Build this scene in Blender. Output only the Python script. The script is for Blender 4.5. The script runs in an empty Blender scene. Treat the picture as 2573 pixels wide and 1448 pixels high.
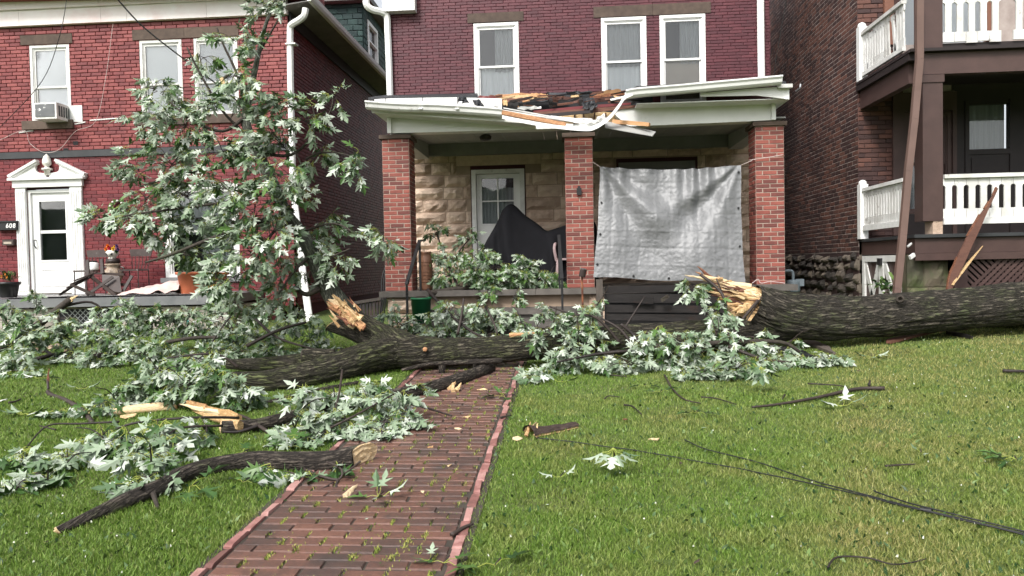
import bpy, math, random
import numpy as np
from math import sin, cos, tan, pi, radians, sqrt, atan2, hypot
from mathutils import Vector, Matrix, noise as mnoise

random.seed(7)
SC = bpy.context.scene
COL = SC.collection

# ------------------------------------------------------------------ camera
PW, PH, FPX = 2573.0, 1448.0, 1858.0
CAM = Vector((0.0, 0.0, 1.6))
_y, _p, _r = radians(4.2), radians(1.73), radians(1.15)
CF = Vector((-sin(_y) * cos(_p), cos(_y) * cos(_p), -sin(_p)))
_rt = Vector((cos(_y), sin(_y), 0.0))
_up = _rt.cross(CF)
CR = _rt * cos(_r) - _up * sin(_r)
CU = _up * cos(_r) + _rt * sin(_r)
cam = bpy.data.cameras.new("camera")
cam.sensor_fit = 'HORIZONTAL'
cam.sensor_width = 36.0
cam.lens = 36.0 * FPX / PW
cam.clip_start = 0.05
cam.clip_end = 600.0
camo = bpy.data.objects.new("camera", cam)
COL.objects.link(camo)
camo.matrix_world = Matrix(((CR.x, CU.x, -CF.x, CAM.x), (CR.y, CU.y, -CF.y, CAM.y), (CR.z, CU.z, -CF.z, CAM.z), (0, 0, 0, 1)))
SC.camera = camo

# ------------------------------------------------------------------ world, sun, exposure
SUN_EL, SUN_AZ = radians(46), radians(203)      # azimuth clockwise from +Y
wd = bpy.data.worlds.new("World")
SC.world = wd
wd.use_nodes = True
nt = wd.node_tree
for n in list(nt.nodes):
    nt.nodes.remove(n)
sky = nt.nodes.new('ShaderNodeTexSky')
sky.sky_type = 'NISHITA'
sky.sun_disc = False
sky.sun_elevation = SUN_EL
sky.sun_rotation = SUN_AZ
sky.air_density = 1.0
sky.dust_density = 4.0
sky.ozone_density = 1.0
hs = nt.nodes.new('ShaderNodeHueSaturation')
hs.inputs['Saturation'].default_value = 0.22
bg = nt.nodes.new('ShaderNodeBackground')
bg.inputs['Strength'].default_value = 0.125
wo = nt.nodes.new('ShaderNodeOutputWorld')
nt.links.new(sky.outputs[0], hs.inputs['Color'])
nt.links.new(hs.outputs[0], bg.inputs[0])
nt.links.new(bg.outputs[0], wo.inputs[0])
sun = bpy.data.lights.new("sun", 'SUN')
sun.energy = 1.5
sun.angle = radians(14)
sun.color = (1.0, 0.97, 0.93)
suno = bpy.data.objects.new("sun", sun)
COL.objects.link(suno)
_sd = Vector((sin(SUN_AZ) * cos(SUN_EL), cos(SUN_AZ) * cos(SUN_EL), sin(SUN_EL)))
suno.rotation_euler = _sd.to_track_quat('Z', 'Y').to_euler()
suno.location = (0, -10, 20)
SC.view_settings.view_transform = 'Standard'
SC.view_settings.look = 'None'
SC.view_settings.exposure = 1.02
SC.view_settings.gamma = 1.0
SC.view_settings.use_curve_mapping = False
SC.render.engine = 'CYCLES'
SC.cycles.use_denoising = True
SC.cycles.max_bounces = 6
SC.cycles.diffuse_bounces = 3
SC.cycles.transparent_max_bounces = 8

# ------------------------------------------------------------------ geometry helpers
def ray(px, py):
    return CF + CR * ((px - PW / 2) / FPX) - CU * ((py - PH / 2) / FPX)
def at(px, py, Y):
    d = ray(px, py)
    return CAM + d * (Y / d.y)
def atx(px, py, X):
    d = ray(px, py)
    return CAM + d * (X / d.x)
def proj(p):
    d = Vector(p) - CAM
    z = d.dot(CF)
    return PW / 2 + FPX * d.dot(CR) / z, PH / 2 - FPX * d.dot(CU) / z, z
def gz(x, y):
    """height of the ground: a lawn rising to the houses"""
    yy = min(max(y, -4.0), 16.0)
    z = 0.042 * yy
    e = max(0.0, x - 0.2)
    z += 0.035 * min(e, 5.0) * min(1, max(0, (y - 4) / 5.0))
    e = max(0.0, -2.2 - x)
    z += 0.008 * min(e, 6.0)
    off = min(1.0, max(0.0, abs(x + 1.17) - 0.66) / 0.5)
    if -3 < y < 12 and abs(x) < 12:
        z += off * (0.03 * mnoise.noise(Vector((x * 0.7, y * 0.7, 3.1))) + 0.02)
    return z
def gnd(px, py, dz=0.0):
    d = ray(px, py)
    t = 3.0
    for _ in range(40):
        p = CAM + d * t
        e = p.z - gz(p.x, p.y)
        t += e / max(0.06, -d.z + 0.042)* 0.8
        if abs(e) < 0.001:
            break
    p = CAM + d * t
    return Vector((p.x, p.y, gz(p.x, p.y) + dz))
def mpp(Y):
    """metres per photo pixel at about depth Y"""
    return Y / FPX
def nz(x, y, z=0.0):
    return mnoise.noise(Vector((x, y, z)))

WL = {}
def link(o, parent=None):
    COL.objects.link(o)
    if parent is not None:
        o.parent = parent
        o.matrix_parent_inverse = Matrix.Translation(-WL[parent.name])
    WL[o.name] = o.location.copy()
    return o
def thing(name, label, cat, loc=(0, 0, 0), group=None):
    o = bpy.data.objects.new(name, None)
    o.empty_display_size = 0.1
    o.location = loc
    link(o)
    o['label'] = label
    o['category'] = cat
    if group:
        o['group'] = group
    return o
def tag(o, label=None, cat=None, group=None, kind=None):
    if label: o['label'] = label
    if cat: o['category'] = cat
    if group: o['group'] = group
    if kind: o['kind'] = kind
    return o

class MB:
    def __init__(s):
        s.v = []; s.f = []; s.m = []; s.r = []; s.uv = {}; s.sm = []
        s.cur = 0; s.rnd = 0.0; s.smooth = False
    def face(s, idx, m=None):
        s.f.append(tuple(idx)); s.m.append(s.cur if m is None else m); s.r.append(s.rnd); s.sm.append(s.smooth)
    def add(s, *pts):
        i = len(s.v)
        s.v.extend([tuple(p) for p in pts])
        return i
    def hexa(s, p):
        """8 points: 0-3 bottom ring ccw from above, 4-7 top ring"""
        i = s.add(*p)
        for q in ((3, 2, 1, 0), (4, 5, 6, 7), (0, 1, 5, 4), (1, 2, 6, 5), (2, 3, 7, 6), (3, 0, 4, 7)):
            s.face([i + k for k in q])
    def box(s, x0, x1, y0, y1, z0, z1):
        s.hexa([(x0, y0, z0), (x1, y0, z0), (x1, y1, z0), (x0, y1, z0), (x0, y0, z1), (x1, y0, z1), (x1, y1, z1), (x0, y1, z1)])
    def obox(s, c, sx, sy, sz, mat=None, jit=0.0):
        c = Vector(c)
        P = []
        for z in (-1, 1):
            for x, y in ((-1, -1), (1, -1), (1, 1), (-1, 1)):
                v = Vector((x * sx / 2, y * sy / 2, z * sz / 2))
                if jit: v += Vector((random.uniform(-jit, jit), random.uniform(-jit, jit), random.uniform(-jit, jit)))
                if mat is not None: v = mat @ v
                P.append(c + v)
        s.hexa(P)
    def beam(s, a, b, w, h, up=Vector((0, 0, 1)), jit=0.0):
        """a bar from a to b, w across, h along up"""
        a = Vector(a); b = Vector(b)
        d = (b - a)
        L = d.length
        d.normalize()
        sd = d.cross(up)
        if sd.length < 1e-4: sd = d.cross(Vector((0, 1, 0)))
        sd.normalize()
        u = sd.cross(d)
        m = Matrix((d, sd, u)).transposed()
        s.obox((a + b) / 2, L, w, h, m, jit)
    def tube(s, pts, rad, n=8, cap=True, uvs=1.0, bump=None):
        pts = [Vector(p) for p in pts]
        if not hasattr(rad, '__len__'): rad = [rad] * len(pts)
        base = len(s.v)
        pu = None
        acc = 0.0
        for k, p in enumerate(pts):
            if k == 0: d = pts[1] - p
            elif k == len(pts) - 1: d = p - pts[k - 1]
            else: d = pts[k + 1] - pts[k - 1]
            d.normalize()
            if k: acc += (p - pts[k - 1]).length
            if pu is None:
                a = Vector((0, 0, 1)) if abs(d.z) < 0.9 else Vector((0, 1, 0))
                u = d.cross(a).normalized()
            else:
                u = (pu - d * pu.dot(d)).normalized()
            pu = u
            w = d.cross(u)
            for j in range(n):
                t = 2 * pi * j / n
                r = rad[k]
                dv = u * cos(t) + w * sin(t)
                if bump: r *= bump(p + dv * r, t, acc)
                s.v.append(tuple(p + dv * r))
        for k in range(len(pts) - 1):
            for j in range(n):
                a = base + k * n + j; b = base + k * n + (j + 1) % n
                s.face((a, b, b + n, a + n))
        if cap:
            s.face([base + j for j in range(n)][::-1])
            e = base + (len(pts) - 1) * n
            s.face([e + j for j in range(n)])
        return base
    def lathe(s, c, prof, n=16, axis=None):
        """prof: list of (r, z); axis: 3x3 matrix"""
        c = Vector(c)
        base = len(s.v)
        for r, z in prof:
            for j in range(n):
                t = 2 * pi * j / n
                v = Vector((r * cos(t), r * sin(t), z))
                if axis is not None: v = axis @ v
                s.v.append(tuple(c + v))
        for k in range(len(prof) - 1):
            for j in range(n):
                a = base + k * n + j; b = base + k * n + (j + 1) % n
                s.face((a, b, b + n, a + n))
        s.face([base + j for j in range(n)][::-1])
        e = base + (len(prof) - 1) * n
        s.face([e + j for j in range(n)])
    def prism(s, poly, a, b, f):
        """poly of (p,q); f(p,q,d)->point; extruded from d=a to d=b"""
        n = len(poly)
        i = s.add(*[f(p, q, a) for p, q in poly])
        j = s.add(*[f(p, q, b) for p, q in poly])
        s.face(list(range(i, i + n)))
        s.face(list(range(j, j + n))[::-1])
        for k in range(n):
            k2 = (k + 1) % n
            s.face((i + k2, i + k, j + k, j + k2))
    def grid(s, P, nu, nv):
        """P[v][u] points"""
        i = len(s.v)
        for row in P:
            s.v.extend([tuple(p) for p in row])
        for a in range(nv - 1):
            for b in range(nu - 1):
                q = i + a * nu + b
                s.face((q, q + 1, q + nu + 1, q + nu))
    def mesh(s, name, mats):
        me = bpy.data.meshes.new(name)
        me.from_pydata(s.v, [], s.f)
        if not isinstance(mats, (list, tuple)): mats = [mats]
        for m in mats: me.materials.append(m)
        me.polygons.foreach_set('material_index', s.m)
        me.polygons.foreach_set('use_smooth', s.sm)
        at_ = me.attributes.new('rnd', 'FLOAT', 'FACE')
        at_.data.foreach_set('value', s.r)
        me.update()
        return me
    def build(s, name, mats, parent=None, fix=False):
        me = s.mesh(name, mats)
        if fix:
            import bmesh
            bm = bmesh.new(); bm.from_mesh(me)
            bmesh.ops.recalc_face_normals(bm, faces=bm.faces)
            bm.to_mesh(me); bm.free()
        o = bpy.data.objects.new(name, me)
        return link(o, parent)

def spline(pts, n=8):
    """Catmull-Rom through vectors of any length"""
    pts = [np.array(p, float) for p in pts]
    out = []
    for i in range(len(pts) - 1):
        p0 = pts[max(i - 1, 0)]; p1 = pts[i]; p2 = pts[i + 1]; p3 = pts[min(i + 2, len(pts) - 1)]
        for k in range(n):
            t = k / n
            out.append(0.5 * ((2 * p1) + (-p0 + p2) * t + (2 * p0 - 5 * p1 + 4 * p2 - p3) * t * t + (-p0 + 3 * p1 - 3 * p2 + p3) * t ** 3))
    out.append(pts[-1])
    return out

# ------------------------------------------------------------------ materials
def mk(name):
    m = bpy.data.materials.new(name)
    m.use_nodes = True
    t = m.node_tree
    b = t.nodes.get('Principled BSDF')
    return m, t, b
def N(t, ty, **kw):
    n = t.nodes.new(ty)
    for k, v in kw.items():
        setattr(n, k, v)
    return n
def rndv(t):
    """one random number per piece: per object and per joined piece"""
    oi = N(t, 'ShaderNodeObjectInfo')
    a = N(t, 'ShaderNodeAttribute', attribute_name='rnd')
    s = N(t, 'ShaderNodeMath', operation='ADD')
    t.links.new(oi.outputs['Random'], s.inputs[0]); t.links.new(a.outputs['Fac'], s.inputs[1])
    f = N(t, 'ShaderNodeMath', operation='FRACT')
    t.links.new(s.outputs[0], f.inputs[0])
    return f.outputs[0]
def wpos(t, scale=(1, 1, 1), rot=(0, 0, 0)):
    g = N(t, 'ShaderNodeNewGeometry')
    mp = N(t, 'ShaderNodeMapping')
    mp.inputs['Scale'].default_value = scale
    mp.inputs['Rotation'].default_value = rot
    t.links.new(g.outputs['Position'], mp.inputs[0])
    return mp.outputs[0]
def tnoise(t, vec, scale, detail=4, rough=0.6):
    n = N(t, 'ShaderNodeTexNoise')
    n.inputs['Scale'].default_value = scale
    n.inputs['Detail'].default_value = detail
    n.inputs['Roughness'].default_value = rough
    t.links.new(vec, n.inputs['Vector'])
    return n.outputs['Fac']
def ramp(t, fac, stops):
    r = N(t, 'ShaderNodeValToRGB')
    el = r.color_ramp.elements
    while len(el) > 1: el.remove(el[-1])
    for i, (p, c) in enumerate(stops):
        e = el[0] if i == 0 else el.new(p)
        e.position = p
        e.color = (c, c, c, 1) if not hasattr(c, '__len__') else (c[0], c[1], c[2], 1)
    t.links.new(fac, r.inputs[0])
    return r.outputs[0]
def mixc(t, fac, a, b, mode='MIX'):
    m = N(t, 'ShaderNodeMix', data_type='RGBA', blend_type=mode)
    for s, v in ((m.inputs[0], fac), (m.inputs[6], a), (m.inputs[7], b)):
        if hasattr(v, 'links') or hasattr(v, 'is_linked'):
            t.links.new(v, s)
        elif hasattr(v, '__len__'):
            s.default_value = (v[0], v[1], v[2], 1)
        else:
            s.default_value = v
    return m.outputs[2]
def bumpn(t, h, strength, dist=0.01):
    b = N(t, 'ShaderNodeBump')
    b.inputs['Strength'].default_value = strength
    b.inputs['Distance'].default_value = dist
    t.links.new(h, b.inputs['Height'])
    return b.outputs[0]
def surf(name, cols, rough=0.6, var=0.25, ns=6.0, nd=6, stretch=(1, 1, 1), bump=0.3, bs=60.0, bd=0.004, stain=None, stain_s=2.0, stain_lo=0.55, stain_hi=0.75, metal=0.0, spec=0.4, rot=(0, 0, 0), ramp_pos=None):
    """cols: colours run through by per-piece random mixed with noise; stain: second colour in patches"""
    m, t, b = mk(name)
    vec = wpos(t, stretch, rot)
    nf = tnoise(t, vec, ns, nd)
    r = rndv(t)
    a = N(t, 'ShaderNodeMath', operation='MULTIPLY_ADD')
    t.links.new(r, a.inputs[0]); a.inputs[1].default_value = var; 
    c2 = N(t, 'ShaderNodeMath', operation='MULTIPLY_ADD')
    t.links.new(nf, c2.inputs[0]); c2.inputs[1].default_value = 1.0; c2.inputs[2].default_value = -var / 2
    t.links.new(c2.outputs[0], a.inputs[2])
    n = len(cols)
    stops = [((0.25 + 0.5 * i / max(1, n - 1)) if ramp_pos is None else ramp_pos[i], c) for i, c in enumerate(cols)]
    col = ramp(t, a.outputs[0], stops)
    if stain is not None:
        sf = ramp(t, tnoise(t, wpos(t), stain_s, 7, 0.65), [(stain_lo, 0.0), (stain_hi, 1.0)])
        col = mixc(t, sf, col, stain)
    t.links.new(col, b.inputs['Base Color'])
    b.inputs['Roughness'].default_value = rough
    b.inputs['Metallic'].default_value = metal
    b.inputs['Specular IOR Level'].default_value = spec
    if bump:
        h = tnoise(t, wpos(t, stretch, rot), bs, 6, 0.7)
        t.links.new(bumpn(t, h, bump, bd), b.inputs['Normal'])
    return m

MAT = {}
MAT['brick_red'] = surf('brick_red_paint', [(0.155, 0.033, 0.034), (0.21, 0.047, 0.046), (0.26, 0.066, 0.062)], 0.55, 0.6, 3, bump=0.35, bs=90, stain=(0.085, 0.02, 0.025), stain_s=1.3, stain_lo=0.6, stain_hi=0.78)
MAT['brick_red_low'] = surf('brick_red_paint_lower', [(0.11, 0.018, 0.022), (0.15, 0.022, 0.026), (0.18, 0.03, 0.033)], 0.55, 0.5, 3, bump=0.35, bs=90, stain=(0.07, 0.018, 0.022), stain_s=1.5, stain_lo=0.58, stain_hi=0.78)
MAT['mortar_red'] = surf('mortar_red_paint', [(0.075, 0.014, 0.017), (0.105, 0.019, 0.023)], 0.8, 0.2, 5, bump=0.5)
MAT['brick_maroon'] = surf('brick_maroon_paint', [(0.072, 0.017, 0.024), (0.090, 0.021, 0.029), (0.108, 0.026, 0.034)], 0.5, 0.5, 3, bump=0.35, bs=90)
MAT['mortar_maroon'] = surf('mortar_maroon_paint', [(0.052, 0.013, 0.018), (0.068, 0.017, 0.023)], 0.8, 0.2, 5, bump=0.4)
MAT['brick_pillar'] = surf('brick_pillar', [(0.14, 0.044, 0.037), (0.225, 0.064, 0.049), (0.28, 0.082, 0.062)], 0.7, 0.8, 8, bump=0.5, bs=120)
MAT['mortar_tan'] = surf('mortar_tan', [(0.30, 0.235, 0.19), (0.42, 0.335, 0.28)], 0.9, 0.2, 8, bump=0.5)
MAT['brick_brown'] = surf('brick_brown', [(0.050, 0.026, 0.024), (0.078, 0.038, 0.032), (0.125, 0.055, 0.041)], 0.65, 1.0, 2, bump=0.4, bs=90, stain=(0.035, 0.017, 0.017), stain_s=0.6, stain_lo=0.5, stain_hi=0.7)
MAT['mortar_grey'] = surf('mortar_grey', [(0.24, 0.19, 0.17), (0.46, 0.40, 0.36)], 0.9, 0.2, 3, bump=0.4)
MAT['mortar_dark'] = surf('mortar_dark', [(0.03, 0.017, 0.016), (0.06, 0.03, 0.026)], 0.9, 0.2, 3, bump=0.4)
MAT['white'] = surf('white_paint', [(0.70, 0.70, 0.68), (0.82, 0.82, 0.80)], 0.45, 0.2, 3, bump=0.1, bs=40, stain=(0.5, 0.48, 0.45), stain_s=3, stain_lo=0.62, stain_hi=0.9)
MAT['white_worn'] = surf('white_worn_paint', [(0.52, 0.51, 0.48), (0.76, 0.76, 0.74)], 0.6, 0.3, 5, bump=0.3, bs=50, stain=(0.22, 0.19, 0.16), stain_s=9, stain_lo=0.61, stain_hi=0.74)
MAT['cream'] = surf('cream_fascia', [(0.76, 0.68, 0.66), (0.82, 0.80, 0.78)], 0.5, 0.2, 2, bump=0.1, bs=30, stain=(0.66, 0.48, 0.46), stain_s=0.9, stain_lo=0.48, stain_hi=0.75, stretch=(1, 1, 1))
MAT['brownstone'] = surf('brownstone', [(0.07, 0.05, 0.04), (0.125, 0.09, 0.07)], 0.85, 0.3, 10, bump=0.6, bs=120)
MAT['sandstone'] = surf('sandstone_rockface', [(0.42, 0.31, 0.235), (0.57, 0.43, 0.33), (0.65, 0.51, 0.40)], 0.85, 0.5, 9, bump=1.0, bs=26, bd=0.02)
MAT['mortar_sand'] = surf('mortar_sand', [(0.25, 0.19, 0.14), (0.36, 0.27, 0.2)], 0.9, 0.2, 5)
MAT['slab'] = surf('stone_slab', [(0.06, 0.055, 0.05), (0.13, 0.115, 0.10)], 0.65, 0.4, 5, bump=0.5, bs=50)
MAT['slab_grey'] = surf('concrete_slab', [(0.12, 0.125, 0.13), (0.22, 0.22, 0.22)], 0.5, 0.3, 5, bump=0.4, bs=50, stain=(0.07, 0.07, 0.075), stain_s=2.5)
MAT['cblock'] = surf('concrete_block', [(0.25, 0.22, 0.19), (0.40, 0.36, 0.32)], 0.85, 0.7, 4, bump=0.4, bs=80, stain=(0.16, 0.13, 0.11), stain_s=2)
MAT['fieldstone'] = surf('fieldstone', [(0.035, 0.030, 0.026), (0.075, 0.062, 0.052), (0.14, 0.115, 0.09)], 0.8, 0.9, 8, bump=0.8, bs=30, bd=0.01)
MAT['mossstone'] = surf('mossy_stone', [(0.08, 0.075, 0.05), (0.16, 0.13, 0.09)], 0.8, 0.5, 5, bump=0.8, bs=30, bd=0.01, stain=(0.07, 0.09, 0.03), stain_s=3, stain_lo=0.45, stain_hi=0.65)
MAT['brown_paint'] = surf('brown_paint', [(0.058, 0.034, 0.030), (0.085, 0.05, 0.044)], 0.5, 0.3, 4, bump=0.25, bs=40, stain=(0.12, 0.075, 0.065), stain_s=3, stain_lo=0.66, stain_hi=0.8)
MAT['brown_pipe'] = surf('brown_pipe', [(0.12, 0.075, 0.062), (0.16, 0.10, 0.082)], 0.45, 0.2, 3, bump=0.1)
MAT['dark_paint'] = surf('dark_brown_paint', [(0.018, 0.013, 0.013), (0.03, 0.021, 0.020)], 0.5, 0.3, 4, bump=0.2)
MAT['dark_grey'] = surf('dark_grey_paint', [(0.03, 0.032, 0.034), (0.05, 0.052, 0.055)], 0.5, 0.3, 4, bump=0.2)
MAT['porch_ceiling'] = surf('porch_ceiling_paint', [(0.30, 0.30, 0.29), (0.38, 0.38, 0.36)], 0.6, 0.2, 4, bump=0.1)
MAT['porch_grey'] = surf('porch_grey_paint', [(0.16, 0.16, 0.155), (0.22, 0.22, 0.21)], 0.6, 0.2, 4, bump=0.1)
MAT['soffit_dark'] = surf('weathered_soffit', [(0.13, 0.125, 0.12), (0.20, 0.19, 0.18)], 0.7, 0.2, 4, bump=0.2)
MAT['green_shingle'] = surf('green_shingle', [(0.010, 0.028, 0.028), (0.018, 0.045, 0.042), (0.025, 0.06, 0.054)], 0.7, 0.8, 5, bump=0.4)
MAT['shingle_red'] = surf('red_roof_shingle', [(0.13, 0.025, 0.03), (0.24, 0.05, 0.055)], 0.8, 0.8, 8, bump=0.6)
MAT['tar'] = surf('tar_paper', [(0.012, 0.013, 0.015), (0.035, 0.037, 0.042)], 0.55, 0.4, 8, bump=0.6, bs=40)
MAT['wood_fresh'] = surf('fresh_split_wood', [(0.42, 0.23, 0.10), (0.62, 0.42, 0.21), (0.74, 0.56, 0.33)], 0.7, 0.4, 7, stretch=(1, 6, 9), bump=0.9, bs=22, bd=0.012)
MAT['wood_pale'] = surf('pale_split_wood', [(0.40, 0.24, 0.10), (0.66, 0.46, 0.24), (0.78, 0.62, 0.39)], 0.7, 0.5, 10, stretch=(2, 5, 9), bump=0.8, bs=18, bd=0.01)
MAT['wood_brown'] = surf('old_brown_board', [(0.06, 0.026, 0.02), (0.13, 0.055, 0.038), (0.19, 0.085, 0.055)], 0.7, 0.6, 8, stretch=(1, 6, 9), bump=0.6, bs=30)
MAT['wood_orange'] = surf('torn_roof_board', [(0.11, 0.04, 0.024), (0.30, 0.125, 0.06), (0.52, 0.29, 0.14)], 0.7, 0.7, 14, stretch=(2, 6, 9), bump=0.6, bs=30)
MAT['wood_dark'] = surf('dark_wet_board', [(0.012, 0.011, 0.011), (0.026, 0.023, 0.022)], 0.6, 0.6, 6, stretch=(1, 4, 8), bump=0.5, bs=30, spec=0.2, stain=(0.05, 0.028, 0.022), stain_s=3)
MAT['bark_flake'] = surf('bark_flake', [(0.035, 0.022, 0.018), (0.10, 0.066, 0.05)], 0.8, 0.4, 9, stretch=(2, 5, 5), bump=0.9, bs=26, bd=0.01)
MAT['board_brown'] = surf('dark_painted_board', [(0.04, 0.018, 0.014), (0.085, 0.038, 0.027), (0.12, 0.055, 0.038)], 0.7, 0.6, 8, stretch=(1, 6, 3), bump=0.6, bs=30)
MAT['cut_wood'] = surf('pale_cut_face', [(0.50, 0.32, 0.15), (0.72, 0.53, 0.30), (0.82, 0.67, 0.45)], 0.7, 0.3, 16, stretch=(3, 3, 8), bump=0.7, bs=40, bd=0.008)
MAT['wood_grey'] = surf('grey_weathered_wood', [(0.05, 0.042, 0.036), (0.11, 0.09, 0.075)], 0.75, 0.6, 6, stretch=(5, 5, 1), bump=0.6, bs=30)
MAT['black_metal'] = surf('black_metal', [(0.012, 0.012, 0.013), (0.025, 0.025, 0.026)], 0.4, 0.2, 8, bump=0.1)
MAT['black_cloth'] = surf('black_cloth', [(0.006, 0.006, 0.0075), (0.010, 0.010, 0.0125)], 0.9, 0.2, 5, bump=0.25, bs=14, bd=0.02, spec=0.2)
MAT['rust'] = surf('rusty_metal', [(0.08, 0.03, 0.02), (0.30, 0.11, 0.05), (0.42, 0.36, 0.30)], 0.7, 0.3, 12, bump=0.4)
MAT['steel'] = surf('dull_steel', [(0.30, 0.31, 0.32), (0.45, 0.46, 0.47)], 0.35, 0.2, 6, metal=0.8, bump=0.1)
MAT['meter'] = surf('grey_meter_paint', [(0.10, 0.13, 0.15), (0.16, 0.19, 0.21)], 0.5, 0.2, 6, bump=0.1)
MAT['green_plastic'] = surf('green_plastic', [(0.012, 0.11, 0.045), (0.02, 0.16, 0.065)], 0.4, 0.1, 4, bump=0.05)
MAT['mauve_plastic'] = surf('mauve_plastic', [(0.30, 0.22, 0.22), (0.40, 0.30, 0.30)], 0.45, 0.1, 4, bump=0.05)
MAT['terracotta'] = surf('terracotta', [(0.42, 0.11, 0.05), (0.55, 0.16, 0.075)], 0.6, 0.2, 6, bump=0.1)
MAT['carved_wood'] = surf('carved_wood', [(0.11, 0.05, 0.03), (0.22, 0.11, 0.065)], 0.5, 0.2, 14, stretch=(3, 3, 1), bump=0.6)
MAT['brown_metal'] = surf('brown_metal', [(0.035, 0.025, 0.023), (0.07, 0.05, 0.045)], 0.45, 0.3, 12, bump=0.2, stain=(0.2, 0.19, 0.18), stain_s=12, stain_lo=0.62, stain_hi=0.7)
MAT['dark_wood_chair'] = surf('dark_chair_wood', [(0.022, 0.015, 0.013), (0.05, 0.033, 0.028)], 0.5, 0.3, 10, bump=0.2)
MAT['pink_cloth'] = surf('pink_cloth', [(0.50, 0.36, 0.33), (0.66, 0.52, 0.48)], 0.9, 0.2, 6, bump=0.5, bs=20)
MAT['urn'] = surf('glazed_urn', [(0.09, 0.05, 0.035), (0.32, 0.24, 0.17), (0.45, 0.38, 0.30)], 0.35, 0.2, 14, bump=0.4)
MAT['bone'] = surf('white_skull', [(0.66, 0.63, 0.57), (0.78, 0.76, 0.70)], 0.5, 0.2, 8, bump=0.1)
MAT['soil'] = surf('dark_soil', [(0.018, 0.013, 0.009), (0.045, 0.032, 0.022)], 0.95, 0.3, 20, bump=0.8, bs=60)
MAT['pebble'] = surf('river_pebble', [(0.22, 0.16, 0.11), (0.45, 0.34, 0.25)], 0.6, 1.0, 5, bump=0.1)
MAT['wire'] = surf('black_cable', [(0.012, 0.012, 0.013), (0.02, 0.02, 0.021)], 0.5, 0.1, 4, bump=0)
MAT['pale_wire'] = surf('pale_wire', [(0.45, 0.36, 0.34), (0.6, 0.5, 0.47)], 0.6, 0.1, 4, bump=0)
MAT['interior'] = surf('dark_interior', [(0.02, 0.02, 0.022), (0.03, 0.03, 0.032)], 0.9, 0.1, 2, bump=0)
MAT['curtain'] = surf('grey_curtain', [(0.30, 0.32, 0.33), (0.42, 0.44, 0.45)], 0.9, 0.2, 4, stretch=(14, 14, 0.3), bump=0.3)
MAT['curtain_white'] = surf('white_curtain', [(0.62, 0.66, 0.68), (0.75, 0.78, 0.79)], 0.9, 0.2, 4, stretch=(14, 14, 0.3), bump=0.2)
MAT['blind'] = surf('white_blind', [(0.80, 0.83, 0.85), (0.86, 0.88, 0.89)], 0.7, 0.2, 1.2, bump=0)
MAT['beige_shade'] = surf('beige_shade', [(0.36, 0.31, 0.25), (0.46, 0.40, 0.33)], 0.8, 0.2, 2, bump=0)
MAT['yellow'] = surf('yellow_petal', [(0.75, 0.45, 0.03), (0.8, 0.55, 0.08)], 0.6, 0.3, 9, bump=0)
MAT['orange'] = surf('orange_petal', [(0.75, 0.20, 0.02), (0.8, 0.30, 0.04)], 0.6, 0.3, 9, bump=0)
MAT['red_petal'] = surf('red_petal', [(0.5, 0.03, 0.06), (0.65, 0.06, 0.12)], 0.6, 0.3, 9, bump=0)
MAT['purple'] = surf('purple_petal', [(0.10, 0.05, 0.16), (0.16, 0.09, 0.25)], 0.6, 0.3, 9, bump=0)
MAT['plant_green'] = surf('plant_leaf', [(0.02, 0.055, 0.015), (0.06, 0.12, 0.03), (0.12, 0.19, 0.05)], 0.5, 0.9, 5, bump=0.2)
MAT['glassbead'] = surf('teal_bead', [(0.05, 0.25, 0.22), (0.1, 0.4, 0.35)], 0.2, 0.2, 5, bump=0)

def glass_mat():
    m, t, b = mk('window_glass')
    t.nodes.remove(b)
    out = [n for n in t.nodes if n.type == 'OUTPUT_MATERIAL'][0]
    tr = N(t, 'ShaderNodeBsdfTransparent'); tr.inputs[0].default_value = (0.965, 0.975, 0.98, 1)
    gl = N(t, 'ShaderNodeBsdfGlossy'); gl.inputs['Roughness'].default_value = 0.02
    fr = N(t, 'ShaderNodeFresnel'); fr.inputs['IOR'].default_value = 1.6
    mx = N(t, 'ShaderNodeMixShader')
    wv = tnoise(t, wpos(t), 1.4, 2)
    t.links.new(bumpn(t, wv, 0.06, 0.02), gl.inputs['Normal'])
    t.links.new(fr.outputs[0], mx.inputs[0]); t.links.new(tr.outputs[0], mx.inputs[1]); t.links.new(gl.outputs[0], mx.inputs[2])
    t.links.new(mx.outputs[0], out.inputs[0])
    return m
MAT['glass'] = glass_mat()

def tarp_mat():
    m, t, b = mk('silver_tarp')
    vec = wpos(t)
    n1 = tnoise(t, wpos(t, (1, 1, 1)), 5, 6)
    col = ramp(t, n1, [(0.3, (0.145, 0.148, 0.151)), (0.7, (0.21, 0.213, 0.217))])
    t.links.new(col, b.inputs['Base Color'])
    b.inputs['Metallic'].default_value = 0.12
    b.inputs['Roughness'].default_value = 0.48
    v = N(t, 'ShaderNodeTexVoronoi', feature='DISTANCE_TO_EDGE'); v.inputs['Scale'].default_value = 9
    t.links.new(wpos(t, (1, 1, 1.2)), v.inputs['Vector'])
    n2 = tnoise(t, vec, 22, 6)
    a = N(t, 'ShaderNodeMath', operation='ADD'); t.links.new(v.outputs['Distance'], a.inputs[0]); t.links.new(n2, a.inputs[1])
    t.links.new(bumpn(t, a.outputs[0], 0.35, 0.015), b.inputs['Normal'])
    return m
MAT['tarp'] = tarp_mat()

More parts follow.
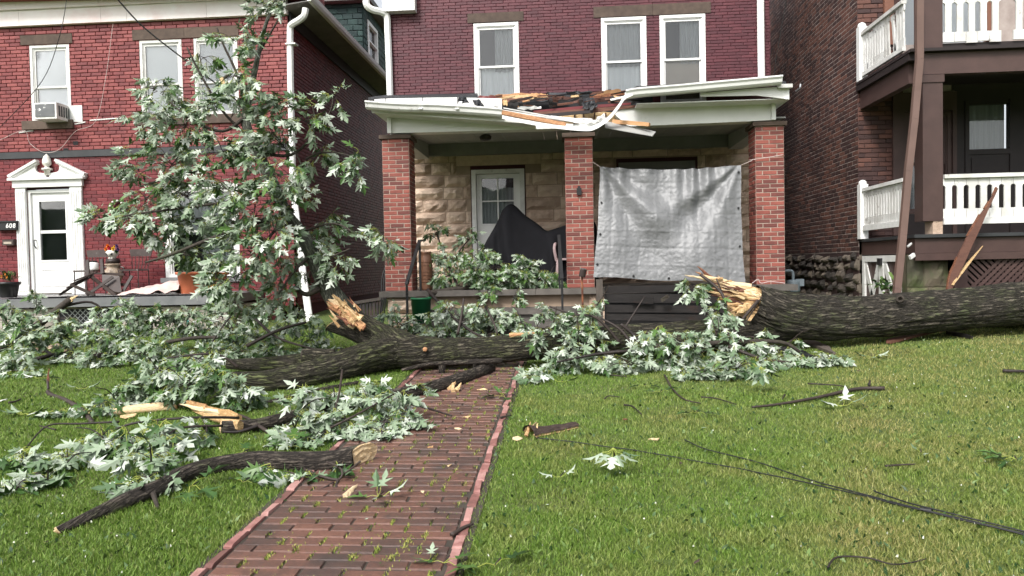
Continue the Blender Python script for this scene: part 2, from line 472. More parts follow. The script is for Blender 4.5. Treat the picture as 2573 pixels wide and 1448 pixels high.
def leaf_mat(name, stops, rough, trans, spec):
    m, t, b = mk(name)
    r = rndv(t)
    n1 = tnoise(t, wpos(t), 30, 3)
    a = N(t, 'ShaderNodeMath', operation='MULTIPLY_ADD'); t.links.new(n1, a.inputs[0]); a.inputs[1].default_value = 0.35
    s = N(t, 'ShaderNodeMath', operation='SUBTRACT'); t.links.new(r, s.inputs[0]); s.inputs[1].default_value = 0.17
    t.links.new(s.outputs[0], a.inputs[2])
    col = ramp(t, a.outputs[0], stops)
    t.links.new(col, b.inputs['Base Color'])
    b.inputs['Roughness'].default_value = rough
    b.inputs['Specular IOR Level'].default_value = spec
    out = [n for n in t.nodes if n.type == 'OUTPUT_MATERIAL'][0]
    tl = N(t, 'ShaderNodeBsdfTranslucent')
    c2 = mixc(t, 0.6, col, (0.16, 0.26, 0.06))
    t.links.new(c2, tl.inputs[0])
    mx = N(t, 'ShaderNodeMixShader'); mx.inputs[0].default_value = trans
    t.links.new(b.outputs[0], mx.inputs[1]); t.links.new(tl.outputs[0], mx.inputs[2]); t.links.new(mx.outputs[0], out.inputs[0])
    return m
MAT['leaf_top'] = leaf_mat('maple_leaf_upper_side', [(0.0, (0.022, 0.058, 0.014)), (0.5, (0.050, 0.115, 0.026)), (1.0, (0.12, 0.22, 0.05))], 0.38, 0.15, 0.5)
MAT['leaf_under'] = leaf_mat('maple_leaf_silver_side', [(0.0, (0.10, 0.165, 0.080)), (0.4, (0.24, 0.315, 0.205)), (0.8, (0.41, 0.475, 0.37)), (1.0, (0.62, 0.665, 0.59))], 0.55, 0.08, 0.3)
MAT['petiole'] = surf('leaf_stalk', [(0.28, 0.34, 0.06), (0.42, 0.46, 0.10)], 0.5, 0.3, 5, bump=0)
LEAFM = [MAT['leaf_top'], MAT['leaf_under'], MAT['petiole']]

def bark_mat(name, base, moss, moss_amt, furrow=1.0, scale=1.0):
    m, t, b = mk(name)
    uv = N(t, 'ShaderNodeAttribute', attribute_name='barkuv')
    mp = N(t, 'ShaderNodeMapping'); mp.inputs['Scale'].default_value = (30 * scale, 5.5 * scale, 1)
    t.links.new(uv.outputs['Vector'], mp.inputs[0])
    dn = N(t, 'ShaderNodeTexNoise'); dn.inputs['Scale'].default_value = 2.0; dn.inputs['Detail'].default_value = 4
    t.links.new(mp.outputs[0], dn.inputs['Vector'])
    ad = N(t, 'ShaderNodeVectorMath', operation='MULTIPLY_ADD')
    t.links.new(dn.outputs['Color'], ad.inputs[0]); ad.inputs[1].default_value = (1.6, 1.6, 0); t.links.new(mp.outputs[0], ad.inputs[2])
    v = N(t, 'ShaderNodeTexVoronoi', feature='DISTANCE_TO_EDGE'); v.inputs['Scale'].default_value = 1.0
    t.links.new(ad.outputs[0], v.inputs['Vector'])
    fur = ramp(t, v.outputs['Distance'], [(0.0, 0.0), (0.28, 1.0)])
    n1 = tnoise(t, wpos(t), 34, 7, 0.75)
    col = ramp(t, n1, [(0.36, base[0]), (0.64, base[1])])
    mf = ramp(t, tnoise(t, wpos(t), 3.2, 6, 0.7), [(0.62 - moss_amt, 0.0), (0.78 - moss_amt, 1.0)])
    col = mixc(t, mf, col, moss)
    dark = mixc(t, fur, tuple(c * 0.42 for c in base[0]), col)
    t.links.new(dark, b.inputs['Base Color'])
    b.inputs['Roughness'].default_value = 0.8
    b.inputs['Specular IOR Level'].default_value = 0.3
    hh = N(t, 'ShaderNodeMath', operation='MULTIPLY_ADD'); t.links.new(n1, hh.inputs[0]); hh.inputs[1].default_value = 0.4; t.links.new(fur, hh.inputs[2])
    t.links.new(bumpn(t, hh.outputs[0], 1.0 * furrow, 0.035), b.inputs['Normal'])
    return m
MAT['bark'] = bark_mat('furrowed_bark', ((0.058, 0.050, 0.039), (0.175, 0.150, 0.118)), (0.095, 0.110, 0.050), 0.15)
MAT['bark_moss'] = bark_mat('mossy_bark', ((0.058, 0.050, 0.037), (0.165, 0.145, 0.105)), (0.115, 0.130, 0.052), 0.18)
MAT['bark_small'] = bark_mat('smooth_branch_bark', ((0.038, 0.030, 0.025), (0.15, 0.125, 0.10)), (0.12, 0.125, 0.07), 0.10, 0.7, 1.3)
MAT['bark_grey'] = bark_mat('grey_limb_bark', ((0.10, 0.108, 0.088), (0.25, 0.255, 0.205)), (0.09, 0.11, 0.05), 0.1, 0.5, 1.4)
MAT['twig'] = surf('dark_twig', [(0.018, 0.013, 0.012), (0.05, 0.036, 0.03)], 0.6, 0.4, 9, bump=0.2)
# ------------------------------------------------------------------ ground
def lawn_mat():
    m, t, b = mk('lawn_soil')
    p = wpos(t)
    n1 = tnoise(t, p, 60, 6, 0.8)
    n2 = tnoise(t, p, 1.1, 4)
    col = ramp(t, n1, [(0.3, (0.045, 0.075, 0.014)), (0.6, (0.12, 0.175, 0.035))])
    col = mixc(t, ramp(t, n2, [(0.5, 0.0), (0.7, 0.7)]), col, (0.10, 0.10, 0.035))
    t.links.new(col, b.inputs['Base Color'])
    b.inputs['Roughness'].default_value = 0.95
    t.links.new(bumpn(t, n1, 0.8, 0.02), b.inputs['Normal'])
    return m
MAT['lawn'] = lawn_mat()
def grass_mat():
    m, t, b = mk('grass_blades')
    p = wpos(t)
    r = rndv(t)
    # lush and dry patches of the lawn itself
    g = N(t, 'ShaderNodeNewGeometry')
    sx = N(t, 'ShaderNodeSeparateXYZ'); t.links.new(g.outputs['Position'], sx.inputs[0])
    n1 = tnoise(t, p, 0.9, 5, 0.65)
    n2 = tnoise(t, p, 4.0, 4, 0.6)
    lush = ramp(t, r, [(0.0, (0.085, 0.160, 0.020)), (0.5, (0.160, 0.262, 0.042)), (1.0, (0.26, 0.365, 0.088))])
    dry = ramp(t, r, [(0.0, (0.17, 0.20, 0.05)), (0.6, (0.34, 0.31, 0.11)), (1.0, (0.52, 0.43, 0.21))])
    e = N(t, 'ShaderNodeMath', operation='MULTIPLY_ADD'); t.links.new(sx.outputs[0], e.inputs[0]); e.inputs[1].default_value = 0.055; e.inputs[2].default_value = 0.0
    e2 = N(t, 'ShaderNodeMath', operation='MULTIPLY_ADD'); t.links.new(sx.outputs[1], e2.inputs[0]); e2.inputs[1].default_value = -0.012; t.links.new(e.outputs[0], e2.inputs[2])
    a = N(t, 'ShaderNodeMath', operation='MULTIPLY_ADD'); t.links.new(n2, a.inputs[0]); a.inputs[1].default_value = 0.5; t.links.new(n1, a.inputs[2])
    a2 = N(t, 'ShaderNodeMath', operation='ADD'); t.links.new(a.outputs[0], a2.inputs[0]); t.links.new(e2.outputs[0], a2.inputs[1])
    f = ramp(t, a2.outputs[0], [(0.66, 0.0), (0.98, 0.85)])
    # a few blades are straw wherever they stand
    f2 = ramp(t, r, [(0.90, 0.0), (0.93, 0.25)])
    mx = N(t, 'ShaderNodeMath', operation='MAXIMUM'); t.links.new(f, mx.inputs[0]); t.links.new(f2, mx.inputs[1])
    col = mixc(t, mx.outputs[0], lush, dry)
    t.links.new(col, b.inputs['Base Color'])
    b.inputs['Roughness'].default_value = 0.5
    b.inputs['Specular IOR Level'].default_value = 0.3
    out = [n for n in t.nodes if n.type == 'OUTPUT_MATERIAL'][0]
    tl = N(t, 'ShaderNodeBsdfTranslucent'); t.links.new(col, tl.inputs[0])
    ms = N(t, 'ShaderNodeMixShader'); ms.inputs[0].default_value = 0.3
    t.links.new(b.outputs[0], ms.inputs[1]); t.links.new(tl.outputs[0], ms.inputs[2]); t.links.new(ms.outputs[0], out.inputs[0])
    return m
MAT['grass'] = grass_mat()
MAT['moss'] = surf('moss_tuft', [(0.10, 0.15, 0.02), (0.24, 0.27, 0.05), (0.34, 0.34, 0.09)], 0.8, 0.9, 8, bump=0)
MAT['brick_path'] = surf('wet_path_brick', [(0.090, 0.055, 0.046), (0.130, 0.066, 0.050), (0.175, 0.086, 0.063)], 0.40, 0.5, 40, bump=1.0, bs=130, bd=0.004, stain=(0.055, 0.042, 0.038), stain_s=3.5, stain_lo=0.5, stain_hi=0.72)
MAT['brick_edge'] = surf('pink_edging_brick', [(0.16, 0.075, 0.064), (0.27, 0.12, 0.105), (0.42, 0.23, 0.205)], 0.55, 0.8, 14, bump=0.5, bs=90, stain=(0.16, 0.07, 0.06), stain_s=5, stain_lo=0.55, stain_hi=0.7)
MAT['path_bed'] = surf('path_bed_soil', [(0.035, 0.029, 0.023), (0.075, 0.062, 0.048)], 0.9, 0.3, 12, bump=0.8)

WX0, WX1, WY1 = -1.80, -0.54, 10.25       # the path
xs = list(np.linspace(-160, -16, 14)) + list(np.arange(-14, 12.01, 0.16)) + list(np.linspace(14, 160, 14))
ys = list(np.linspace(-60, -5, 8)) + list(np.arange(-4, 16.01, 0.16)) + list(np.linspace(18, 240, 14))
mb = MB(); mb.smooth = True
mb.grid([[(x, y, gz(x, y)) for x in xs] for y in ys], len(xs), len(ys))
tag(mb.build('ground', MAT['lawn']), 'green lawn rising gently to the houses', 'ground', kind='structure')

# the brick path
mb = MB()
yy = np.arange(-3.6, WY1 + 0.01, 0.35)
mb.grid([[(x, y, 0.042 * y + 0.0105) for x in (WX0 - 0.03, (WX0 + WX1) / 2, WX1 + 0.03)] for y in yy], 3, len(yy))
path = tag(mb.build('path', MAT['path_bed']), 'brick garden path running up to the porch steps', 'path', kind='structure')

def unit_brick(name, mat, ch=0.06, chz=0.12, jit=0.02, seed=0, rot=None, nsplit=1):
    """chamfered block in a unit cube; front (-Y) face chamfered. rot turns the front to +Z for paving"""
    rg = random.Random(seed)
    b = MB()
    j = lambda: rg.uniform(-jit, jit)
    ring0 = [(-.5, .5, -.5), (.5, .5, -.5), (.5, .5, .5), (-.5, .5, .5)]
    ring1 = [(-.5 + j() * .5, -.32, -.5 + j()), (.5 + j() * .5, -.32, -.5 + j()), (.5 + j() * .5, -.32, .5 + j()), (-.5 + j() * .5, -.32, .5 + j())]
    ring2 = [(-.5 + ch * .5, -.5 + j(), -.5 + chz * .7), (.5 - ch * .5, -.5 + j(), -.5 + chz * .7), (.5 - ch * .5, -.5 + j(), .5 - chz * .7), (-.5 + ch * .5, -.5 + j(), .5 - chz * .7)]
    P = ring0 + ring1 + ring2
    if rot: P = [(x, z, -y) for x, y, z in P]
    i = b.add(*P)
    b.face([i, i + 3, i + 2, i + 1])
    for k in range(4):
        k2 = (k + 1) % 4
        b.face([i + k, i + k2, i + 4 + k2, i + 4 + k]); b.face([i + 4 + k, i + 4 + k2, i + 8 + k2, i + 8 + k])
    b.face([i + 8, i + 9, i + 10, i + 11])
    if rot: b.f = [f[::-1] for f in b.f]
    return b, b.mesh(name, mat)

def piece_set(pieces, parent, name, mat, variants, stuffname=None, pick=300, rz=0.0, vis=None):
    """pieces: list of (centre, size(lx,ly,lz), tilt euler or None). The largest seen become objects, the rest one joined part"""
    sc = []
    for k, (c, s, e) in enumerate(pieces):
        px, py, z = proj(c)
        v = 0.0
        if z > 0.3 and -5 < px < PW + 5 and -5 < py < PH + 5:
            v = max(s) / z
            if vis is not None: v *= vis(px, py)
        sc.append((v, k))
    sc.sort(reverse=True)
    chosen = set(k for v, k in sc[:pick] if v > 0)
    rest = MB()
    for k, (c, s, e) in enumerate(pieces):
        vb, vm = variants[k % len(variants)]
        if k in chosen:
            o = bpy.data.objects.new(name, vm)
            o.location = c
            o.scale = s
            o.rotation_euler = (0, 0, rz) if e is None else e
            link(o, parent)
        else:
            R = Matrix.Rotation(rz, 3, 'Z') if e is None else __import__('mathutils').Euler(e).to_matrix()
            rest.rnd = random.random()
            i = rest.add(*[Vector(c) + R @ Vector((x * s[0], y * s[1], z * s[2])) for x, y, z in vb.v])
            for f in vb.f: rest.face([i + q for q in f])
    if rest.f:
        tag(rest.build(stuffname or name + 's', mat, parent), kind='stuff')

pv = [unit_brick('path_brick_%d' % k, MAT['brick_path'], 0.05, 0.09, 0.035, k, True) for k in range(5)]
ev = [unit_brick('edging_brick_%d' % k, MAT['brick_edge'], 0.05, 0.16, 0.06, 10 + k, True) for k in range(4)]
pieces = []; BRICK_GAPS = []
y = -3.4; row = 0
while y < WY1 - 0.1:
    h = 0.084 + random.uniform(-0.004, 0.004)
    x = WX0 + 0.075 + (0.0 if row % 2 else -0.11)
    while x < WX1 - 0.08:
        l = 0.205 + random.uniform(-0.012, 0.012)
        a = max(x, WX0 + 0.075); b_ = min(x + l, WX1 - 0.075)
        if b_ - a > 0.05:
            c = Vector(((a + b_) / 2, y + h / 2 + random.uniform(-.004, .004), 0))
            c.z = 0.042 * c.y + 0.019 - 0.022 + random.uniform(-0.004, 0.004) + 0.006 * nz(c.x * 2, c.y * 2)
            pieces.append((c, (b_ - a - 0.004, h - 0.003, 0.044), (0.042 + random.uniform(-.012, .012), random.uniform(-.01, .01), random.uniform(-.012, .012))))
            BRICK_GAPS.append((b_ + 0.006, y + h / 2))
        x += l + 0.007
    y += h + 0.006; row += 1
piece_set(pieces, path, 'brick', MAT['brick_path'], pv, 'brick_paving')
pieces = []
for side in (0, 1):
    y = -3.4
    while y < WY1 - 0.2:
        l = 0.20 + random.uniform(-0.03, 0.03)
        x = (WX0 + 0.033 if side == 0 else WX1 - 0.033) + random.uniform(-0.008, 0.008)
        c = Vector((x, y + l / 2, 0.042 * (y + l / 2) + 0.020 - 0.022 + random.uniform(-.006, .008)))
        pieces.append((c, (0.050 + random.uniform(-.012, .006), l, 0.05), (0.042 + random.uniform(-.03, .03), random.uniform(-.12, .12), random.uniform(-.05, .05))))
        y += l + 0.006
piece_set(pieces, path, 'edging_brick', MAT['brick_edge'], ev, 'edging_bricks')

# moss in the joints and grass of the lawn: blades joined into one mesh each
def blades(name, P, hgt, wid, lean, mat, seed):
    rg = np.random.default_rng(seed)
    n = len(P)
    az = rg.uniform(0, 2 * pi, n); la = rg.uniform(0, 2 * pi, n)
    ln = lean * rg.random(n) * hgt
    ux, uy = np.cos(az) * wid / 2, np.sin(az) * wid / 2
    dx, dy = np.cos(la) * ln, np.sin(la) * ln
    V = np.zeros((n, 5, 3))
    V[:, 0] = P - np.stack([ux, uy, np.zeros(n)], 1)
    V[:, 1] = P + np.stack([ux, uy, np.zeros(n)], 1)
    M_ = P + np.stack([dx * .35, dy * .35, hgt * .6], 1)
    V[:, 2] = M_ - np.stack([ux, uy, np.zeros(n)], 1) * .8
    V[:, 3] = M_ + np.stack([ux, uy, np.zeros(n)], 1) * .8
    V[:, 4] = P + np.stack([dx, dy, hgt], 1)
    T = np.array([[0, 1, 3], [0, 3, 2], [2, 3, 4]])
    F = (np.arange(n)[:, None, None] * 5 + T[None]).reshape(-1)
    me = bpy.data.meshes.new(name)
    me.vertices.add(n * 5); me.vertices.foreach_set('co', V.reshape(-1).astype(np.float32))
    me.loops.add(n * 9); me.loops.foreach_set('vertex_index', F.astype(np.int32))
    me.polygons.add(n * 3); me.polygons.foreach_set('loop_start', (np.arange(n * 3) * 3).astype(np.int32))
    try: me.polygons.foreach_set('loop_total', np.full(n * 3, 3, np.int32))
    except Exception: pass
    me.materials.append(mat)
    a = me.attributes.new('rnd', 'FLOAT', 'FACE')
    a.data.foreach_set('value', np.repeat(rg.random(n), 3).astype(np.float32))
    me.update(calc_edges=True)
    o = bpy.data.objects.new(name, me)
    link(o)
    return o

pts = []; rg = random.Random(5)
for gx, gy in BRICK_GAPS:
    if gy < 2.8 or gx > WX1 - 0.1: continue
    if rg.random() < 0.8:
        k = int(rg.choice([14, 26, 50, 80]) * (0.8 if gy < 5 else 0.5))
        sx, sy = rg.uniform(.006, .022), rg.uniform(.018, .045)
        for _ in range(k):
            px_, py_ = gx + rg.gauss(0, sx), gy + rg.gauss(0, sy)
            pts.append((px_, py_, 0.042 * py_ + 0.010))
pts = np.array(pts)
rgn = np.random.default_rng(2)
tag(blades('moss', pts, rgn.uniform(.008, .022, len(pts)), rgn.uniform(.004, .008, len(pts)), 0.9, MAT['moss'], 3), 'yellow green moss tufts in the joints of the brick path', 'moss', kind='stuff')

def lawn_points(y0, y1, dens, seed):
    rg = np.random.default_rng(seed)
    x0 = -0.80 * y1 - 1.2; x1 = 0.66 * y1 + 2.2
    n = int((x1 - x0) * (y1 - y0) * dens)
    x = rg.uniform(x0, x1, n); y = rg.uniform(y0, y1, n)
    k = (x > -0.80 * y - 1.2) & (x < 0.66 * y + 2.2) & ((x < WX0 + rg.uniform(-.03, .03, n)) | (x > WX1 + rg.uniform(-.03, .03, n)))
    return x[k], y[k]
X_, Y_ = [], []
for y0, y1, d in ((3.0, 4.2, 12500), (4.2, 5.6, 7600), (5.6, 7.2, 4400), (7.2, 9.2, 2600), (9.2, 12.4, 1200)):
    a, b_ = lawn_points(y0, y1, d, int(y0 * 10)); X_.append(a); Y_.append(b_)
X_ = np.concatenate(X_); Y_ = np.concatenate(Y_)
# interpolate the ground height from a table
tx = np.arange(-12.5, 11.5, 0.1); ty = np.arange(2.8, 12.6, 0.1)
TZ = np.array([[gz(x, y) for x in tx] for y in ty])
ix = np.clip((X_ - tx[0]) / 0.1, 0, len(tx) - 1.001); iy = np.clip((Y_ - ty[0]) / 0.1, 0, len(ty) - 1.001)
i0, j0 = ix.astype(int), iy.astype(int); fx, fy = ix - i0, iy - j0
Z_ = TZ[j0, i0] * (1 - fx) * (1 - fy) + TZ[j0, i0 + 1] * fx * (1 - fy) + TZ[j0 + 1, i0] * (1 - fx) * fy + TZ[j0 + 1, i0 + 1] * fx * fy
rgn = np.random.default_rng(11)
nb = len(X_)
clump = np.sin(X_ * 3.1 + np.sin(Y_ * 2.3) * 2) * np.sin(Y_ * 3.7 + np.sin(X_ * 1.9) * 2)
H_ = rgn.uniform(.016, .038, nb) * (1 + 0.22 * clump) * (1 + 0.35 * (rgn.random(nb) > .96))
W_ = (0.0027 + 0.00055 * Y_) * rgn.uniform(.7, 1.35, nb)
tag(blades('grass', np.stack([X_, Y_, Z_ - 0.004], 1), H_, W_, 1.1, MAT['grass'], 4), 'short mown grass with straw coloured dry patches', 'grass', kind='stuff')
# broad weeds and clover among the grass
k = rgn.random(nb) < 0.012
P2 = np.stack([X_, Y_, Z_ + 0.006], 1)[k]
tag(blades('clover', P2, rgn.uniform(.018, .034, len(P2)), rgn.uniform(.014, .024, len(P2)), 1.6, MAT['plant_green'], 8), 'small clover leaves among the lawn grass', 'clover', kind='stuff')
k = rgn.random(nb) < 0.0007
P3 = np.stack([X_, Y_, Z_ + 0.028], 1)[k]
MAT['clover_white'] = surf('clover_blossom', [(0.5, 0.52, 0.42), (0.72, 0.72, 0.64)], 0.7, 0.4, 5, bump=0)
tag(blades('clover_blossom', P3, rgn.uniform(.008, .016, len(P3)), rgn.uniform(.006, .012, len(P3)), 0.6, MAT['clover_white'], 9), 'tiny white clover blossoms dotted over the lawn', 'clover', kind='stuff')

# trees across the street, behind the viewer: the windows mirror them
mb = MB(); mb.smooth = True
bx = np.arange(-75, 75.1, 1.2); bz = np.linspace(-.5, 1, 12)
P = []
for q in bz:
    row = []
    for x in bx:
        top = 7.2 + 2.6 * nz(x * .13, 1.0) + 1.3 * nz(x * .5, 4.0)
        z = max(-.6, q * top)
        row.append((x, -27 + 2.2 * nz(x * .35, z * .35, 2) + .9 * nz(x * 1.1, z * 1.1, 7) - 2.5 * max(0, q) ** 3, z))
    P.append(row)
mb.grid(P, len(bx), len(bz))
tag(mb.build('tree_belt', MAT['plant_green']), 'belt of dense green trees across the street behind the viewer', 'trees', kind='stuff')
# crumbs of leaf and bark strewn over the lawn and path
rg = random.Random(77); mb = MB()
for k in range(200):
    y = rg.uniform(3.4, 9.3); x = rg.uniform(-.78 * y, .63 * y)
    if x > 0 and rg.random() < .35: continue
    z = gz(x, y) + rg.uniform(.012, .04) if not WX0 < x < WX1 else .042 * y + .022
    a = rg.uniform(0, 2 * pi); l = rg.uniform(.008, .026); w = l * rg.uniform(.2, .6); mb.rnd = rg.random(); mb.cur = rg.choice([0, 2, 2, 1, 1])
    d = Vector((cos(a), sin(a), rg.uniform(-.2, .3))) * l; s_ = Vector((-sin(a), cos(a), rg.uniform(-.3, .3))) * w
    i = mb.add(Vector((x, y, z)) - d, Vector((x, y, z)) - s_, Vector((x, y, z)) + d, Vector((x, y, z)) + s_); mb.face((i, i + 1, i + 2, i + 3))
tag(mb.build('leaf_litter', [MAT['leaf_under'], MAT['bark_flake'], MAT['leaf_top']]), 'small crumbs of leaf and bark scattered over lawn and path', 'litter', kind='stuff')
# ------------------------------------------------------------------ house building helpers
Z = Vector((0, 0, 1))
class Frame:
    def __init__(s, O, U, Nn):
        s.O = Vector(O); s.U = Vector(U); s.N = Vector(Nn)
        s.rz = atan2(s.U.y, s.U.x)
    def P(s, u, v, d=0.0):
        return s.O + s.U * u + Z * v + s.N * d
    def box(s, mb, u0, u1, v0, v1, d0, d1):
        mb.hexa([s.P(u0, v0, d1), s.P(u1, v0, d1), s.P(u1, v0, d0), s.P(u0, v0, d0), s.P(u0, v1, d1), s.P(u1, v1, d1), s.P(u1, v1, d0), s.P(u0, v1, d0)])

def holes(mb, fr, u0, u1, v0, v1, ops, d0, d1):
    """a wall sheet with openings, cut into butt-jointed boxes"""
    us = sorted(set([u0, u1] + [min(max(q, u0), u1) for o in ops for q in o[:2]]))
    for a, b in zip(us, us[1:]):
        if b - a < 1e-5: continue
        m = (a + b) / 2
        cuts = sorted([(o[2], o[3]) for o in ops if o[0] < m < o[1]])
        z = v0
        for c0, c1 in cuts:
            if c0 > z: fr.box(mb, a, b, z, min(c0, v1), d0, d1)
            z = max(z, c1)
        if z < v1: fr.box(mb, a, b, z, v1, d0, d1)

def brick_courses(fr, u0, u1, v0, v1, L, H, ops, d=0.018, joint=0.010, jl=0.010, seed=1, minl=0.03, proud=0.003):
    rg = random.Random(seed)
    out = []
    v = v0; row = 0
    while v + H * 0.5 < v1:
        h = min(H, v1 - v)
        spans = [(u0, u1)]
        for o in ops:
            if o[2] < v + h - 0.01 and o[3] > v + 0.01:
                ns = []
                for a, b in spans:
                    if o[1] <= a or o[0] >= b: ns.append((a, b)); continue
                    if o[0] > a: ns.append((a, o[0]))
                    if o[1] < b: ns.append((o[1], b))
                spans = ns
        x = u0 - (L / 2 if row % 2 else 0) - rg.uniform(0, .02)
        while x < u1:
            l = L + rg.uniform(-0.006, 0.006)
            for a, b in spans:
                p, q = max(x, a), min(x + l, b)
                if q - p > minl:
                    dd = d + rg.uniform(-proud, proud)
                    c = fr.P((p + q) / 2, v + h / 2 + rg.uniform(-.0012, .0012), dd / 2)
                    out.append((c, (q - p - jl, dd, h - joint), (rg.uniform(-.006, .006), rg.uniform(-.008, .008), fr.rz + rg.uniform(-.004, .004))))
            x += l
        v += H; row += 1
    return out

def variants(tagname, mat, n=4, jit=0.02, ch=0.05, chz=0.14):
    return [unit_brick('%s_%d' % (tagname, k), mat, ch, chz, jit, 31 * k + len(tagname)) for k in range(n)]

def sash_window(par, fr, u0, u1, v0, v1, d, mat, cas=0.055, split=0.5, upper='curtain', lower='curtain', open_low=0.0, grid_up=False, depth=0.09):
    """par > window(frame) > sash, pane, curtain. d = outward offset of the casing face"""
    mb = MB()
    fr.box(mb, u0, u0 + cas, v0, v1, d - depth, d); fr.box(mb, u1 - cas, u1, v0, v1, d - depth, d)
    fr.box(mb, u0 + cas, u1 - cas, v1 - cas, v1, d - depth, d); fr.box(mb, u0 + cas, u1 - cas, v0, v0 + cas * .8, d - depth, d + 0.012)
    # inner stop
    s = cas * .35
    a0, a1, b0, b1 = u0 + cas, u1 - cas, v0 + cas * .8, v1 - cas
    fr.box(mb, a0, a0 + s, b0, b1, d - depth, d - 0.018); fr.box(mb, a1 - s, a1, b0, b1, d - depth, d - 0.018); fr.box(mb, a0 + s, a1 - s, b1 - s, b1, d - depth, d - 0.018)
    w = mb.build('window', mat, par)
    mb = MB()
    fr.box(mb, u0 + .01, u1 - .01, v0 + .01, v1 - .01, d - .42, d - .40)
    fr.box(mb, u0 + .002, u0 + .01, v0, v1, d - .40, d - depth - .003); fr.box(mb, u1 - .01, u1 - .002, v0, v1, d - .40, d - depth - .003)
    fr.box(mb, u0 + .01, u1 - .01, v0, v0 + .01, d - .40, d - depth - .003); fr.box(mb, u0 + .01, u1 - .01, v1 - .01, v1, d - .40, d - depth - .003)
    mb.build('reveal', MAT['interior'], w)
    vm = b0 + (b1 - b0) * split
    sw = 0.035
    for nm, c0, c1, dd, cont in (('upper', vm - .012, b1 - s, d - .030, upper), ('lower', b0 + open_low, vm + .012 + open_low, d - .058, lower)):
        mb = MB()
        p0, p1 = a0 + s * .6, a1 - s * .6
        fr.box(mb, p0, p0 + sw, c0, c1, dd - .022, dd); fr.box(mb, p1 - sw, p1, c0, c1, dd - .022, dd)
        fr.box(mb, p0 + sw, p1 - sw, c1 - sw, c1, dd - .022, dd); fr.box(mb, p0 + sw, p1 - sw, c0, c0 + sw, dd - .022, dd)
        mb.build('sash', mat, w)
        mb = MB()
        fr.box(mb, p0 + sw - .003, p1 - sw + .003, c0 + sw - .003, c1 - sw + .003, dd - .014, dd - .009)
        mb.build('pane', MAT['glass'], w)
        if cont:
            mb = MB()
            if cont == 'blind':
                z = c1 - 0.01
                while z > c0 + .02:
                    mb.rnd = random.random() * .2
                    i = mb.add(fr.P(p0 + .01, z, dd - .05), fr.P(p1 - .01, z, dd - .05), fr.P(p1 - .01, z - .028, dd - .035), fr.P(p0 + .01, z - .028, dd - .035))
                    mb.face([i, i + 1, i + 2, i + 3]); z -= .026
                mb.build('blind', MAT['blind'], w)
            elif cont == 'shade' or cont == 'shade_white':
                fr.box(mb, p0 + .02, p1 - .02, c0 + .01, c1, dd - .06, dd - .055)
                mb.build('shade', MAT['beige_shade'] if cont == 'shade' else MAT['blind'], w)
            else:
                n = 40; mb.smooth = True
                ua, ub = p0 + .01, p1 - .01
                if cont == 'half': ua = p0 + (p1 - p0) * .45
                P = []
                for v in (c0 - .05, (c0 + c1) / 2, c1 + .02):
                    P.append([fr.P(ua + (ub - ua) * k / n, v, dd - .085 + .018 * sin(k * 1.15 + v * 2) + .008 * sin(k * 2.7)) for k in range(n + 1)])
                mb.grid(P, n + 1, 3)
                mb.build('curtain', MAT['curtain_white'] if cont == 'white' else MAT['curtain'], w)
    return w

def px_u(fr, pts, Y):
    return [at(x, y, Y) for x, y in pts]

# ------------------------------------------------------------------ left house (red painted brick)
LH = thing('brick_house', 'bright red painted brick house with white cornice and white pedimented door', 'house', (-8.5, 14.2, 0.6))
LY = 14.2
lf = Frame((0, LY, 0), (1, 0, 0), (0, -1, 0))
LX1 = -5.31
openL = [(-10.62, -9.79, 4.69, 6.19), (-8.33, -7.47, 4.69, 6.19), (-7.22, -6.34, 4.69, 6.19), (-10.79, -9.84, 0.9, 3.35), (-7.95, -6.42, 1.50, 3.34)]
mb = MB()
holes(mb, lf, -14.5, LX1 - .02, 0.5, 6.60, openL, -0.25, 0.0)
ls = Frame((LX1 - .02, 0, 0), (0, 1, 0), (1, 0, 0))
ls.box(mb, LY - 0.0, 24, 0.5, 6.9, -0.25, 0.0)
mb.build('wall', MAT['mortar_red'], LH)
BH = 0.0725
vis_tree = lambda px, py: 0.25 if (330 < px < 760 and 180 < py) else 1.0
lo = brick_courses(lf, -14.5, LX1, 0.9, 3.94, .225, .0715, openL, seed=3, joint=.006, jl=.006, proud=.002)
up = brick_courses(lf, -14.5, LX1, 4.08, 6.54, .225, BH, openL, seed=4, joint=.012, jl=.012, proud=.003)
vr = variants('red_brick', MAT['brick_red'])
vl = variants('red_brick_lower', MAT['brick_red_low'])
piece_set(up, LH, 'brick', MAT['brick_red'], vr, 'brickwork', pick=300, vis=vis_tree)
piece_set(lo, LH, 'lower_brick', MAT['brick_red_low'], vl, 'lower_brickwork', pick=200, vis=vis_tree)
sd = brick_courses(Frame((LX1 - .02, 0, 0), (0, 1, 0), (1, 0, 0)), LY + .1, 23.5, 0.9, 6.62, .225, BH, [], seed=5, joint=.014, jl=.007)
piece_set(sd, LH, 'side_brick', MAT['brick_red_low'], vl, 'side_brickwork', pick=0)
mb = MB(); lf.box(mb, -14.5, LX1 + .01, 3.945, 4.075, 0.0, .045); mb.build('band_course', MAT['dark_grey'], LH)
for u0, u1, v0, v1 in ((-10.79, -9.71, 6.20, 6.39), (-8.46, -7.40, 6.20, 6.40), (-7.395, -6.3, 6.20, 6.40)):
    mb = MB(); lf.box(mb, u0, u1, v0, v1, .0, .032); mb.build('lintel', MAT['brownstone'], LH)
for u0, u1 in ((-10.80, -9.74), (-8.45, -7.40), (-7.34, -6.24)):
    mb = MB(); lf.box(mb, u0, u1, 4.515, 4.685, 0.0, .075); mb.build('sill', MAT['brownstone'], LH)
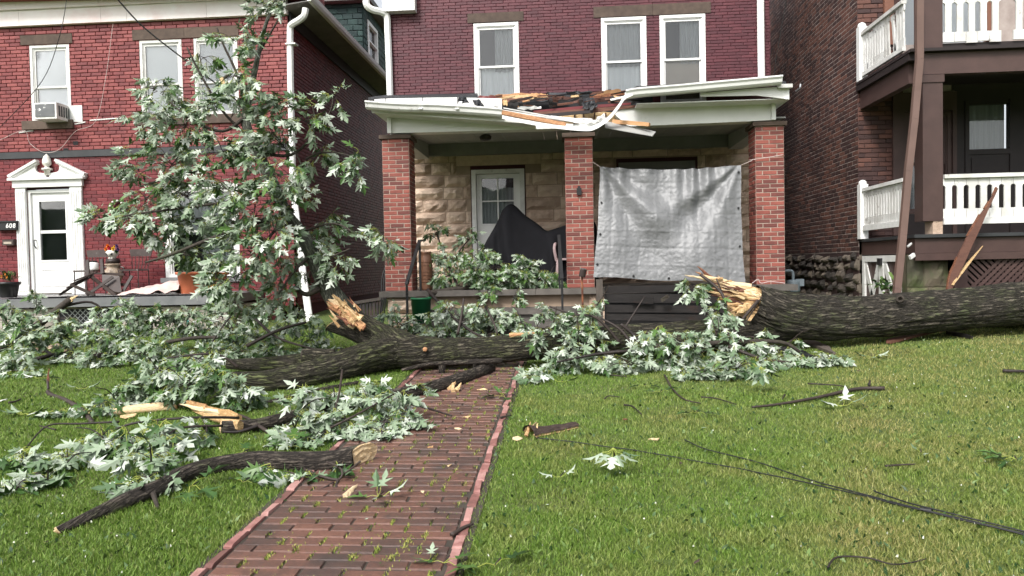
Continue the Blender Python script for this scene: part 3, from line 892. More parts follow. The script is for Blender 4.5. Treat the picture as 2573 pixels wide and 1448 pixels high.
# windows: shared helper
sash_window(LH, lf, -10.62, -9.79, 4.69, 6.19, .012, MAT['white_worn'], split=.44, upper='shade_white', lower='shade_white', open_low=.0)
sash_window(LH, lf, -8.33, -7.47, 4.69, 6.19, .012, MAT['white_worn'], split=.42, upper='shade_white', lower='shade_white')
sash_window(LH, lf, -7.22, -6.34, 4.69, 6.19, .012, MAT['white_worn'], split=.42, upper='blind', lower='blind')
sash_window(LH, lf, -7.95, -6.42, 1.50, 3.34, .012, MAT['white_worn'], split=.5, upper='curtain', lower='half', cas=.09)
mb = MB(); lf.box(mb, -8.03, -6.36, 1.40, 1.495, 0, .07); mb.build('sill', MAT['slab_grey'], LH)
# cornice of panels, front eave, side eave and gutter
us = [-14.5, -12.2, -10.75, -9.05, -8.52, -6.9, -5.30]
for a, b in zip(us, us[1:]):
    mb = MB(); lf.box(mb, a + .003, b - .003, 6.56, 6.86, 0.0, .10); mb.build('cornice_panel', MAT['cream'], LH)
    mb = MB(); lf.box(mb, a + .003, b - .003, 6.865, 7.04, 0.0, .16); mb.build('cornice_panel', MAT['cream'], LH)
mb = MB()
lf.box(mb, -14.5, -4.86, 7.045, 7.10, -.3, .42)
mb.build('eave_edge', MAT['white'], LH)
mb = MB()   # side soffit, fascia
mb.hexa([(-5.31, 13.9, 6.64), (-4.80, 13.9, 6.70), (-4.80, 24, 6.70), (-5.31, 24, 6.64), (-5.31, 13.9, 6.66), (-4.80, 13.9, 6.72), (-4.80, 24, 6.72), (-5.31, 24, 6.66)])
mb.build('soffit', MAT['soffit_dark'], LH)
mb = MB(); mb.box(-5.31, -5.27, 14.25, 24, 6.40, 6.635); mb.build('frieze_board', MAT['dark_grey'], LH)
mb = MB(); mb.smooth = False
pr = [(0, .0), (.0, .13), (.015, .14), (.10, .14), (.115, .125), (.10, .05), (.07, .0)]
i0 = len(mb.v)
mb.prism(pr, 13.85, 24, lambda p, q, d: Vector((-4.797 + p, d, 6.69 + q)))
mb.build('gutter', MAT['white'], LH)
mb = MB()   # roof plane
mb.hexa([(-14.5, 13.78, 7.105), (-4.75, 13.78, 6.86), (-4.75, 24, 6.86), (-14.5, 24, 7.105), (-14.5, 13.78, 7.13), (-4.75, 13.78, 6.88), (-9.7, 24, 9.6), (-14.5, 24, 9.6)])
mb.build('roof', MAT['shingle_red'], LH)
# small shingle slope seen at the very top left, in courses
rp = []
for r in range(5):
    for k in range(46):
        x = -14.3 + k * .21 + (r % 2) * .1
        if x > -5.2: continue
        rp.append((Vector((x, 13.80 + r * .13, 7.14 + r * .075)), (.2, .03, .15), (radians(-60), 0, 0)))
piece_set(rp, LH, 'shingle', MAT['shingle_red'], variants('red_shingle', MAT['shingle_red'], 3), 'shingles', pick=60)
# brick chimney wall behind the gutter and the green shingled dormer
mb = MB(); mb.box(-6.6, -5.75, 17.0, 17.8, 6.9, 9.6); ch = mb.build('chimney', MAT['mortar_red'], LH)
cb = brick_courses(Frame((0, 17.0, 0), (1, 0, 0), (0, -1, 0)), -6.6, -5.73, 7.2, 9.2, .21, .075, [], seed=8) + brick_courses(Frame((-5.75, 0, 0), (0, 1, 0), (1, 0, 0)), 17.0, 17.8, 7.0, 9.2, .21, .075, [], seed=9)
piece_set(cb, ch, 'brick', MAT['brick_red'], vr, 'brickwork', pick=60)
mb = MB()
gf = Frame((0, 19.72, 0), (1, 0, 0), (0, -1, 0)); gs = Frame((-5.33, 0, 0), (0, 1, 0), (1, 0, 0))
gf.box(mb, -8.4, -5.331, 6.9, 8.95, -.1, 0)
holes(mb, gs, 19.72, 22.6, 6.85, 8.95, [(20.12, 21.18, 7.35, 8.42)], -.1, 0)
dm = mb.build('dormer', MAT['green_shingle'], LH)
gb = brick_courses(gf, -7.4, -5.32, 6.9, 8.7, .28, .155, [], d=.03, seed=10, joint=.012, jl=.008, proud=.008) + brick_courses(gs, 19.75, 22.5, 6.9, 8.7, .28, .155, [(20.12, 21.18, 7.35, 8.42)], d=.03, seed=12, joint=.012, jl=.008, proud=.008)
piece_set(gb, dm, 'shingle', MAT['green_shingle'], variants('green_shingle', MAT['green_shingle'], 4, .05), 'shingles', pick=150)
mb = MB()
for q in ((20.12, 20.22, 7.35, 8.42), (21.08, 21.18, 7.35, 8.42), (20.22, 21.08, 8.32, 8.42), (20.22, 21.08, 7.35, 7.43), (20.22, 21.08, 7.86, 7.90)):
    gs.box(mb, *q, -.04, .05)
mb.build('window_frame', MAT['white'], dm)
mb = MB(); gs.box(mb, 20.22, 21.08, 7.43, 8.32, -.035, -.03); mb.build('pane', MAT['glass'], dm)
mb = MB(); gs.box(mb, 20.24, 21.06, 7.44, 8.3, -.09, -.08); mb.build('curtain', MAT['curtain'], dm)
mb = MB(); mb.box(-8.6, -5.06, 19.45, 23, 8.72, 8.86); mb.build('dormer_eave', MAT['soffit_dark'], dm)
# downspout: offset elbow at the top, then down the corner, knocked loose by the tree below
def downspout(par, pts, w, mat, name='downspout', straps=()):
    mb = MB(); mb.smooth = False
    mb.tube(pts, w * .62, 8)
    o = mb.build(name, mat, par)
    return o
pt = [at(768, 22, 13.95), at(764, 40, 13.95), at(750, 52, 14.0), at(734, 62, 14.05), at(729, 80, 14.1), at(730, 200, 14.1), at(733, 330, 14.1), at(735, 430, 14.08)]
downspout(LH, spline(pt, 4), .105, MAT['white'])
mb = MB()
for py in (112, 268):
    p = at(731, py, 14.09); mb.box(p.x - .09, p.x + .11, 14.02, 14.19, p.z - .012, p.z + .012)
mb.build('strap', MAT['white'], LH)
pt = [at(735, 432, 14.0), at(742, 520, 13.6), at(752, 600, 13.2), at(762, 690, 12.7), at(772, 760, 12.3), at(779, 812, 12.0)]
mb = MB(); mb.tube(spline(pt, 4), .062, 8)
o = mb.build('fallen_downspout', MAT['white'])
tag(o, 'white downspout torn loose from the red house, leaning behind the upright limb', 'downspout')
# door with surround
DX0, DX1 = -10.79, -9.84
mb = MB()
lf.box(mb, DX0, DX0 + .055, 1.22, 3.31, -.12, .0); lf.box(mb, DX1 - .055, DX1, 1.22, 3.31, -.12, 0); lf.box(mb, DX0 + .055, DX1 - .055, 3.255, 3.31, -.12, 0)
mb.build('door_frame', MAT['white'], LH)
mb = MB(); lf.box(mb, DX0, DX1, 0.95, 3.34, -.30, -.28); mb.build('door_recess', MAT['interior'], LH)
mb = MB()
a, b = DX0 + .055, DX1 - .055
holes(mb, lf, a, b, 1.235, 3.25, [(a + .155, b - .13, 1.90, 2.44), (a + .155, b - .13, 2.50, 3.08)], -.08, -.045)
q = [(a + .155, b - .13, 1.87, 1.90), (a + .155, b - .13, 3.08, 3.11), (a + .125, a + .155, 1.87, 3.11), (b - .13, b - .10, 1.87, 3.11)]
for w in q: lf.box(mb, *w, -.045, -.03)
for w in ((a + .15, b - .12, 1.37, 1.395), (a + .15, b - .12, 1.70, 1.725), (a + .15, a + .175, 1.395, 1.70), (b - .145, b - .12, 1.395, 1.70)): lf.box(mb, *w, -.045, -.034)
dr = mb.build('door', MAT['white'], LH)
for v0, v1 in ((1.90, 2.44), (2.50, 3.08)):
    mb = MB(); lf.box(mb, a + .155, b - .13, v0, v1, -.066, -.06); mb.build('pane', MAT['glass'], dr)
mb = MB(); lf.box(mb, a + .05, b - .04, 1.25, 3.2, -.24, -.2); mb.build('inner_door', MAT['interior'], dr)
mb = MB(); mb.tube([lf.P(a + .06, 2.31, -.04), lf.P(a + .06, 2.30, .02), lf.P(a + .065, 2.20, .025), lf.P(a + .065, 2.14, -.03)], .012, 6); mb.build('handle', MAT['black_metal'], dr)
mb = MB(); lf.box(mb, DX0 - .02, DX1 + .02, 1.18, 1.232, -.1, .08); mb.build('threshold', MAT['slab'], LH)
ds = MB()
for c in (-10.90, -9.735):
    w = .105 if c < -10 else .125
    lf.box(ds, c - w, c + w, 1.19, 3.36, 0.018, .06)
    for k in range(5):
        x = c - w + (2 * w) * (k + .5) / 5
        lf.box(ds, x - w * .13, x + w * .13, 1.42, 3.28, .06, .072)
    lf.box(ds, c - w - .012, c + w + .012, 1.19, 1.38, .06, .085)
lf.box(ds, -11.04, -9.58, 3.362, 3.50, .018, .09)
lf.box(ds, -11.10, -9.52, 3.50, 3.545, .018, .15)
sur = ds.build('door_surround', MAT['white'], LH)
mb = MB()
cx = -10.30
def half(sg):
    q = [(sg * .78, 3.548), (sg * .80, 3.60), (sg * .22, 3.895), (sg * .20, 3.84)]
    for k in range(9):
        t = pi * (0.42 - 0.95 * k / 8)
        q.append((sg * (.17 + .085 * cos(t)), 3.74 + .095 * sin(t)))
    q += [(sg * .03, 3.63), (sg * .03, 3.548)]
    return q if sg > 0 else q[::-1]
for sg in (-1, 1):
    poly = [(cx + p, v) for p, v in half(sg)]
    mb.prism(poly, .018, .07, lambda p, q, d: lf.P(p, q, d))
    for w_, o_, t_ in ((.05, .0, .13), (.03, -.045, .10)):
        A = lf.P(cx + sg * .80, 3.585 + o_, t_ / 2); B = lf.P(cx + sg * .20, 3.885 + o_, t_ / 2)
        mb.beam(A, B, t_, w_)
mb.build('pediment', MAT['white'], sur)
mb = MB(); mb.smooth = True
mb.lathe(lf.P(cx, 3.60, .075), [(.055, 0), (.055, .09), (.10, .095), (.10, .125), (.05, .14), (.035, .17), (.075, .20), (.085, .25), (.08, .255), (.078, .30), (.055, .36), (.02, .40), (.004, .415)], 14)
mb.build('finial', MAT['bone'], sur)
for u, v in ((-9.72, 4.22), (-9.93, 4.09), (-5.95, 4.16)):
    mb = MB(); lf.box(mb, u - .05, u + .05, v - .035, v + .035, .001, .024); mb.build('missing_brick', MAT['interior'], LH)
for u0, u1, v in ((-9.72, -9.5, 4.60), (-9.4, -8.7, 4.66), (-10.9, -10.6, 4.47)):
    mb = MB(); mb.beam(lf.P(u0, v, .024), lf.P(u1, v + .03, .024), .012, .022, jit=.004); mb.build('paint_streak', MAT['white_worn'], LH)
# porch platform of the left house
PF = thing('stone_porch', 'grey stone porch platform on pale concrete blocks in front of the red house', 'porch', (-9, 12.6, 0.5))
mb = MB(); mb.hexa([(-14.5, 12.55, 1.005), (-5.95, 12.55, 1.03), (-5.95, 14.18, 1.05), (-14.5, 14.18, 1.05), (-14.5, 12.55, 1.165), (-5.95, 12.55, 1.185), (-5.95, 14.18, 1.215), (-14.5, 14.18, 1.205)])
mb.build('platform', MAT['slab_grey'], PF)
mb = MB(); mb.box(-14.4, -6.02, 12.72, 12.9, .3, 1.0); mb.box(-6.2, -6.02, 12.9, 14.1, .3, 1.0); mb.build('footing_wall', MAT['mortar_grey'], PF)
pf = Frame((0, 12.72, 0), (1, 0, 0), (0, -1, 0)); pf2 = Frame((-6.02, 0, 0), (0, 1, 0), (1, 0, 0))
cbk = brick_courses(pf, -14.4, -6.0, .40, 1.0, .40, .20, [(-9.15, -8.1, .62, .98)], d=.05, seed=20, joint=.008, jl=.008) + brick_courses(pf2, 12.74, 14.1, .4, 1.0, .40, .20, [], d=.05, seed=21, joint=.008, jl=.008)
piece_set(cbk, PF, 'concrete_block', MAT['cblock'], variants('concrete_block', MAT['cblock'], 3, .006, .02, .04), pick=80)
mb = MB(); pf.box(mb, -9.15, -8.1, .62, .98, .001, .004); mb.build('vent_recess', MAT['interior'], PF)
mb = MB()
for k in range(-2, 11):
    u = -9.15 + k * .1
    for sg in (-1, 1):
        p0, p1 = (u, .64), (u + .34, .97)
        if sg < 0: p0, p1 = (u + .34, .64), (u, .97)
        if min(p0[0], p1[0]) < -9.2 or max(p0[0], p1[0]) > -8.05: continue
        mb.beam(pf.P(p0[0], p0[1], .03 + .004 * sg), pf.P(p1[0], p1[1], .03 + .004 * sg), .012, .004, Vector((0, -1, 0)))
mb.build('vent_grille', MAT['steel'], PF)

# ------------------------------------------------------------------ middle house (maroon brick over rock-faced stone)
MH = thing('maroon_brick_house', 'dark maroon brick house with white windows above a storm damaged porch', 'house', (0.2, 13.4, 0.5))
MY = 13.4
mf = Frame((0, MY, 0), (1, 0, 0), (0, -1, 0))
MX0, MX1 = -3.19, 3.63
openM = [(-1.585, -0.775, 4.40, 5.97), (0.70, 1.495, 4.40, 5.97), (1.73, 2.525, 4.40, 5.97), (-1.66, -.745, 1.2, 3.35), (.97, 2.32, 1.9, 3.41)]
mb = MB()
holes(mb, mf, MX0, MX1, 0.3, 7.6, openM, -.25, 0.0)
mb.box(MX0, MX0 + .2, MY + .25, 22, .3, 7.6); mb.box(MX1 - .2, MX1, MY + .25, 22, .3, 7.6)
mb.build('wall', MAT['mortar_maroon'], MH)
MBH = .0545
visM = lambda px, py: 1.0 if py < 235 else 0.3
ub = brick_courses(mf, MX0, MX1, 4.35, 7.3, .215, MBH, openM, seed=30, joint=.007, jl=.007, d=.014, proud=.002)
piece_set(ub, MH, 'brick', MAT['brick_maroon'], variants('maroon_brick', MAT['brick_maroon']), 'brickwork', pick=300, vis=visM)
for fx, s in ((MX0, -1), (MX1, 1)):
    fr = Frame((fx, 0, 0), (0, -s, 0) if s < 0 else (0, 1, 0), (s, 0, 0))
    a, b = (-21.5, -MY - .0) if s < 0 else (MY, 21.5)
    sb = brick_courses(fr, a, b, .8, 7.3, .215, .075, [], seed=33)
    piece_set(sb, MH, 'side_brick', MAT['brick_maroon'], variants('maroon_side', MAT['brick_maroon'], 2), 'side_brickwork', pick=0)
for u0, u1, v0, v1 in ((-1.69, -.68, 5.985, 6.15), (.57, 1.61, 5.98, 6.17), (1.615, 2.62, 5.98, 6.17)):
    mb = MB(); mf.box(mb, u0, u1, v0, v1, 0.0, .03); mb.build('lintel', MAT['brownstone'], MH)
sash_window(MH, mf, -1.585, -.775, 4.42, 5.97, .02, MAT['white'], split=.5, upper='half', lower='white')
sash_window(MH, mf, .70, 1.495, 4.42, 5.97, .02, MAT['white'], split=.5, upper='curtain', lower='white', open_low=.03)
sash_window(MH, mf, 1.73, 2.525, 4.42, 5.97, .02, MAT['white'], split=.5, upper='half', lower='shade')
# rock faced stone of the ground floor
mb = MB(); mf.box(mb, MX0 + .02, MX1 - .02, 1.2, 3.98, .001, .02)
mf_open = [(-1.70, -.70, 1.2, 3.42), (.93, 2.36, 1.85, 3.47), (-1.95, -.42, 3.425, 3.72)]
def rock(sx, sz, seed, depth=.085):
    b = MB(); b.smooth = False
    nu, nv = (7, 5) if sx > .3 else (5, 5)
    P = []
    for j in range(nv):
        row = []
        for i in range(nu):
            u, v = i / (nu - 1), j / (nv - 1)
            edge = min(1, 4.5 * min(u, 1 - u) * (sx / .4)) * min(1, 3.2 * min(v, 1 - v))
            d = depth * edge * (0.45 + 0.9 * abs(nz(u * 3 + seed, v * 2.3, seed * 1.7)) + .5 * random.random() * .9)
            row.append(((u - .5) * sx, -d, (v - .5) * sz))
        P.append(row)
    b.grid(P, nu, nv)
    # sides
    i = b.add(((-.5) * sx, .03, -.5 * sz), (.5 * sx, .03, -.5 * sz), (.5 * sx, .03, .5 * sz), (-.5 * sx, .03, .5 * sz))
    c = [0, nu - 1, nu * nv - 1, nu * (nv - 1)]
    for k in range(4):
        b.face([c[k], i + k, i + (k + 1) % 4, c[(k + 1) % 4]])
    return b
mb = MB(); holes(mb, mf, MX0 + .02, MX1 - .02, 1.2, 3.98, mf_open, .0005, .016); mb.build('mortar_bed', MAT['mortar_sand'], MH)
v = 1.27; row = 0; kk = 0
while v < 3.9:
    h = .222
    u = MX0 + .03 - (.2 if row % 2 else .0)
    while u < MX1:
        l = random.choice([.36, .45, .58, .62])
        a, b = max(u, MX0 + .02), min(u + l, MX1 - .02)
        spans = [(a, b)]
        for o in mf_open:
            if o[2] < v + h - .06 and o[3] > v + .06:
                ns = []
                for p, q in spans:
                    if o[1] <= p or o[0] >= q: ns.append((p, q)); continue
                    if o[0] > p: ns.append((p, o[0]))
                    if o[1] < q: ns.append((o[1], q))
                spans = ns
        for p, q in spans:
            if q - p > .08:
                kk += 1
                rb = rock(q - p - .012, h - .012, kk)
                me = rb.mesh('stone_%d' % kk, MAT['sandstone'])
                o = bpy.data.objects.new('stone', me); o.location = mf.P((p + q) / 2, v + h / 2, .018); link(o, MH)
        u += l
    v += h; row += 1
mb = MB(); mf.box(mb, -1.95, -.42, 3.425, 3.72, .018, .045); mb.build('lintel', MAT['sandstone'], MH)
# front door under the porch
mb = MB()
for w in ((-1.68, -1.60, 1.25, 3.345), (-.80, -.72, 1.25, 3.345), (-1.60, -.80, 3.27, 3.345)): mf.box(mb, *w, -.08, .05)
mb.build('door_frame', MAT['white_worn'], MH)
mb = MB()
holes(mb, mf, -1.595, -.805, 1.26, 3.265, [(-1.50, -.92, 2.37, 3.19)], -.06, -.02)
d2 = mb.build('door', MAT['white'], MH)
mb = MB()
for w in ((-1.50, -.92, 2.765, 2.79), (-1.222, -1.198, 2.37, 2.765), (-1.222, -1.198, 2.79, 3.19)): mf.box(mb, *w, -.05, -.012)
for w in ((-1.53, -1.50, 2.34, 3.22), (-.92, -.89, 2.34, 3.22), (-1.50, -.92, 3.19, 3.22), (-1.50, -.92, 2.34, 2.37)): mf.box(mb, *w, -.05, -.008)
mb.build('glazing_bar', MAT['white'], d2)
for u0, u1 in ((-1.50, -1.222), (-1.198, -.92)):
    for v0, v1 in ((2.37, 2.765), (2.79, 3.19)):
        mb = MB(); mf.box(mb, u0, u1, v0, v1, -.036, -.031); mb.build('pane', MAT['glass'], d2)
mb = MB(); mb.smooth = True
mb.grid([[mf.P(-1.52 + .62 * k / 40, v, -.085 + .012 * sin(k * 1.5)) for k in range(41)] for v in (2.3, 3.02)], 41, 2)
mb.build('curtain', MAT['curtain'], d2)
mb = MB(); mf.box(mb, -1.6, -.8, 1.3, 3.3, -.24, -.2); mb.build('door_recess', MAT['interior'], d2)
# window behind the tarp
sash_window(MH, mf, .97, 2.32, 1.92, 3.40, .02, MAT['porch_grey'], cas=.08, split=.5, upper=None, lower='curtain')
# white downspouts, soffit piece at the top
pt = [at(920, -10, 13.1), at(921, 12, 13.1), at(934, 24, 13.15), at(960, 31, 13.25), at(972, 42, 13.3), at(974, 80, 13.32), at(977, 150, 13.32), at(980, 245, 13.32)]
downspout(MH, spline(pt, 4), .10, MAT['white'])
downspout(MH, [at(1911, -10, 13.32), at(1912, 100, 13.32), at(1914, 215, 13.32)], .10, MAT['white'])
mb = MB(); p = at(960, 0, 13.2); q = at(1042, 25, 13.2); mb.box(p.x, q.x, 13.2, 13.38, q.z, q.z + .5); mb.build('soffit_box', MAT['white'], MH)
# ------------------------------------------------------------------ porch of the maroon house
PO = thing('front_porch', 'deep stone porch with steps and crushed white roof on the maroon house', 'porch', (0.2, 11.0, 0.5))
# floor slab in two stones, stone base
for a, b in ((-2.78, -.45), (-.445, 1.0), (1.005, 3.30)):
    mb = MB(); mb.box(a, b, 10.82, 13.36, 1.165, 1.25); mb.build('floor_stone', MAT['slab'], PO)
mb = MB(); mb.box(-2.2, .35, 10.95, 11.2, .3, 1.16); mb.box(1.0, 3.2, 11.0, 11.2, .3, 1.16); mb.box(-2.70, -2.4, 11.1, 13.3, .3, 1.16); mb.box(2.9, 3.2, 11.3, 13.3, .3, 1.16); mb.build('riser_wall', MAT['mortar_sand'], PO)
k = 900
for x0, x1 in ((-2.68, -2.22), (.33, .62), (2.75, 3.22)):
    v = .42
    while v < 1.1:
        w = (x1 - x0) * random.choice([1, 1, .55])
        for p, q in ((x0, x0 + w), (x0 + w, x1)):
            if q - p > .05:
                k += 1; rb = rock(q - p - .012, .235, k, .07); o = bpy.data.objects.new('base_stone', rb.mesh('base_stone_%d' % k, MAT['sandstone'])); o.location = (0.5 * (p + q), 10.92, v + .122); link(o, PO)
        v += .247
for n_, (z0, z1, y0, a, b) in enumerate(((.90, .985, 10.55, -2.1, .32), (.73, .815, 10.22, -2.1, .32), (.56, .645, 9.9, -2.1, .32))):
    mb = MB(); mb.box(a, b, y0, y0 + .40, z0, z1); mb.build('step', MAT['slab'], PO)
    mb = MB(); mb.box(a + .05, b - .05, y0 + .05, y0 + .38, .3, z0 - .001); mb.build('step_riser', MAT['slab'], PO)
# ceiling with boards, back beam, side beams
for k in range(26):
    x = -2.55 + k * .222
    z = 3.66
    if x < 3.1:
        mb = MB(); mb.hexa([(x, 11.05, z), (x + .216, 11.05, z), (x + .216, 13.32, z + .16), (x, 13.32, z + .16), (x, 11.05, z + .02), (x + .216, 11.05, z + .02), (x + .216, 13.32, z + .18), (x, 13.32, z + .18)])
        mb.build('ceiling_board', MAT['porch_ceiling'], PO)
mb = MB(); mb.box(-2.5, 3.0, 13.2, 13.345, 3.60, 3.81); mb.build('back_beam', MAT['porch_grey'], PO)
for x0, x1 in ((-2.66, -2.42), (2.86, 3.10)):
    mb = MB(); mb.box(x0, x1, 11.25, 13.19, 3.55, 3.80); mb.build('side_beam', MAT['porch_ceiling'], PO)
mb = MB(); p = at(1220, 340, 11.9); mb.lathe((p.x, p.y, 3.655), [(.07, .05), (.10, .03), (.085, -.02), (.05, -.03)], 8); mb.build('ceiling_lamp', MAT['dark_paint'], PO)
# front beams: white boards, tapering towards the crushed middle
def slabpoly(name, pts, y, th, mat, par=PO, ys=None):
    """board whose outline is given in photo pixels, standing at depth y"""
    mb = MB()
    n = len(pts)
    P = [at(px, py, y if ys is None else ys[k]) for k, (px, py) in enumerate(pts)]
    i = mb.add(*P); j = mb.add(*[p + Vector((0, th, 0)) for p in P])
    mb.face(list(range(i, i + n))); mb.face(list(range(j, j + n))[::-1])
    for k in range(n):
        k2 = (k + 1) % n
        mb.face((i + k2, i + k, j + k, j + k2))
    return mb.build(name, mat, par)
slabpoly('beam', [(981, 335), (1200, 329), (1440, 322), (1440, 312), (1360, 305), (1200, 292), (1060, 282), (981, 286)], 10.98, .22, MAT['white'])
slabpoly('beam', [(1578, 318), (1700, 313), (1943, 302), (1943, 252), (1760, 258), (1560, 270), (1545, 288)], 10.98, .22, MAT['white'])
mb = MB()
for px in (979, 1943):
    p = at(px, 335 if px < 1000 else 302, 10.96); q = at(px, 283 if px < 1000 else 250, 10.96)
    mb.box(p.x - .03, p.x + .03, 10.93, 10.975, p.z, q.z)
mb.build('corner_trim', MAT['white'], PO)
# left eave: gutter swept along a sagging line
def gutter(path, name, mat, prof, par=PO):
    mb = MB(); mb.smooth = False
    n = len(prof)
    base = len(mb.v)
    for p in path:
        for q, r in prof: mb.v.append((p[0], p[1] + q, p[2] + r))
    for k in range(len(path) - 1):
        for j in range(n - 1):
            a = base + k * n + j
            mb.face((a, a + 1, a + n + 1, a + n))
    return mb.build(name, mat, par)
KG = [(.13, .10), (.13, .0), (.03, -.005), (.0, .02), (-.012, .06), (-.035, .085), (-.035, .105), (-.028, .105), (-.024, .088), (-.002, .066), (.01, .028), (.035, .005), (.12, .008), (.12, .10), (.13, .10)]
gl = [(918, 272), (1000, 278), (1100, 281), (1200, 287), (1262, 292), (1300, 300), (1350, 312), (1420, 322), (1480, 327)]
gy = [10.50, 10.5, 10.5, 10.5, 10.48, 10.46, 10.44, 10.42, 10.40]
pth = spline([tuple(at(x, y, Y)) for (x, y), Y in zip(gl, gy)], 4)
wid = np.linspace(1, 1, len(pth))
gutter(pth[:17], 'gutter', MAT['white_worn'], KG)
# the torn strip of gutter that hangs to the middle pillar and climbs again to the right
strip = [(1262, 296), (1330, 310), (1400, 321), (1470, 327), (1497, 322), (1530, 300), (1555, 270), (1570, 248), (1590, 238)]
sy = [10.47, 10.42, 10.38, 10.34, 10.34, 10.36, 10.40, 10.44, 10.46]
pth = spline([tuple(at(x, y, Y)) for (x, y), Y in zip(strip, sy)], 5)
FL = [(.10, .055), (.05, .045), (.01, .02), (.0, -.015), (-.006, -.015), (.0, .03), (.05, .055), (.10, .06)]
gutter(pth, 'torn_gutter', MAT['white'], FL)
rp_ = [(1572, 246), (1600, 241), (1700, 233), (1800, 224), (1900, 215), (1966, 209)]
pth = spline([tuple(at(x, y, 10.46)) for x, y in rp_], 3)
gutter(pth, 'gutter', MAT['white'], KG)
# eave box on the left: fascia, soffit, metal drip panels on top of the eave
slabpoly('fascia', [(935, 284), (1100, 295), (1250, 305), (1345, 312), (1345, 300), (1250, 292), (1100, 282), (930, 272)], 10.66, .02, MAT['white'])
mb = MB(); A = at(940, 284, 10.68); B = at(1345, 312, 10.68)
mb.hexa([A, B, (B.x, 10.97, B.z - .01), (A.x + .05, 12.8, A.z - .02), A + Vector((0, 0, .01)), B + Vector((0, 0, .01)), (B.x, 10.97, B.z), (A.x + .05, 12.8, A.z - .01)])
mb.build('soffit', MAT['white'], PO)
def panel(px, name, mat, Y0, Y1, th=.012):
    """px: two near corners then two far corners"""
    P = [at(px[0][0], px[0][1], Y0), at(px[1][0], px[1][1], Y0), at(px[2][0], px[2][1], Y1), at(px[3][0], px[3][1], Y1)]
    mb = MB(); mb.hexa(P + [p + Vector((0, 0, th)) for p in P])
    return mb.build(name, mat, PO)
xs_ = [940, 968, 1062, 1150, 1262]
lo_ = [264, 266, 268, 271, 278]; hi_ = [252, 250, 248, 247, 250]
for k in range(4):
    panel([(xs_[k] + 1, lo_[k]), (xs_[k + 1] - 1, lo_[k + 1]), (xs_[k + 1] - 1, hi_[k + 1]), (xs_[k] + 1, hi_[k])], 'eave_panel', MAT['white_worn'], 10.60, 10.85)
for px in (1060, 1152, 1238):
    mb = MB(); mb.beam(at(px + 6, 256, 10.62), at(px - 4, 275, 10.47), .05, .012); mb.build('gutter_strap', MAT['white'], PO)
# roof decks
def deck(px, name, mat, Y0, Y1, th=.04):
    return panel(px, name, mat, Y0, Y1, th)
deck([(925, 252), (1200, 246), (1200, 240), (965, 245)], 'roof_deck', MAT['tar'], 10.85, 13.36)
deck([(1580, 238), (1975, 212), (1935, 206), (1600, 222)], 'roof_deck', MAT['tar'], 10.62, 13.36)
# right eave: fascia box, soffit with vents
slabpoly('fascia', [(1760, 243), (1900, 240), (1983, 250), (1983, 218), (1950, 219), (1900, 222), (1760, 234)], 10.62, .02, MAT['white'])
mb = MB(); A = at(1600, 262, 10.66); B = at(1983, 249, 10.66)
mb.hexa([A, B, (B.x, 12.9, B.z + .0), (A.x, 10.97, A.z), A + Vector((0, 0, .012)), B + Vector((0, 0, .012)), (B.x, 12.9, B.z + .012), (A.x, 10.97, A.z + .012)])
mb.build('soffit', MAT['white'], PO)
mb = MB(); p = at(1984, 250, 10.64); q = at(1984, 216, 10.64); mb.box(p.x - .02, p.x, 10.645, 12.9, p.z, q.z); mb.build('fascia', MAT['white'], PO)
mb = MB(); p = at(1984, 216, 10.58); mb.box(p.x - .16, p.x + .03, 10.54, 10.62, p.z - .03, p.z + .02); mb.build('gutter_end', MAT['white_worn'], PO)
for px in (1640, 1690, 1740, 1792, 1845, 1890):
    mb = MB(); p = at(px, 257 - (px - 1640) * .03, 10.8); mb.box(p.x - .03, p.x + .03, 10.78, 10.9, p.z - .012, p.z - .006); mb.build('soffit_vent', MAT['dark_grey'], PO)
panel([(1600, 236), (1790, 222), (1790, 216), (1640, 226)], 'eave_panel', MAT['white_worn'], 10.56, 10.9)
slabpoly('torn_trim', [(1535, 253), (1600, 238), (1640, 226), (1630, 223), (1590, 236), (1533, 249)], 10.52, .03, MAT['white'])
slabpoly('torn_trim', [(1590, 232), (1700, 222), (1770, 215), (1770, 210), (1640, 219), (1588, 229)], 10.7, .03, MAT['white_worn'])
# crushed middle: cavity, rafters, ceiling remains
slabpoly('cavity_back', [(1190, 300), (1640, 300), (1640, 225), (1190, 245)], 12.6, .03, MAT['interior'])
slabpoly('ceiling_lath', [(1375, 318), (1585, 312), (1560, 283), (1480, 280), (1380, 296)], 11.15, .03, MAT['wood_pale'])
for a, b in ((1442, 316), (1465, 316), (1492, 314), (1520, 313)):
    mb = MB(); mb.beam(at(a, b, 11.12), at(a + 2, 284, 11.12), .02, .02, Vector((0, 1, 0))); mb.build('lath', MAT['wood_brown'], PO)
slabpoly('sagging_board', [(1340, 282), (1500, 272), (1600, 264), (1598, 270), (1500, 282), (1340, 292)], 10.95, .03, MAT['wood_brown'])
slabpoly('sagging_board', [(1340, 278), (1490, 264), (1585, 258), (1585, 263), (1490, 272), (1340, 283)], 10.98, .03, MAT['brick_red_low'])
slabpoly('sagging_board', [(1350, 296), (1490, 284), (1492, 276), (1350, 288)], 10.9, .03, MAT['dark_paint'])
rgq = random.Random(4)
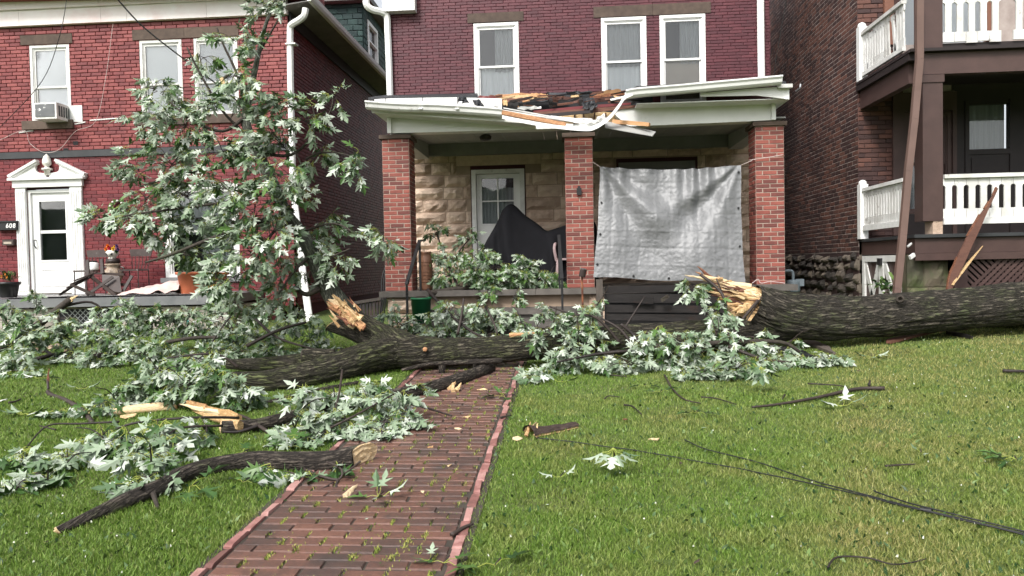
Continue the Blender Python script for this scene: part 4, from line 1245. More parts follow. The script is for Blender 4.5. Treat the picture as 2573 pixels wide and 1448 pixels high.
planks = [  # px ends, py ends, depth ends, width m, material
    (1238, 243, 1340, 238, 12.4, 12.2, .07, 'wood_orange'), (1270, 247, 1376, 242, 11.9, 11.8, .08, 'wood_pale'), (1330, 239, 1372, 241, 11.7, 11.5, .06, 'wood_orange'),
    (1196, 250, 1262, 244, 11.9, 12.0, .08, 'wood_brown'), (1250, 251, 1330, 252, 11.5, 11.4, .06, 'wood_brown'), (1335, 249, 1440, 246, 11.5, 11.6, .04, 'wood_brown'),
    (1500, 239, 1560, 230, 11.7, 12.0, .09, 'wood_orange'), (1490, 243, 1580, 236, 11.4, 11.6, .05, 'wood_orange'), (1490, 252, 1600, 238, 11.3, 11.6, .06, 'wood_brown'), (1560, 232, 1640, 227, 12.2, 12.4, .06, 'wood_brown'),
    (1260, 262, 1310, 262, 11.2, 11.2, .06, 'wood_dark'), (1440, 256, 1500, 254, 11.3, 11.3, .06, 'wood_brown'), (1200, 246, 1246, 247, 11.3, 11.3, .05, 'brick_red'), (1390, 251, 1470, 249, 11.9, 11.9, .05, 'wood_dark'),
    (1262, 257, 1275, 259, 10.8, 10.75, .08, 'wood_fresh'), (1540, 262, 1600, 256, 11.2, 11.1, .05, 'wood_dark'), (1300, 273, 1360, 270, 11.0, 11.0, .04, 'white_worn'), (1640, 226, 1780, 219, 12.6, 12.6, .05, 'tar')]
for a, b, c, d, y0, y1, w, m in planks:
    P, Q = at(a, b, y0), at(c, d, y1)
    mb = MB(); n = 7
    pts_ = [P.lerp(Q, k / n) for k in range(n + 1)]
    up = [];dn = []
    for k, p in enumerate(pts_):
        e = 1 if 0 < k < n else .5
        up.append(p + Vector((0, rgq.uniform(-.01, .01), w / 2 * e + rgq.uniform(-.012, .012)))); dn.append(p + Vector((0, rgq.uniform(-.01, .01), -w / 2 * e + rgq.uniform(-.012, .012))))
    i = mb.add(*up); j = mb.add(*dn); i2 = mb.add(*[p + Vector((0, .03, 0)) for p in up]); j2 = mb.add(*[p + Vector((0, .03, 0)) for p in dn])
    for k in range(n):
        mb.face((j + k, j + k + 1, i + k + 1, i + k)); mb.face((i + k, i + k + 1, i2 + k + 1, i2 + k)); mb.face((j2 + k, j2 + k + 1, j + k + 1, j + k)[::-1]); mb.face((j2 + k, j2 + k + 1, i2 + k + 1, i2 + k)[::-1])
    mb.face((j, i, i2, j2)); mb.face((j + n, j2 + n, i2 + n, i + n))
    mb.build('broken_board', MAT[m], PO)
for px, py in ((1310, 268), (1385, 262), (1460, 260), (1540, 256)):
    mb = MB(); mb.beam(at(px, py, 11.0), at(px - 8, py - 24, 13.2), .05, .10); mb.build('rafter', MAT['wood_dark'], PO)
rgq = random.Random(14)
for k in range(46):
    x0 = rgq.uniform(1195, 1600); f = (x0 - 1195) / 405
    y0 = 252 - 16 * f + rgq.uniform(-6, 26) * (1 - abs(f - .5)); Y0 = rgq.uniform(10.8, 12.2); L = rgq.uniform(12, 60)
    mb = MB(); mb.beam(at(x0, y0, Y0), at(x0 + L, y0 - L * .05 + rgq.uniform(-9, 9), Y0 + rgq.uniform(-.2, .3)), rgq.uniform(.008, .03), rgq.uniform(.008, .035), jit=.005); mb.build('roof_splinter', MAT[rgq.choice(['wood_orange', 'wood_brown', 'wood_brown', 'wood_dark', 'tar', 'wood_fresh'])], PO)
def flap(px, Y, mat, name='tar_flap', sag=.03):
    """torn flap of roofing felt: quad in px subdivided and creased"""
    n = 6
    A, B, C_, D = [at(x, y, Y + dy) for (x, y), dy in zip(px, (0, 0, .1, .1))]
    mb = MB()
    P = []
    for j in range(n + 1):
        row = []
        for i in range(n + 1):
            u, v = i / n, j / n
            p = A.lerp(B, u).lerp(D.lerp(C_, u), v)
            p = p + Vector((nz(u * 3, v * 3, Y) * .03, -sin(pi * v) * sag + nz(u * 4, v * 4, Y + 3) * .04, nz(u * 5, v * 2, Y + 9) * .03))
            row.append(p)
        P.append(row)
    mb.grid(P, n + 1, n + 1)
    return mb.build(name, MAT[mat], PO)
flap([(1462, 275), (1498, 272), (1486, 246), (1464, 248)], 10.9, 'tar'); flap([(1480, 281), (1502, 266), (1490, 245), (1478, 250)], 10.86, 'tar')
flap([(1375, 246), (1490, 243), (1486, 231), (1380, 233)], 11.9, 'tar'); flap([(1425, 240), (1492, 238), (1470, 229), (1420, 231)], 11.6, 'tar', sag=.1)
flap([(1150, 262), (1180, 258), (1170, 243), (1152, 244)], 10.7, 'tar'); flap([(1200, 272), (1217, 266), (1205, 251), (1188, 252)], 10.62, 'tar', sag=.02); flap([(1166, 250), (1200, 250), (1200, 240), (1170, 241)], 11.0, 'tar')
flap([(1318, 262), (1420, 254), (1420, 240), (1318, 246)], 12.4, 'tar', sag=.05)
flap([(1376, 303), (1480, 312), (1490, 300), (1370, 290)], 10.62, 'white_worn', 'bent_metal', .01)
flap([(1440, 318), (1498, 322), (1525, 296), (1470, 305)], 10.45, 'white_worn', 'bent_metal', .06); flap([(1495, 312), (1522, 300), (1518, 286), (1500, 296)], 10.42, 'white_worn', 'bent_metal', .05)
# snapped eave board and metal strips hanging in the torn gutter
mb = MB(); mb.beam(at(1262, 283, 10.5), at(1422, 313, 10.42), .07, .055, jit=.006); mb.build('snapped_board', MAT['wood_orange'], PO)
mb = MB(); mb.beam(at(1258, 277, 10.62), at(1440, 306, 10.6), .03, .02); mb.build('metal_strip', MAT['white_worn'], PO)
mb = MB(); mb.beam(at(1265, 272, 10.7), at(1465, 308, 10.66), .04, .014); mb.build('metal_strip', MAT['white_worn'], PO)
mb = MB(); mb.beam(at(1540, 306, 10.75), at(1632, 314, 10.5), .05, .05, jit=.006); mb.build('snapped_board', MAT['wood_orange'], PO)
mb = MB(); mb.hexa([at(1520, 322, 10.5), at(1640, 343, 10.45), at(1648, 333, 10.62), at(1520, 306, 10.75)] + [p + Vector((0, 0, .012)) for p in (at(1520, 322, 10.5), at(1640, 343, 10.45), at(1648, 333, 10.62), at(1520, 306, 10.75))]); mb.build('hanging_soffit', MAT['porch_ceiling'], PO)

# the three brick pillars
PB = variants('pillar_brick', MAT['brick_pillar'], 5, .02, .05, .10)
def pillar(x0, x1, ztop, label):
    t = thing('brick_pillar', label, 'pillar', ((x0 + x1) / 2, 11.2, 1.25), 'brick pillars of the front porch')
    y0, y1 = 11.0, 11.41
    mb = MB(); mb.box(x0 + .003, x1 - .003, y0 + .003, y1 - .003, 1.252, ztop); mb.build('mortar_core', MAT['mortar_tan'], t)
    W = x1 - x0
    fro, res = [], []
    H = .0635; v = 1.252; r = 0
    f = Frame((x0, y0, 0), (1, 0, 0), (0, -1, 0)); fr_ = Frame((x1, y0, 0), (0, 1, 0), (1, 0, 0)); fl_ = Frame((x0, y1, 0), (0, -1, 0), (-1, 0, 0)); fb = Frame((x1, y1, 0), (-1, 0, 0), (0, 1, 0))
    while v + H < ztop + .005:
        cuts = [0, W * (.5 + random.uniform(-.02, .02)), W] if r % 2 == 0 else [0, W * .24, W * .75, W]
        for ff, tgt, cu in ((f, fro, cuts), (fr_, fro, cuts[::-1] if 0 else [0.012] + [W - c for c in cuts[::-1]][1:-1] + [y1 - y0]), (fl_, fro, [0] + [c for c in cuts[1:-1]] + [y1 - y0 - .012]), (fb, res, [.012, W * .5, W - .012])):
            for a, b in zip(cu, cu[1:]):
                dd = .024 + random.uniform(-.002, .003)
                tgt.append((ff.P((a + b) / 2, v + H / 2, -.012 + .002 + (dd - .024) / 2), (b - a - .012, dd, H - .0105), (random.uniform(-.008, .008), random.uniform(-.006, .006), ff.rz)))
        v += H; r += 1
    piece_set(fro + res, t, 'brick', MAT['brick_pillar'], PB, 'brickwork', pick=300)
    mb = MB(); mb.box(x0 - .035, x1 + .035, y0 - .035, y1 + .035, ztop + .002, ztop + .06); mb.build('cap', MAT['brownstone'], t)
    return t
pillar(-2.725, -2.315, 3.535, 'left brick porch pillar, nearest the red house')
pc = pillar(.013, .423, 3.475, 'middle brick porch pillar with a small dark number plate')
pillar(2.768, 3.175, 3.545, 'right brick porch pillar beside the silver tarp, nearest the dark alley')
mb = MB(); p = at(1455, 478, 10.965)
mb.box(p.x - .035, p.x + .035, 10.955, 10.972, p.z - .07, p.z + .03); mb.box(p.x - .02, p.x + .02, 10.955, 10.972, p.z + .03, p.z + .06)
o = mb.build('door_knocker', MAT['black_metal'], pc); o.name = 'number_plate'

# silver tarp: hung from two corners, sagging and creased
def tarp():
    A, B, C_, D = at(1507, 420, 10.94), at(1862, 415, 10.90), at(1871, 712, 10.62), at(1490, 697, 10.62)
    nu, nv = 150, 130
    rg = np.random.default_rng(3)
    mb = MB(); mb.smooth = True
    P = []
    ctr = [.0, .09, .2, .28, .37, .45, .52, .62, .7, .8, .92, 1.0]
    for j in range(nv + 1):
        v = j / nv
        row = []
        for i in range(nu + 1):
            u = i / nu
            p = A.lerp(B, u).lerp(D.lerp(C_, u), v)
            sag = -.055 * sin(pi * u) ** 1 * (1 - v) ** 2
            side = .02 * sin(pi * v) * (u - .5) * -2
            dy = 0.0
            # folds that run from the hanging corners to the middle
            for cx_, sg in ((0, 1), (1, -1)):
                uu = (u if sg > 0 else 1 - u)
                ang = atan2(uu * 1.06, v + .03)
                r_ = hypot(uu, v)
                dy += .10 * sin(ang * 9 + 1.2 * sg) * math.exp(-((ang - .62) / .42) ** 2) * min(1, r_ * 2.2) * math.exp(-(r_ / .95) ** 2)
            # gathers along the top edge
            dy += .045 * sin(u * 42 + 2 * sin(u * 9)) * math.exp(-v * 4.5) * (0.35 + abs(sin(u * 7)))
            dy += .07 * sin(pi * u) * (1 - v) * v * 2
            # storage creases: a net of sharp folds
            for k, c in enumerate(np.linspace(.1, .9, 9)):
                dy += .0065 * math.exp(-abs(u - c - .004 * sin(v * 9 + k)) / .010) * (1 if k % 2 else -1)
            for k, c in enumerate(np.linspace(.13, .87, 6)):
                dy += .0055 * math.exp(-abs(v - c - .004 * sin(u * 9 + k)) / .010) * (1 if k % 2 else -1)
            dy += .006 * nz(u * 5 + 3, v * 4, 1.0) + .007 * abs(nz(u * 13, v * 11, 5.0)) + .007 * abs(nz(u * 28, v * 22, 8.0)) + .004 * nz(u * 60, v * 52, 2.0)
            q = p + Vector((side + .004 * sin(v * 14), -dy - .03, sag + (.012 * sin(u * 11) if v > .97 else 0)))
            row.append(q)
        P.append(row)
    mb.grid(P, nu + 1, nv + 1)
    o = mb.build('tarp', MAT['tarp'])
    tag(o, 'creased silver tarp hung between the middle and right porch pillars', 'tarp')
    for i, j in ((3, 43), (3, 80), (3, 115), (147, 8), (147, 48), (147, 90), (40, 127), (75, 127), (110, 127)):
        p = P[j][i]
        g = MB(); g.lathe(p + Vector((0, -.012, 0)), [(.016, 0), (.016, .006), (.006, .007), (.005, .002)], 10, Matrix.Rotation(radians(90), 3, 'X'))
        g.build('grommet', MAT['black_metal'], o)
    # cords to the pillars
    for a, b in (((P[0][0]), at(1490, 408, 10.97)), (P[0][nu], at(1890, 404, 10.95))):
        g = MB(); g.tube([a, b], .004, 5); g.build('cord', MAT['pale_wire'], o)
tarp()
mb = MB(); mb.tube([at(1882, 403, 10.97), at(1930, 396, 10.95), at(1968, 389, 10.96), at(1972, 393, 11.05)], .005, 5); tag(mb.build('tie_rope', MAT['pale_wire']), 'pale cord tied round the right brick pillar', 'cord')
mb = MB(); mb.tube(spline([at(1890, 712, 10.9), at(1905, 702, 10.9), at(1912, 712, 10.9), at(1935, 708, 10.9), at(1972, 712, 10.9)], 4), .006, 5); tag(mb.build('slack_rope', MAT['pale_wire']), 'slack pale cord lying at the foot of the right pillar', 'cord')

# dark plank skirting under the tarp, knocked loose
SK = thing('plank_skirting', 'dark wet plank skirting with a grey end post below the silver tarp', 'skirting', (1.8, 10.6, .5))
bd = [((1520, 728), (1885, 722), 16), ((1522, 750), (1860, 752), 22), ((1522, 775), (1850, 778), 18), ((1524, 796), (1840, 800), 17), ((1524, 815), (1830, 822), 18), ((1526, 838), (1800, 845), 20)]
for k, ((a, b), (c, d), w) in enumerate(bd):
    mb = MB(); Y = 10.62 - .05 * k
    mb.beam(at(a, b, Y), at(c, d, Y + .03), .03, w * mpp(Y), jit=.006); mb.build('plank', MAT['wood_dark'], SK)
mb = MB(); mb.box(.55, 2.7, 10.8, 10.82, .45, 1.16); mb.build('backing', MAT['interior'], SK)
mb = MB(); p = at(1508, 850, 10.45); q = at(1506, 702, 10.45); mb.box(p.x - .045, p.x + .045, 10.4, 10.5, p.z, q.z); mb.build('post', MAT['wood_grey'], SK)
mb = MB(); mb.beam(at(1587, 752, 10.45), at(1642, 756, 10.45), .03, .09, jit=.004); tag(mb.build('plank_offcut', MAT['wood_dark']), 'short dark plank piece caught on the plank skirting', 'plank')
mb = MB(); mb.beam(at(1662, 756, 10.4), at(1680, 744, 10.35), .05, .04, Vector((0, 1, 0)), jit=.006); tag(mb.build('bark_chunk', MAT['bark_small']), 'small bark chunk with pale torn end on the plank skirting', 'wood chunk')

# handrails
def rail(pts, foot, label):
    mb = MB()
    R = thing('handrail', label, 'handrail', tuple(foot[0]), 'handrails of the porch steps')
    m = MB()
    for a, b in zip(pts, pts[1:]): m.beam(a, b, .045, .028)
    m.build('rail', MAT['black_metal'], R)
    for f, t in foot_pairs(foot):
        m = MB(); m.beam(f, t, .03, .03, Vector((0, 1, 0))); m.build('post', MAT['black_metal'], R)
def foot_pairs(f): return list(zip(f[::2], f[1::2]))
def V3(px, py, Y): return at(px, py, Y)
a, b = V3(1054, 605, 10.9), V3(1022, 715, 10.1)
rail([b, V3(1024, 706, 10.12), a, V3(1062, 604, 11.2)], [Vector((b.x, 10.1, gz(-2.2, 10.1))), b, Vector((V3(1054, 605, 10.9).x, 10.9, 1.25)), a], 'left black handrail of the porch steps beside the green bucket')
a, b = V3(1404, 592, 10.9), V3(1412, 702, 10.1)
rail([b, a], [Vector((b.x, 10.1, gz(0, 10.1) + .3)), b, Vector((a.x, 10.9, 1.25)), a], 'right black handrail of the porch steps near the middle pillar')

# things on the porch
def urn_wood():
    t = thing('wooden_planter', 'tall carved brown wooden planter beside the left porch pillar', 'planter', tuple(at(1072, 728, 11.25)))
    p = at(1072, 726, 11.25); p.z = 1.252
    m = MB(); m.smooth = True
    m.lathe(p, [(.085, 0), (.09, .02), (.09, .10), (.095, .2), (.10, .32), (.095, .45), (.085, .52), (.075, .55), (.085, .56), (.085, .59)], 14); m.build('body', MAT['carved_wood'], t)
    m = MB()
    for k in range(7): m.lathe(p + Vector((0, 0, .12 + k * .05)), [(.096, 0), (.104, .006), (.096, .012)], 14)
    m.build('carving', MAT['carved_wood'], t)
urn_wood()
def bucket():
    c = at(1059, 800, 10.35); g = gz(c.x, c.y)
    t = thing('plastic_bucket', 'green plastic bucket of soil at the foot of the porch steps', 'bucket', (c.x, c.y, g))
    z0 = at(1059, 806, 10.3).z
    z1 = at(1059, 748, 10.3).z
    m = MB(); m.smooth = True
    m.lathe((c.x, c.y, 0), [(.115, min(z0, g + .25)), (.143, z1 - .03), (.152, z1 - .03), (.152, z1), (.14, z1), (.135, z1 - .03)], 24); m.build('body', MAT['green_plastic'], t)
    m = MB(); m.lathe((c.x, c.y, 0), [(.13, z1 - .05), (.135, z1 - .015), (.06, z1 + .015), (.01, z1 + .02)], 14); m.build('soil', MAT['soil'], t)
    m = MB(); m.box(c.x - .17, c.x + .17, c.y - .17, c.y + .17, g - .1, min(z0, g + .25) - .002); tag(m.build('stone_block', MAT['slab']), 'low dark stone block under the green bucket', 'stone')
bucket()
def cover():
    """black cloth thrown over a tall frame and a bench"""
    prof = [(1214, 640), (1222, 604), (1240, 575), (1255, 548), (1268, 522), (1283, 513), (1298, 520), (1320, 540), (1350, 562), (1372, 579), (1385, 578), (1405, 571), (1425, 565), (1470, 556), (1495, 560), (1500, 600)]
    pts_ = spline([tuple(at(x, y, 12.0)) for x, y in prof], 5)
    m = MB(); m.smooth = True
    nv = 22
    P = []
    for j in range(nv + 1):
        row = []
        for i, p in enumerate(pts_):
            top = p[2]; u = i / (len(pts_) - 1)
            t = j / nv                      # 0 = floor in front, 1 = floor behind, arch between
            d = .14 + .34 * min(1, (top - 1.25) / .9) * .8
            if t < .42: z = 1.26 + (top - .10 - 1.26) * (t / .42); y = 12.0 - d * (1 - .35 * (t / .42))
            elif t > .58: z = 1.26 + (top - .10 - 1.26) * ((1 - t) / .42); y = 12.0 + d * (1 - .35 * ((1 - t) / .42))
            else:
                a = (t - .42) / .16; z = top - .10 + .10 * sin(pi * a); y = 12.0 - d * .65 * cos(pi * a)
            w = (1 - min(1, (z - 1.26) / max(.2, top - 1.26)))
            f = .085 * sin(u * 34 + 3 * sin(u * 7) + 1.5 * (z - 1.3)) * (w * .8 + .2) + .03 * nz(u * 9, z * 3, 2)
            row.append((p[0] + .02 * nz(u * 6, z * 4, 7), y - f if t < .5 else y, z))
        P.append(row)
    m.grid(P, len(pts_), nv + 1)
    tag(m.build('cloth_cover', MAT['black_cloth']), 'black cloth cover draped over tall furniture on the porch', 'cover')
cover()
def plastic_chair():
    c = at(1430, 700, 11.75); x, y = c.x + .08, 11.75
    t = thing('plastic_chair', 'mauve plastic armchair half hidden behind the middle brick pillar', 'chair', (x, y, 1.25))
    m = MB(); m.box(x - .25, x + .25, y - .24, y + .24, 1.67, 1.70); m.build('seat', MAT['mauve_plastic'], t)
    for sx, sy in ((-1, -1), (1, -1), (-1, 1), (1, 1)):
        m = MB(); m.tube([(x + sx * .27, y + sy * .26, 1.252), (x + sx * .25, y + sy * .24, 1.67)], [.03, .026], 8); m.build('leg', MAT['mauve_plastic'], t)
    for sx in (-1, 1):
        m = MB(); m.tube(spline([(x + sx * .27, y - .24, 1.66), (x + sx * .30, y - .26, 1.83), (x + sx * .29, y - .18, 1.92), (x + sx * .27, y + .2, 1.93)], 5), .024, 8); m.build('armrest', MAT['mauve_plastic'], t)
    m = MB()
    for k in range(5): m.box(x - .24 + k * .1, x - .16 + k * .1, y + .25, y + .275, 1.72, 2.12)
    m.box(x - .26, x + .26, y + .245, y + .28, 2.121, 2.17); m.build('backrest', MAT['mauve_plastic'], t)
plastic_chair()
def can_on_rod():
    p = at(1462, 690, 9.9); b = at(1466, 800, 9.95)
    t = thing('rod_marker', 'rusty rod carrying an upturned dark can before the middle pillar', 'marker', (b.x, b.y, gz(b.x, b.y)))
    d = (p - Vector((b.x, b.y, gz(b.x, b.y)))).normalized()
    m = MB(); m.tube([Vector((b.x, b.y, gz(b.x, b.y))), p - d * .02], .014, 8); m.build('rod', MAT['rust'], t)
    M3 = d.to_track_quat('Z', 'Y').to_matrix() @ Matrix.Rotation(.25, 3, 'Y')
    m = MB(); m.smooth = False; m.lathe(p - d * .03, [(.042, -.0), (.045, .01), (.045, .10), (.043, .105)], 16, M3); m.build('can', MAT['brown_metal'], t)
    m = MB(); m.lathe(p - d * .03, [(.042, .106), (.044, .112), (.036, .113)], 16, M3); m.build('can_rim', MAT['steel'], t)
can_on_rod()
# gas meter in the alley
t = thing('gas_meter', 'grey gas meter with bent pipe beside the right brick pillar', 'meter', tuple(at(1993, 740, 11.9)))
p = at(1993, 716, 11.9)
m = MB(); m.smooth = True; m.lathe(p + Vector((0, 0, -.12)), [(.06, 0), (.10, .01), (.105, .03), (.105, .17), (.10, .19), (.04, .2)], 16); m.build('body', MAT['meter'], t)
m = MB(); m.tube(spline([p + Vector((.0, 0, .05)), p + Vector((0, 0, .17)), p + Vector((-.03, 0, .22)), p + Vector((-.14, 0, .22))], 5), .022, 8); m.build('pipe', MAT['meter'], t)
m = MB(); m.box(p.x + .03, p.x + .15, p.y - .06, p.y + .06, p.z - .02, p.z + .09); m.build('dial_box', MAT['meter'], t)
m = MB(); m.tube([p + Vector((0, 0, -.1)), Vector((p.x, p.y, gz(p.x, p.y)))], .025, 8); m.build('pipe', MAT['meter'], t)
# leaning crate panel and hanging hose in the left alley
t = thing('slatted_panel', 'dark slatted panel lying in the alley left of the porch', 'panel', tuple(gnd(925, 810)))
for k in range(9):
    a = at(890 + k * 8.5, 800 - k * .6, 11.9); b = at(888 + k * 8.5, 764 - k * 1.4, 12.2)
    m = MB(); m.beam(a, b, .045, .02, Vector((0, 1, 0))); m.build('slat', MAT['wood_dark'], t)
m = MB(); m.beam(at(886, 762, 12.15), at(962, 750, 12.15), .04, .05); m.build('rail', MAT['wood_grey'], t)
m = MB(); m.beam(at(888, 800, 11.86), at(962, 794, 11.86), .04, .05); m.build('rail', MAT['wood_grey'], t)
for k, px in enumerate((958, 963, 968)):
    m = MB(); m.tube(spline([at(px + 12, 668, 11.6), at(px + 2, 700, 11.55), at(px, 760, 11.5), at(px - 6, 815, 11.5)], 5), .011, 6)
    tag(m.build('hose', MAT['wire']), ('leftmost', 'middle', 'rightmost')[k] + ' of three dark hoses hanging outside the left brick pillar', 'hose', group='hoses beside the left pillar')
# ------------------------------------------------------------------ right house (brown brick) and its two storey porch
RH = thing('brown_brick_house', 'dark brown brick house on a rubble stone foundation right of the alley', 'house', (6.5, 12.2, .6))
RX, RY = 4.60, 12.0
rs = Frame((RX, 0, 0), (0, -1, 0), (-1, 0, 0))      # side wall: u = -Y
rf = Frame((0, RY, 0), (1, 0, 0), (0, -1, 0))
mb = MB()
rs.box(mb, -22, -RY, .4, 8, -.25, 0.0)
rs.box(mb, -21, -RY + .004, 1.71, 7.7, 0.0001, .0072)
openR = [(5.27, 6.0, 2.30, 3.86), (6.02, 7.3, 1.9, 4.2), (4.98, 6.6, 4.9, 7.0)]
holes(mb, rf, RX + .001, 11, .4, 8, openR, -.25, .0)
mb.build('wall', MAT['mortar_grey'], RH)
RBH = .072
sb = brick_courses(rs, -20.5, -RY + .018, 1.72, 7.6, .215, RBH, [], seed=51, d=.0112, proud=.0015, joint=.011, jl=.010)
vb = variants('brown_brick', MAT['brick_brown'], 4)
piece_set(sb, RH, 'side_brick', MAT['brick_brown'], vb, 'side_brickwork', pick=300, vis=lambda px, py: 1.0 if 1985 < px < 2170 else 0)
fb_ = brick_courses(rf, RX - .015, 5.26, 1.95, 7.4, .215, RBH, openR, seed=52, d=.016, joint=.011, jl=.010)
mb = MB(); rf.box(mb, RX - .005, 5.27, 1.9, 7.4, 0, .004); mb.build('joint_bed', MAT['mortar_dark'], RH)
piece_set(fb_, RH, 'brick', MAT['brick_brown'], vb, 'brickwork', pick=160)
# rubble foundation, stones of uneven size
k = 2000
v = .62
while v < 1.66:
    h = random.uniform(.13, .22)
    if v + h > 1.66: h = 1.68 - v
    if h < .05: break
    u = -16.6
    while u < -RY + .0:
        l = random.uniform(.16, .42); e = min(u + l, -RY + .03)
        if e - u > .06 and u > -16.5:
            k += 1
            rb = rock(e - u - .02, h - .016, k, .075)
            o = bpy.data.objects.new('foundation_stone', rb.mesh('foundation_stone_%d' % k, MAT['fieldstone'])); o.location = rs.P((u + e) / 2, v + h / 2 + random.uniform(-.03, .03), .01 + random.uniform(-.02, .02)); o.scale = (1.0, 1.0, random.uniform(.75, 1.25)); o.rotation_euler = (random.uniform(-.05, .05), random.uniform(-.14, .14), rs.rz); link(o, RH)
        u += l
    v += h
mb = MB(); rs.box(mb, -20, -RY, .4, 1.70, .0, .012); mb.build('foundation_bed', MAT['mortar_dark'], RH)
# front window, door, trims under the porch
mb = MB()
for w in ((5.10, 5.28, 1.95, 4.15), (5.99, 6.05, 1.95, 4.15), (5.28, 5.99, 3.86, 4.15)): rf.box(mb, *w, .0, .06)
mb.build('window_casing', MAT['brown_paint'], RH)
sash_window(RH, rf, 5.285, 5.985, 2.28, 3.85, .03, MAT['brown_paint'], cas=.06, split=.5, upper='shade', lower='curtain')
mb = MB(); rf.box(mb, 5.28, 5.99, 1.95, 2.275, .0, .04); mb.build('window_apron', MAT['dark_paint'], RH)
mb = MB()
holes(mb, rf, 6.06, 7.25, 1.92, 4.17, [(6.24, 6.84, 3.25, 3.94)], -.06, .03)
rf.box(mb, 6.18, 6.24, 1.95, 4.0, .03, .05); rf.box(mb, 6.84, 6.92, 1.95, 4.0, .03, .05); rf.box(mb, 6.24, 6.84, 3.17, 3.25, .03, .05)
rf.box(mb, 6.28, 6.80, 2.2, 3.12, .03, .042)
dd_ = mb.build('door', MAT['dark_paint'], RH)
mb = MB(); rf.box(mb, 6.24, 6.84, 3.25, 3.94, -.02, -.014); mb.build('pane', MAT['glass'], dd_)
mb = MB(); mb.smooth = True; mb.grid([[rf.P(6.25 + .58 * q / 30, z, -.10 + .012 * sin(q * 1.3)) for q in range(31)] for z in (3.2, 3.95)], 31, 2); mb.build('curtain', MAT['curtain'], dd_)
mb = MB(); rf.box(mb, 6.0, 8.6, 4.17, 4.4, .0, .03); rf.box(mb, 7.25, 10, 1.9, 4.17, .0, .02); mb.build('porch_wall_board', MAT['dark_paint'], RH)
# upper floor window frame seen past the railing
mb = MB(); rf.box(mb, 4.98, 5.12, 4.9, 6.8, .0, .06); rf.box(mb, 6.5, 6.6, 4.9, 6.8, 0, .06); mb.build('window_casing', MAT['wood_brown'], RH)
mb = MB(); rf.box(mb, 5.12, 6.5, 4.9, 6.8, -.05, -.04); mb.build('pane', MAT['glass'], RH)
mb = MB(); rf.box(mb, 5.2, 6.5, 4.9, 6.8, -.14, -.13); mb.build('shade', MAT['blind'], RH)

RP = thing('two_storey_porch', 'brown two storey porch with white railings on the brown brick house', 'porch', (6.5, 11.0, .6))
PY = 10.2
side = Frame((4.62, 0, 0), (0, -1, 0), (-1, 0, 0)); fro = Frame((0, PY, 0), (1, 0, 0), (0, -1, 0))
# lower deck
mb = MB(); mb.box(4.60, 9.5, PY - .05, RY - .01, 1.86, 1.905); mb.build('deck', MAT['dark_grey'], RP)
mb = MB(); mb.box(4.66, 9.5, PY, PY + .05, 1.655, 1.855); mb.box(4.63, 4.66, PY, RY - .02, 1.655, 1.855); mb.build('fascia', MAT['brown_paint'], RP)
mb = MB(); mb.box(4.62, 9.5, PY - .03, PY + .02, 1.56, 1.652); mb.build('skirt_board', MAT['brown_paint'], RP)
# upper deck: beam, floor edge
mb = MB(); mb.box(4.70, 9.5, PY, PY + .14, 4.01, 4.29); mb.box(4.62, 4.74, PY + .14, RY - .02, 3.93, 4.20); mb.build('beam', MAT['brown_paint'], RP)
mb = MB(); mb.box(4.55, 9.5, PY - .08, RY - .02, 4.295, 4.335); mb.box(4.56, 4.70, PY + .0, RY - .02, 4.20, 4.29); mb.build('upper_deck', MAT['dark_paint'], RP)
mb = MB(); mb.box(4.75, 9.4, PY + .15, RY - .02, 4.255, 4.29); mb.build('porch_ceiling', MAT['dark_paint'], RP)
for z0, z1 in ((2.08, 4.0), (4.34, 7.0)):
    mb = MB(); mb.box(4.73, 4.985, PY - .01, PY + .23, z0, z1); mb.box(4.715, 5.0, PY - .025, PY + .245, z1 - .10, z1 - .001) if z1 < 5 else None; mb.build('post', MAT['brown_paint'], RP)
mb = MB(); mb.box(4.86, 4.985, PY, PY + .22, 1.906, 2.078); mb.build('post_block', MAT['sandstone'], RP)
# railings made of slats with round-headed cuts between them
def slat(fr, u, v0, v1, w, d, slot, c0, c1, tilt=0.0, drop=0.0, name='slat'):
    hw = w / 2 - .003; a = w / 2 - slot / 2
    q = [(-hw, v0), (hw, v0), (hw, c0), (a, c0), (a, c1 - slot / 2)]
    for k in range(1, 5):
        t = pi / 2 * k / 4
        q.append((hw + .003 - slot / 2 * cos(t) if k < 4 else hw, c1 - slot / 2 + slot / 2 * sin(t)))
    q += [(hw, v1), (-hw, v1)]
    left = [(-x, y) for x, y in q[2:-2]][::-1]
    poly = q[:-1] + [(-hw, v1)] + left
    vm = (v0 + v1) / 2
    P = []
    for x, y in poly:
        yy = y - vm
        P.append((u + x * cos(tilt) - yy * sin(tilt), vm + x * sin(tilt) + yy * cos(tilt) - drop))
    mb = MB(); mb.rnd = random.random()
    mb.prism(P, d, d + .022, lambda p, r, dd: fr.P(p, r, dd))
    return mb.build(name, MAT['white_worn'], RP)
def railbar(fr, u0, u1, v0, v1, d0, d1, name='rail'):
    mb = MB(); fr.box(mb, u0, u1, v0, v1, d0, d1); return mb.build(name, MAT['white_worn'], RP)
# lower front rail
railbar(fro, 4.99, 9.4, 2.03, 2.11, -.02, .03); railbar(fro, 4.99, 9.4, 2.635, 2.685, -.03, .05)
for k in range(28): slat(fro, 5.06 + k * .148, 2.112, 2.632, .148, -.015, .068, 2.235, 2.545)
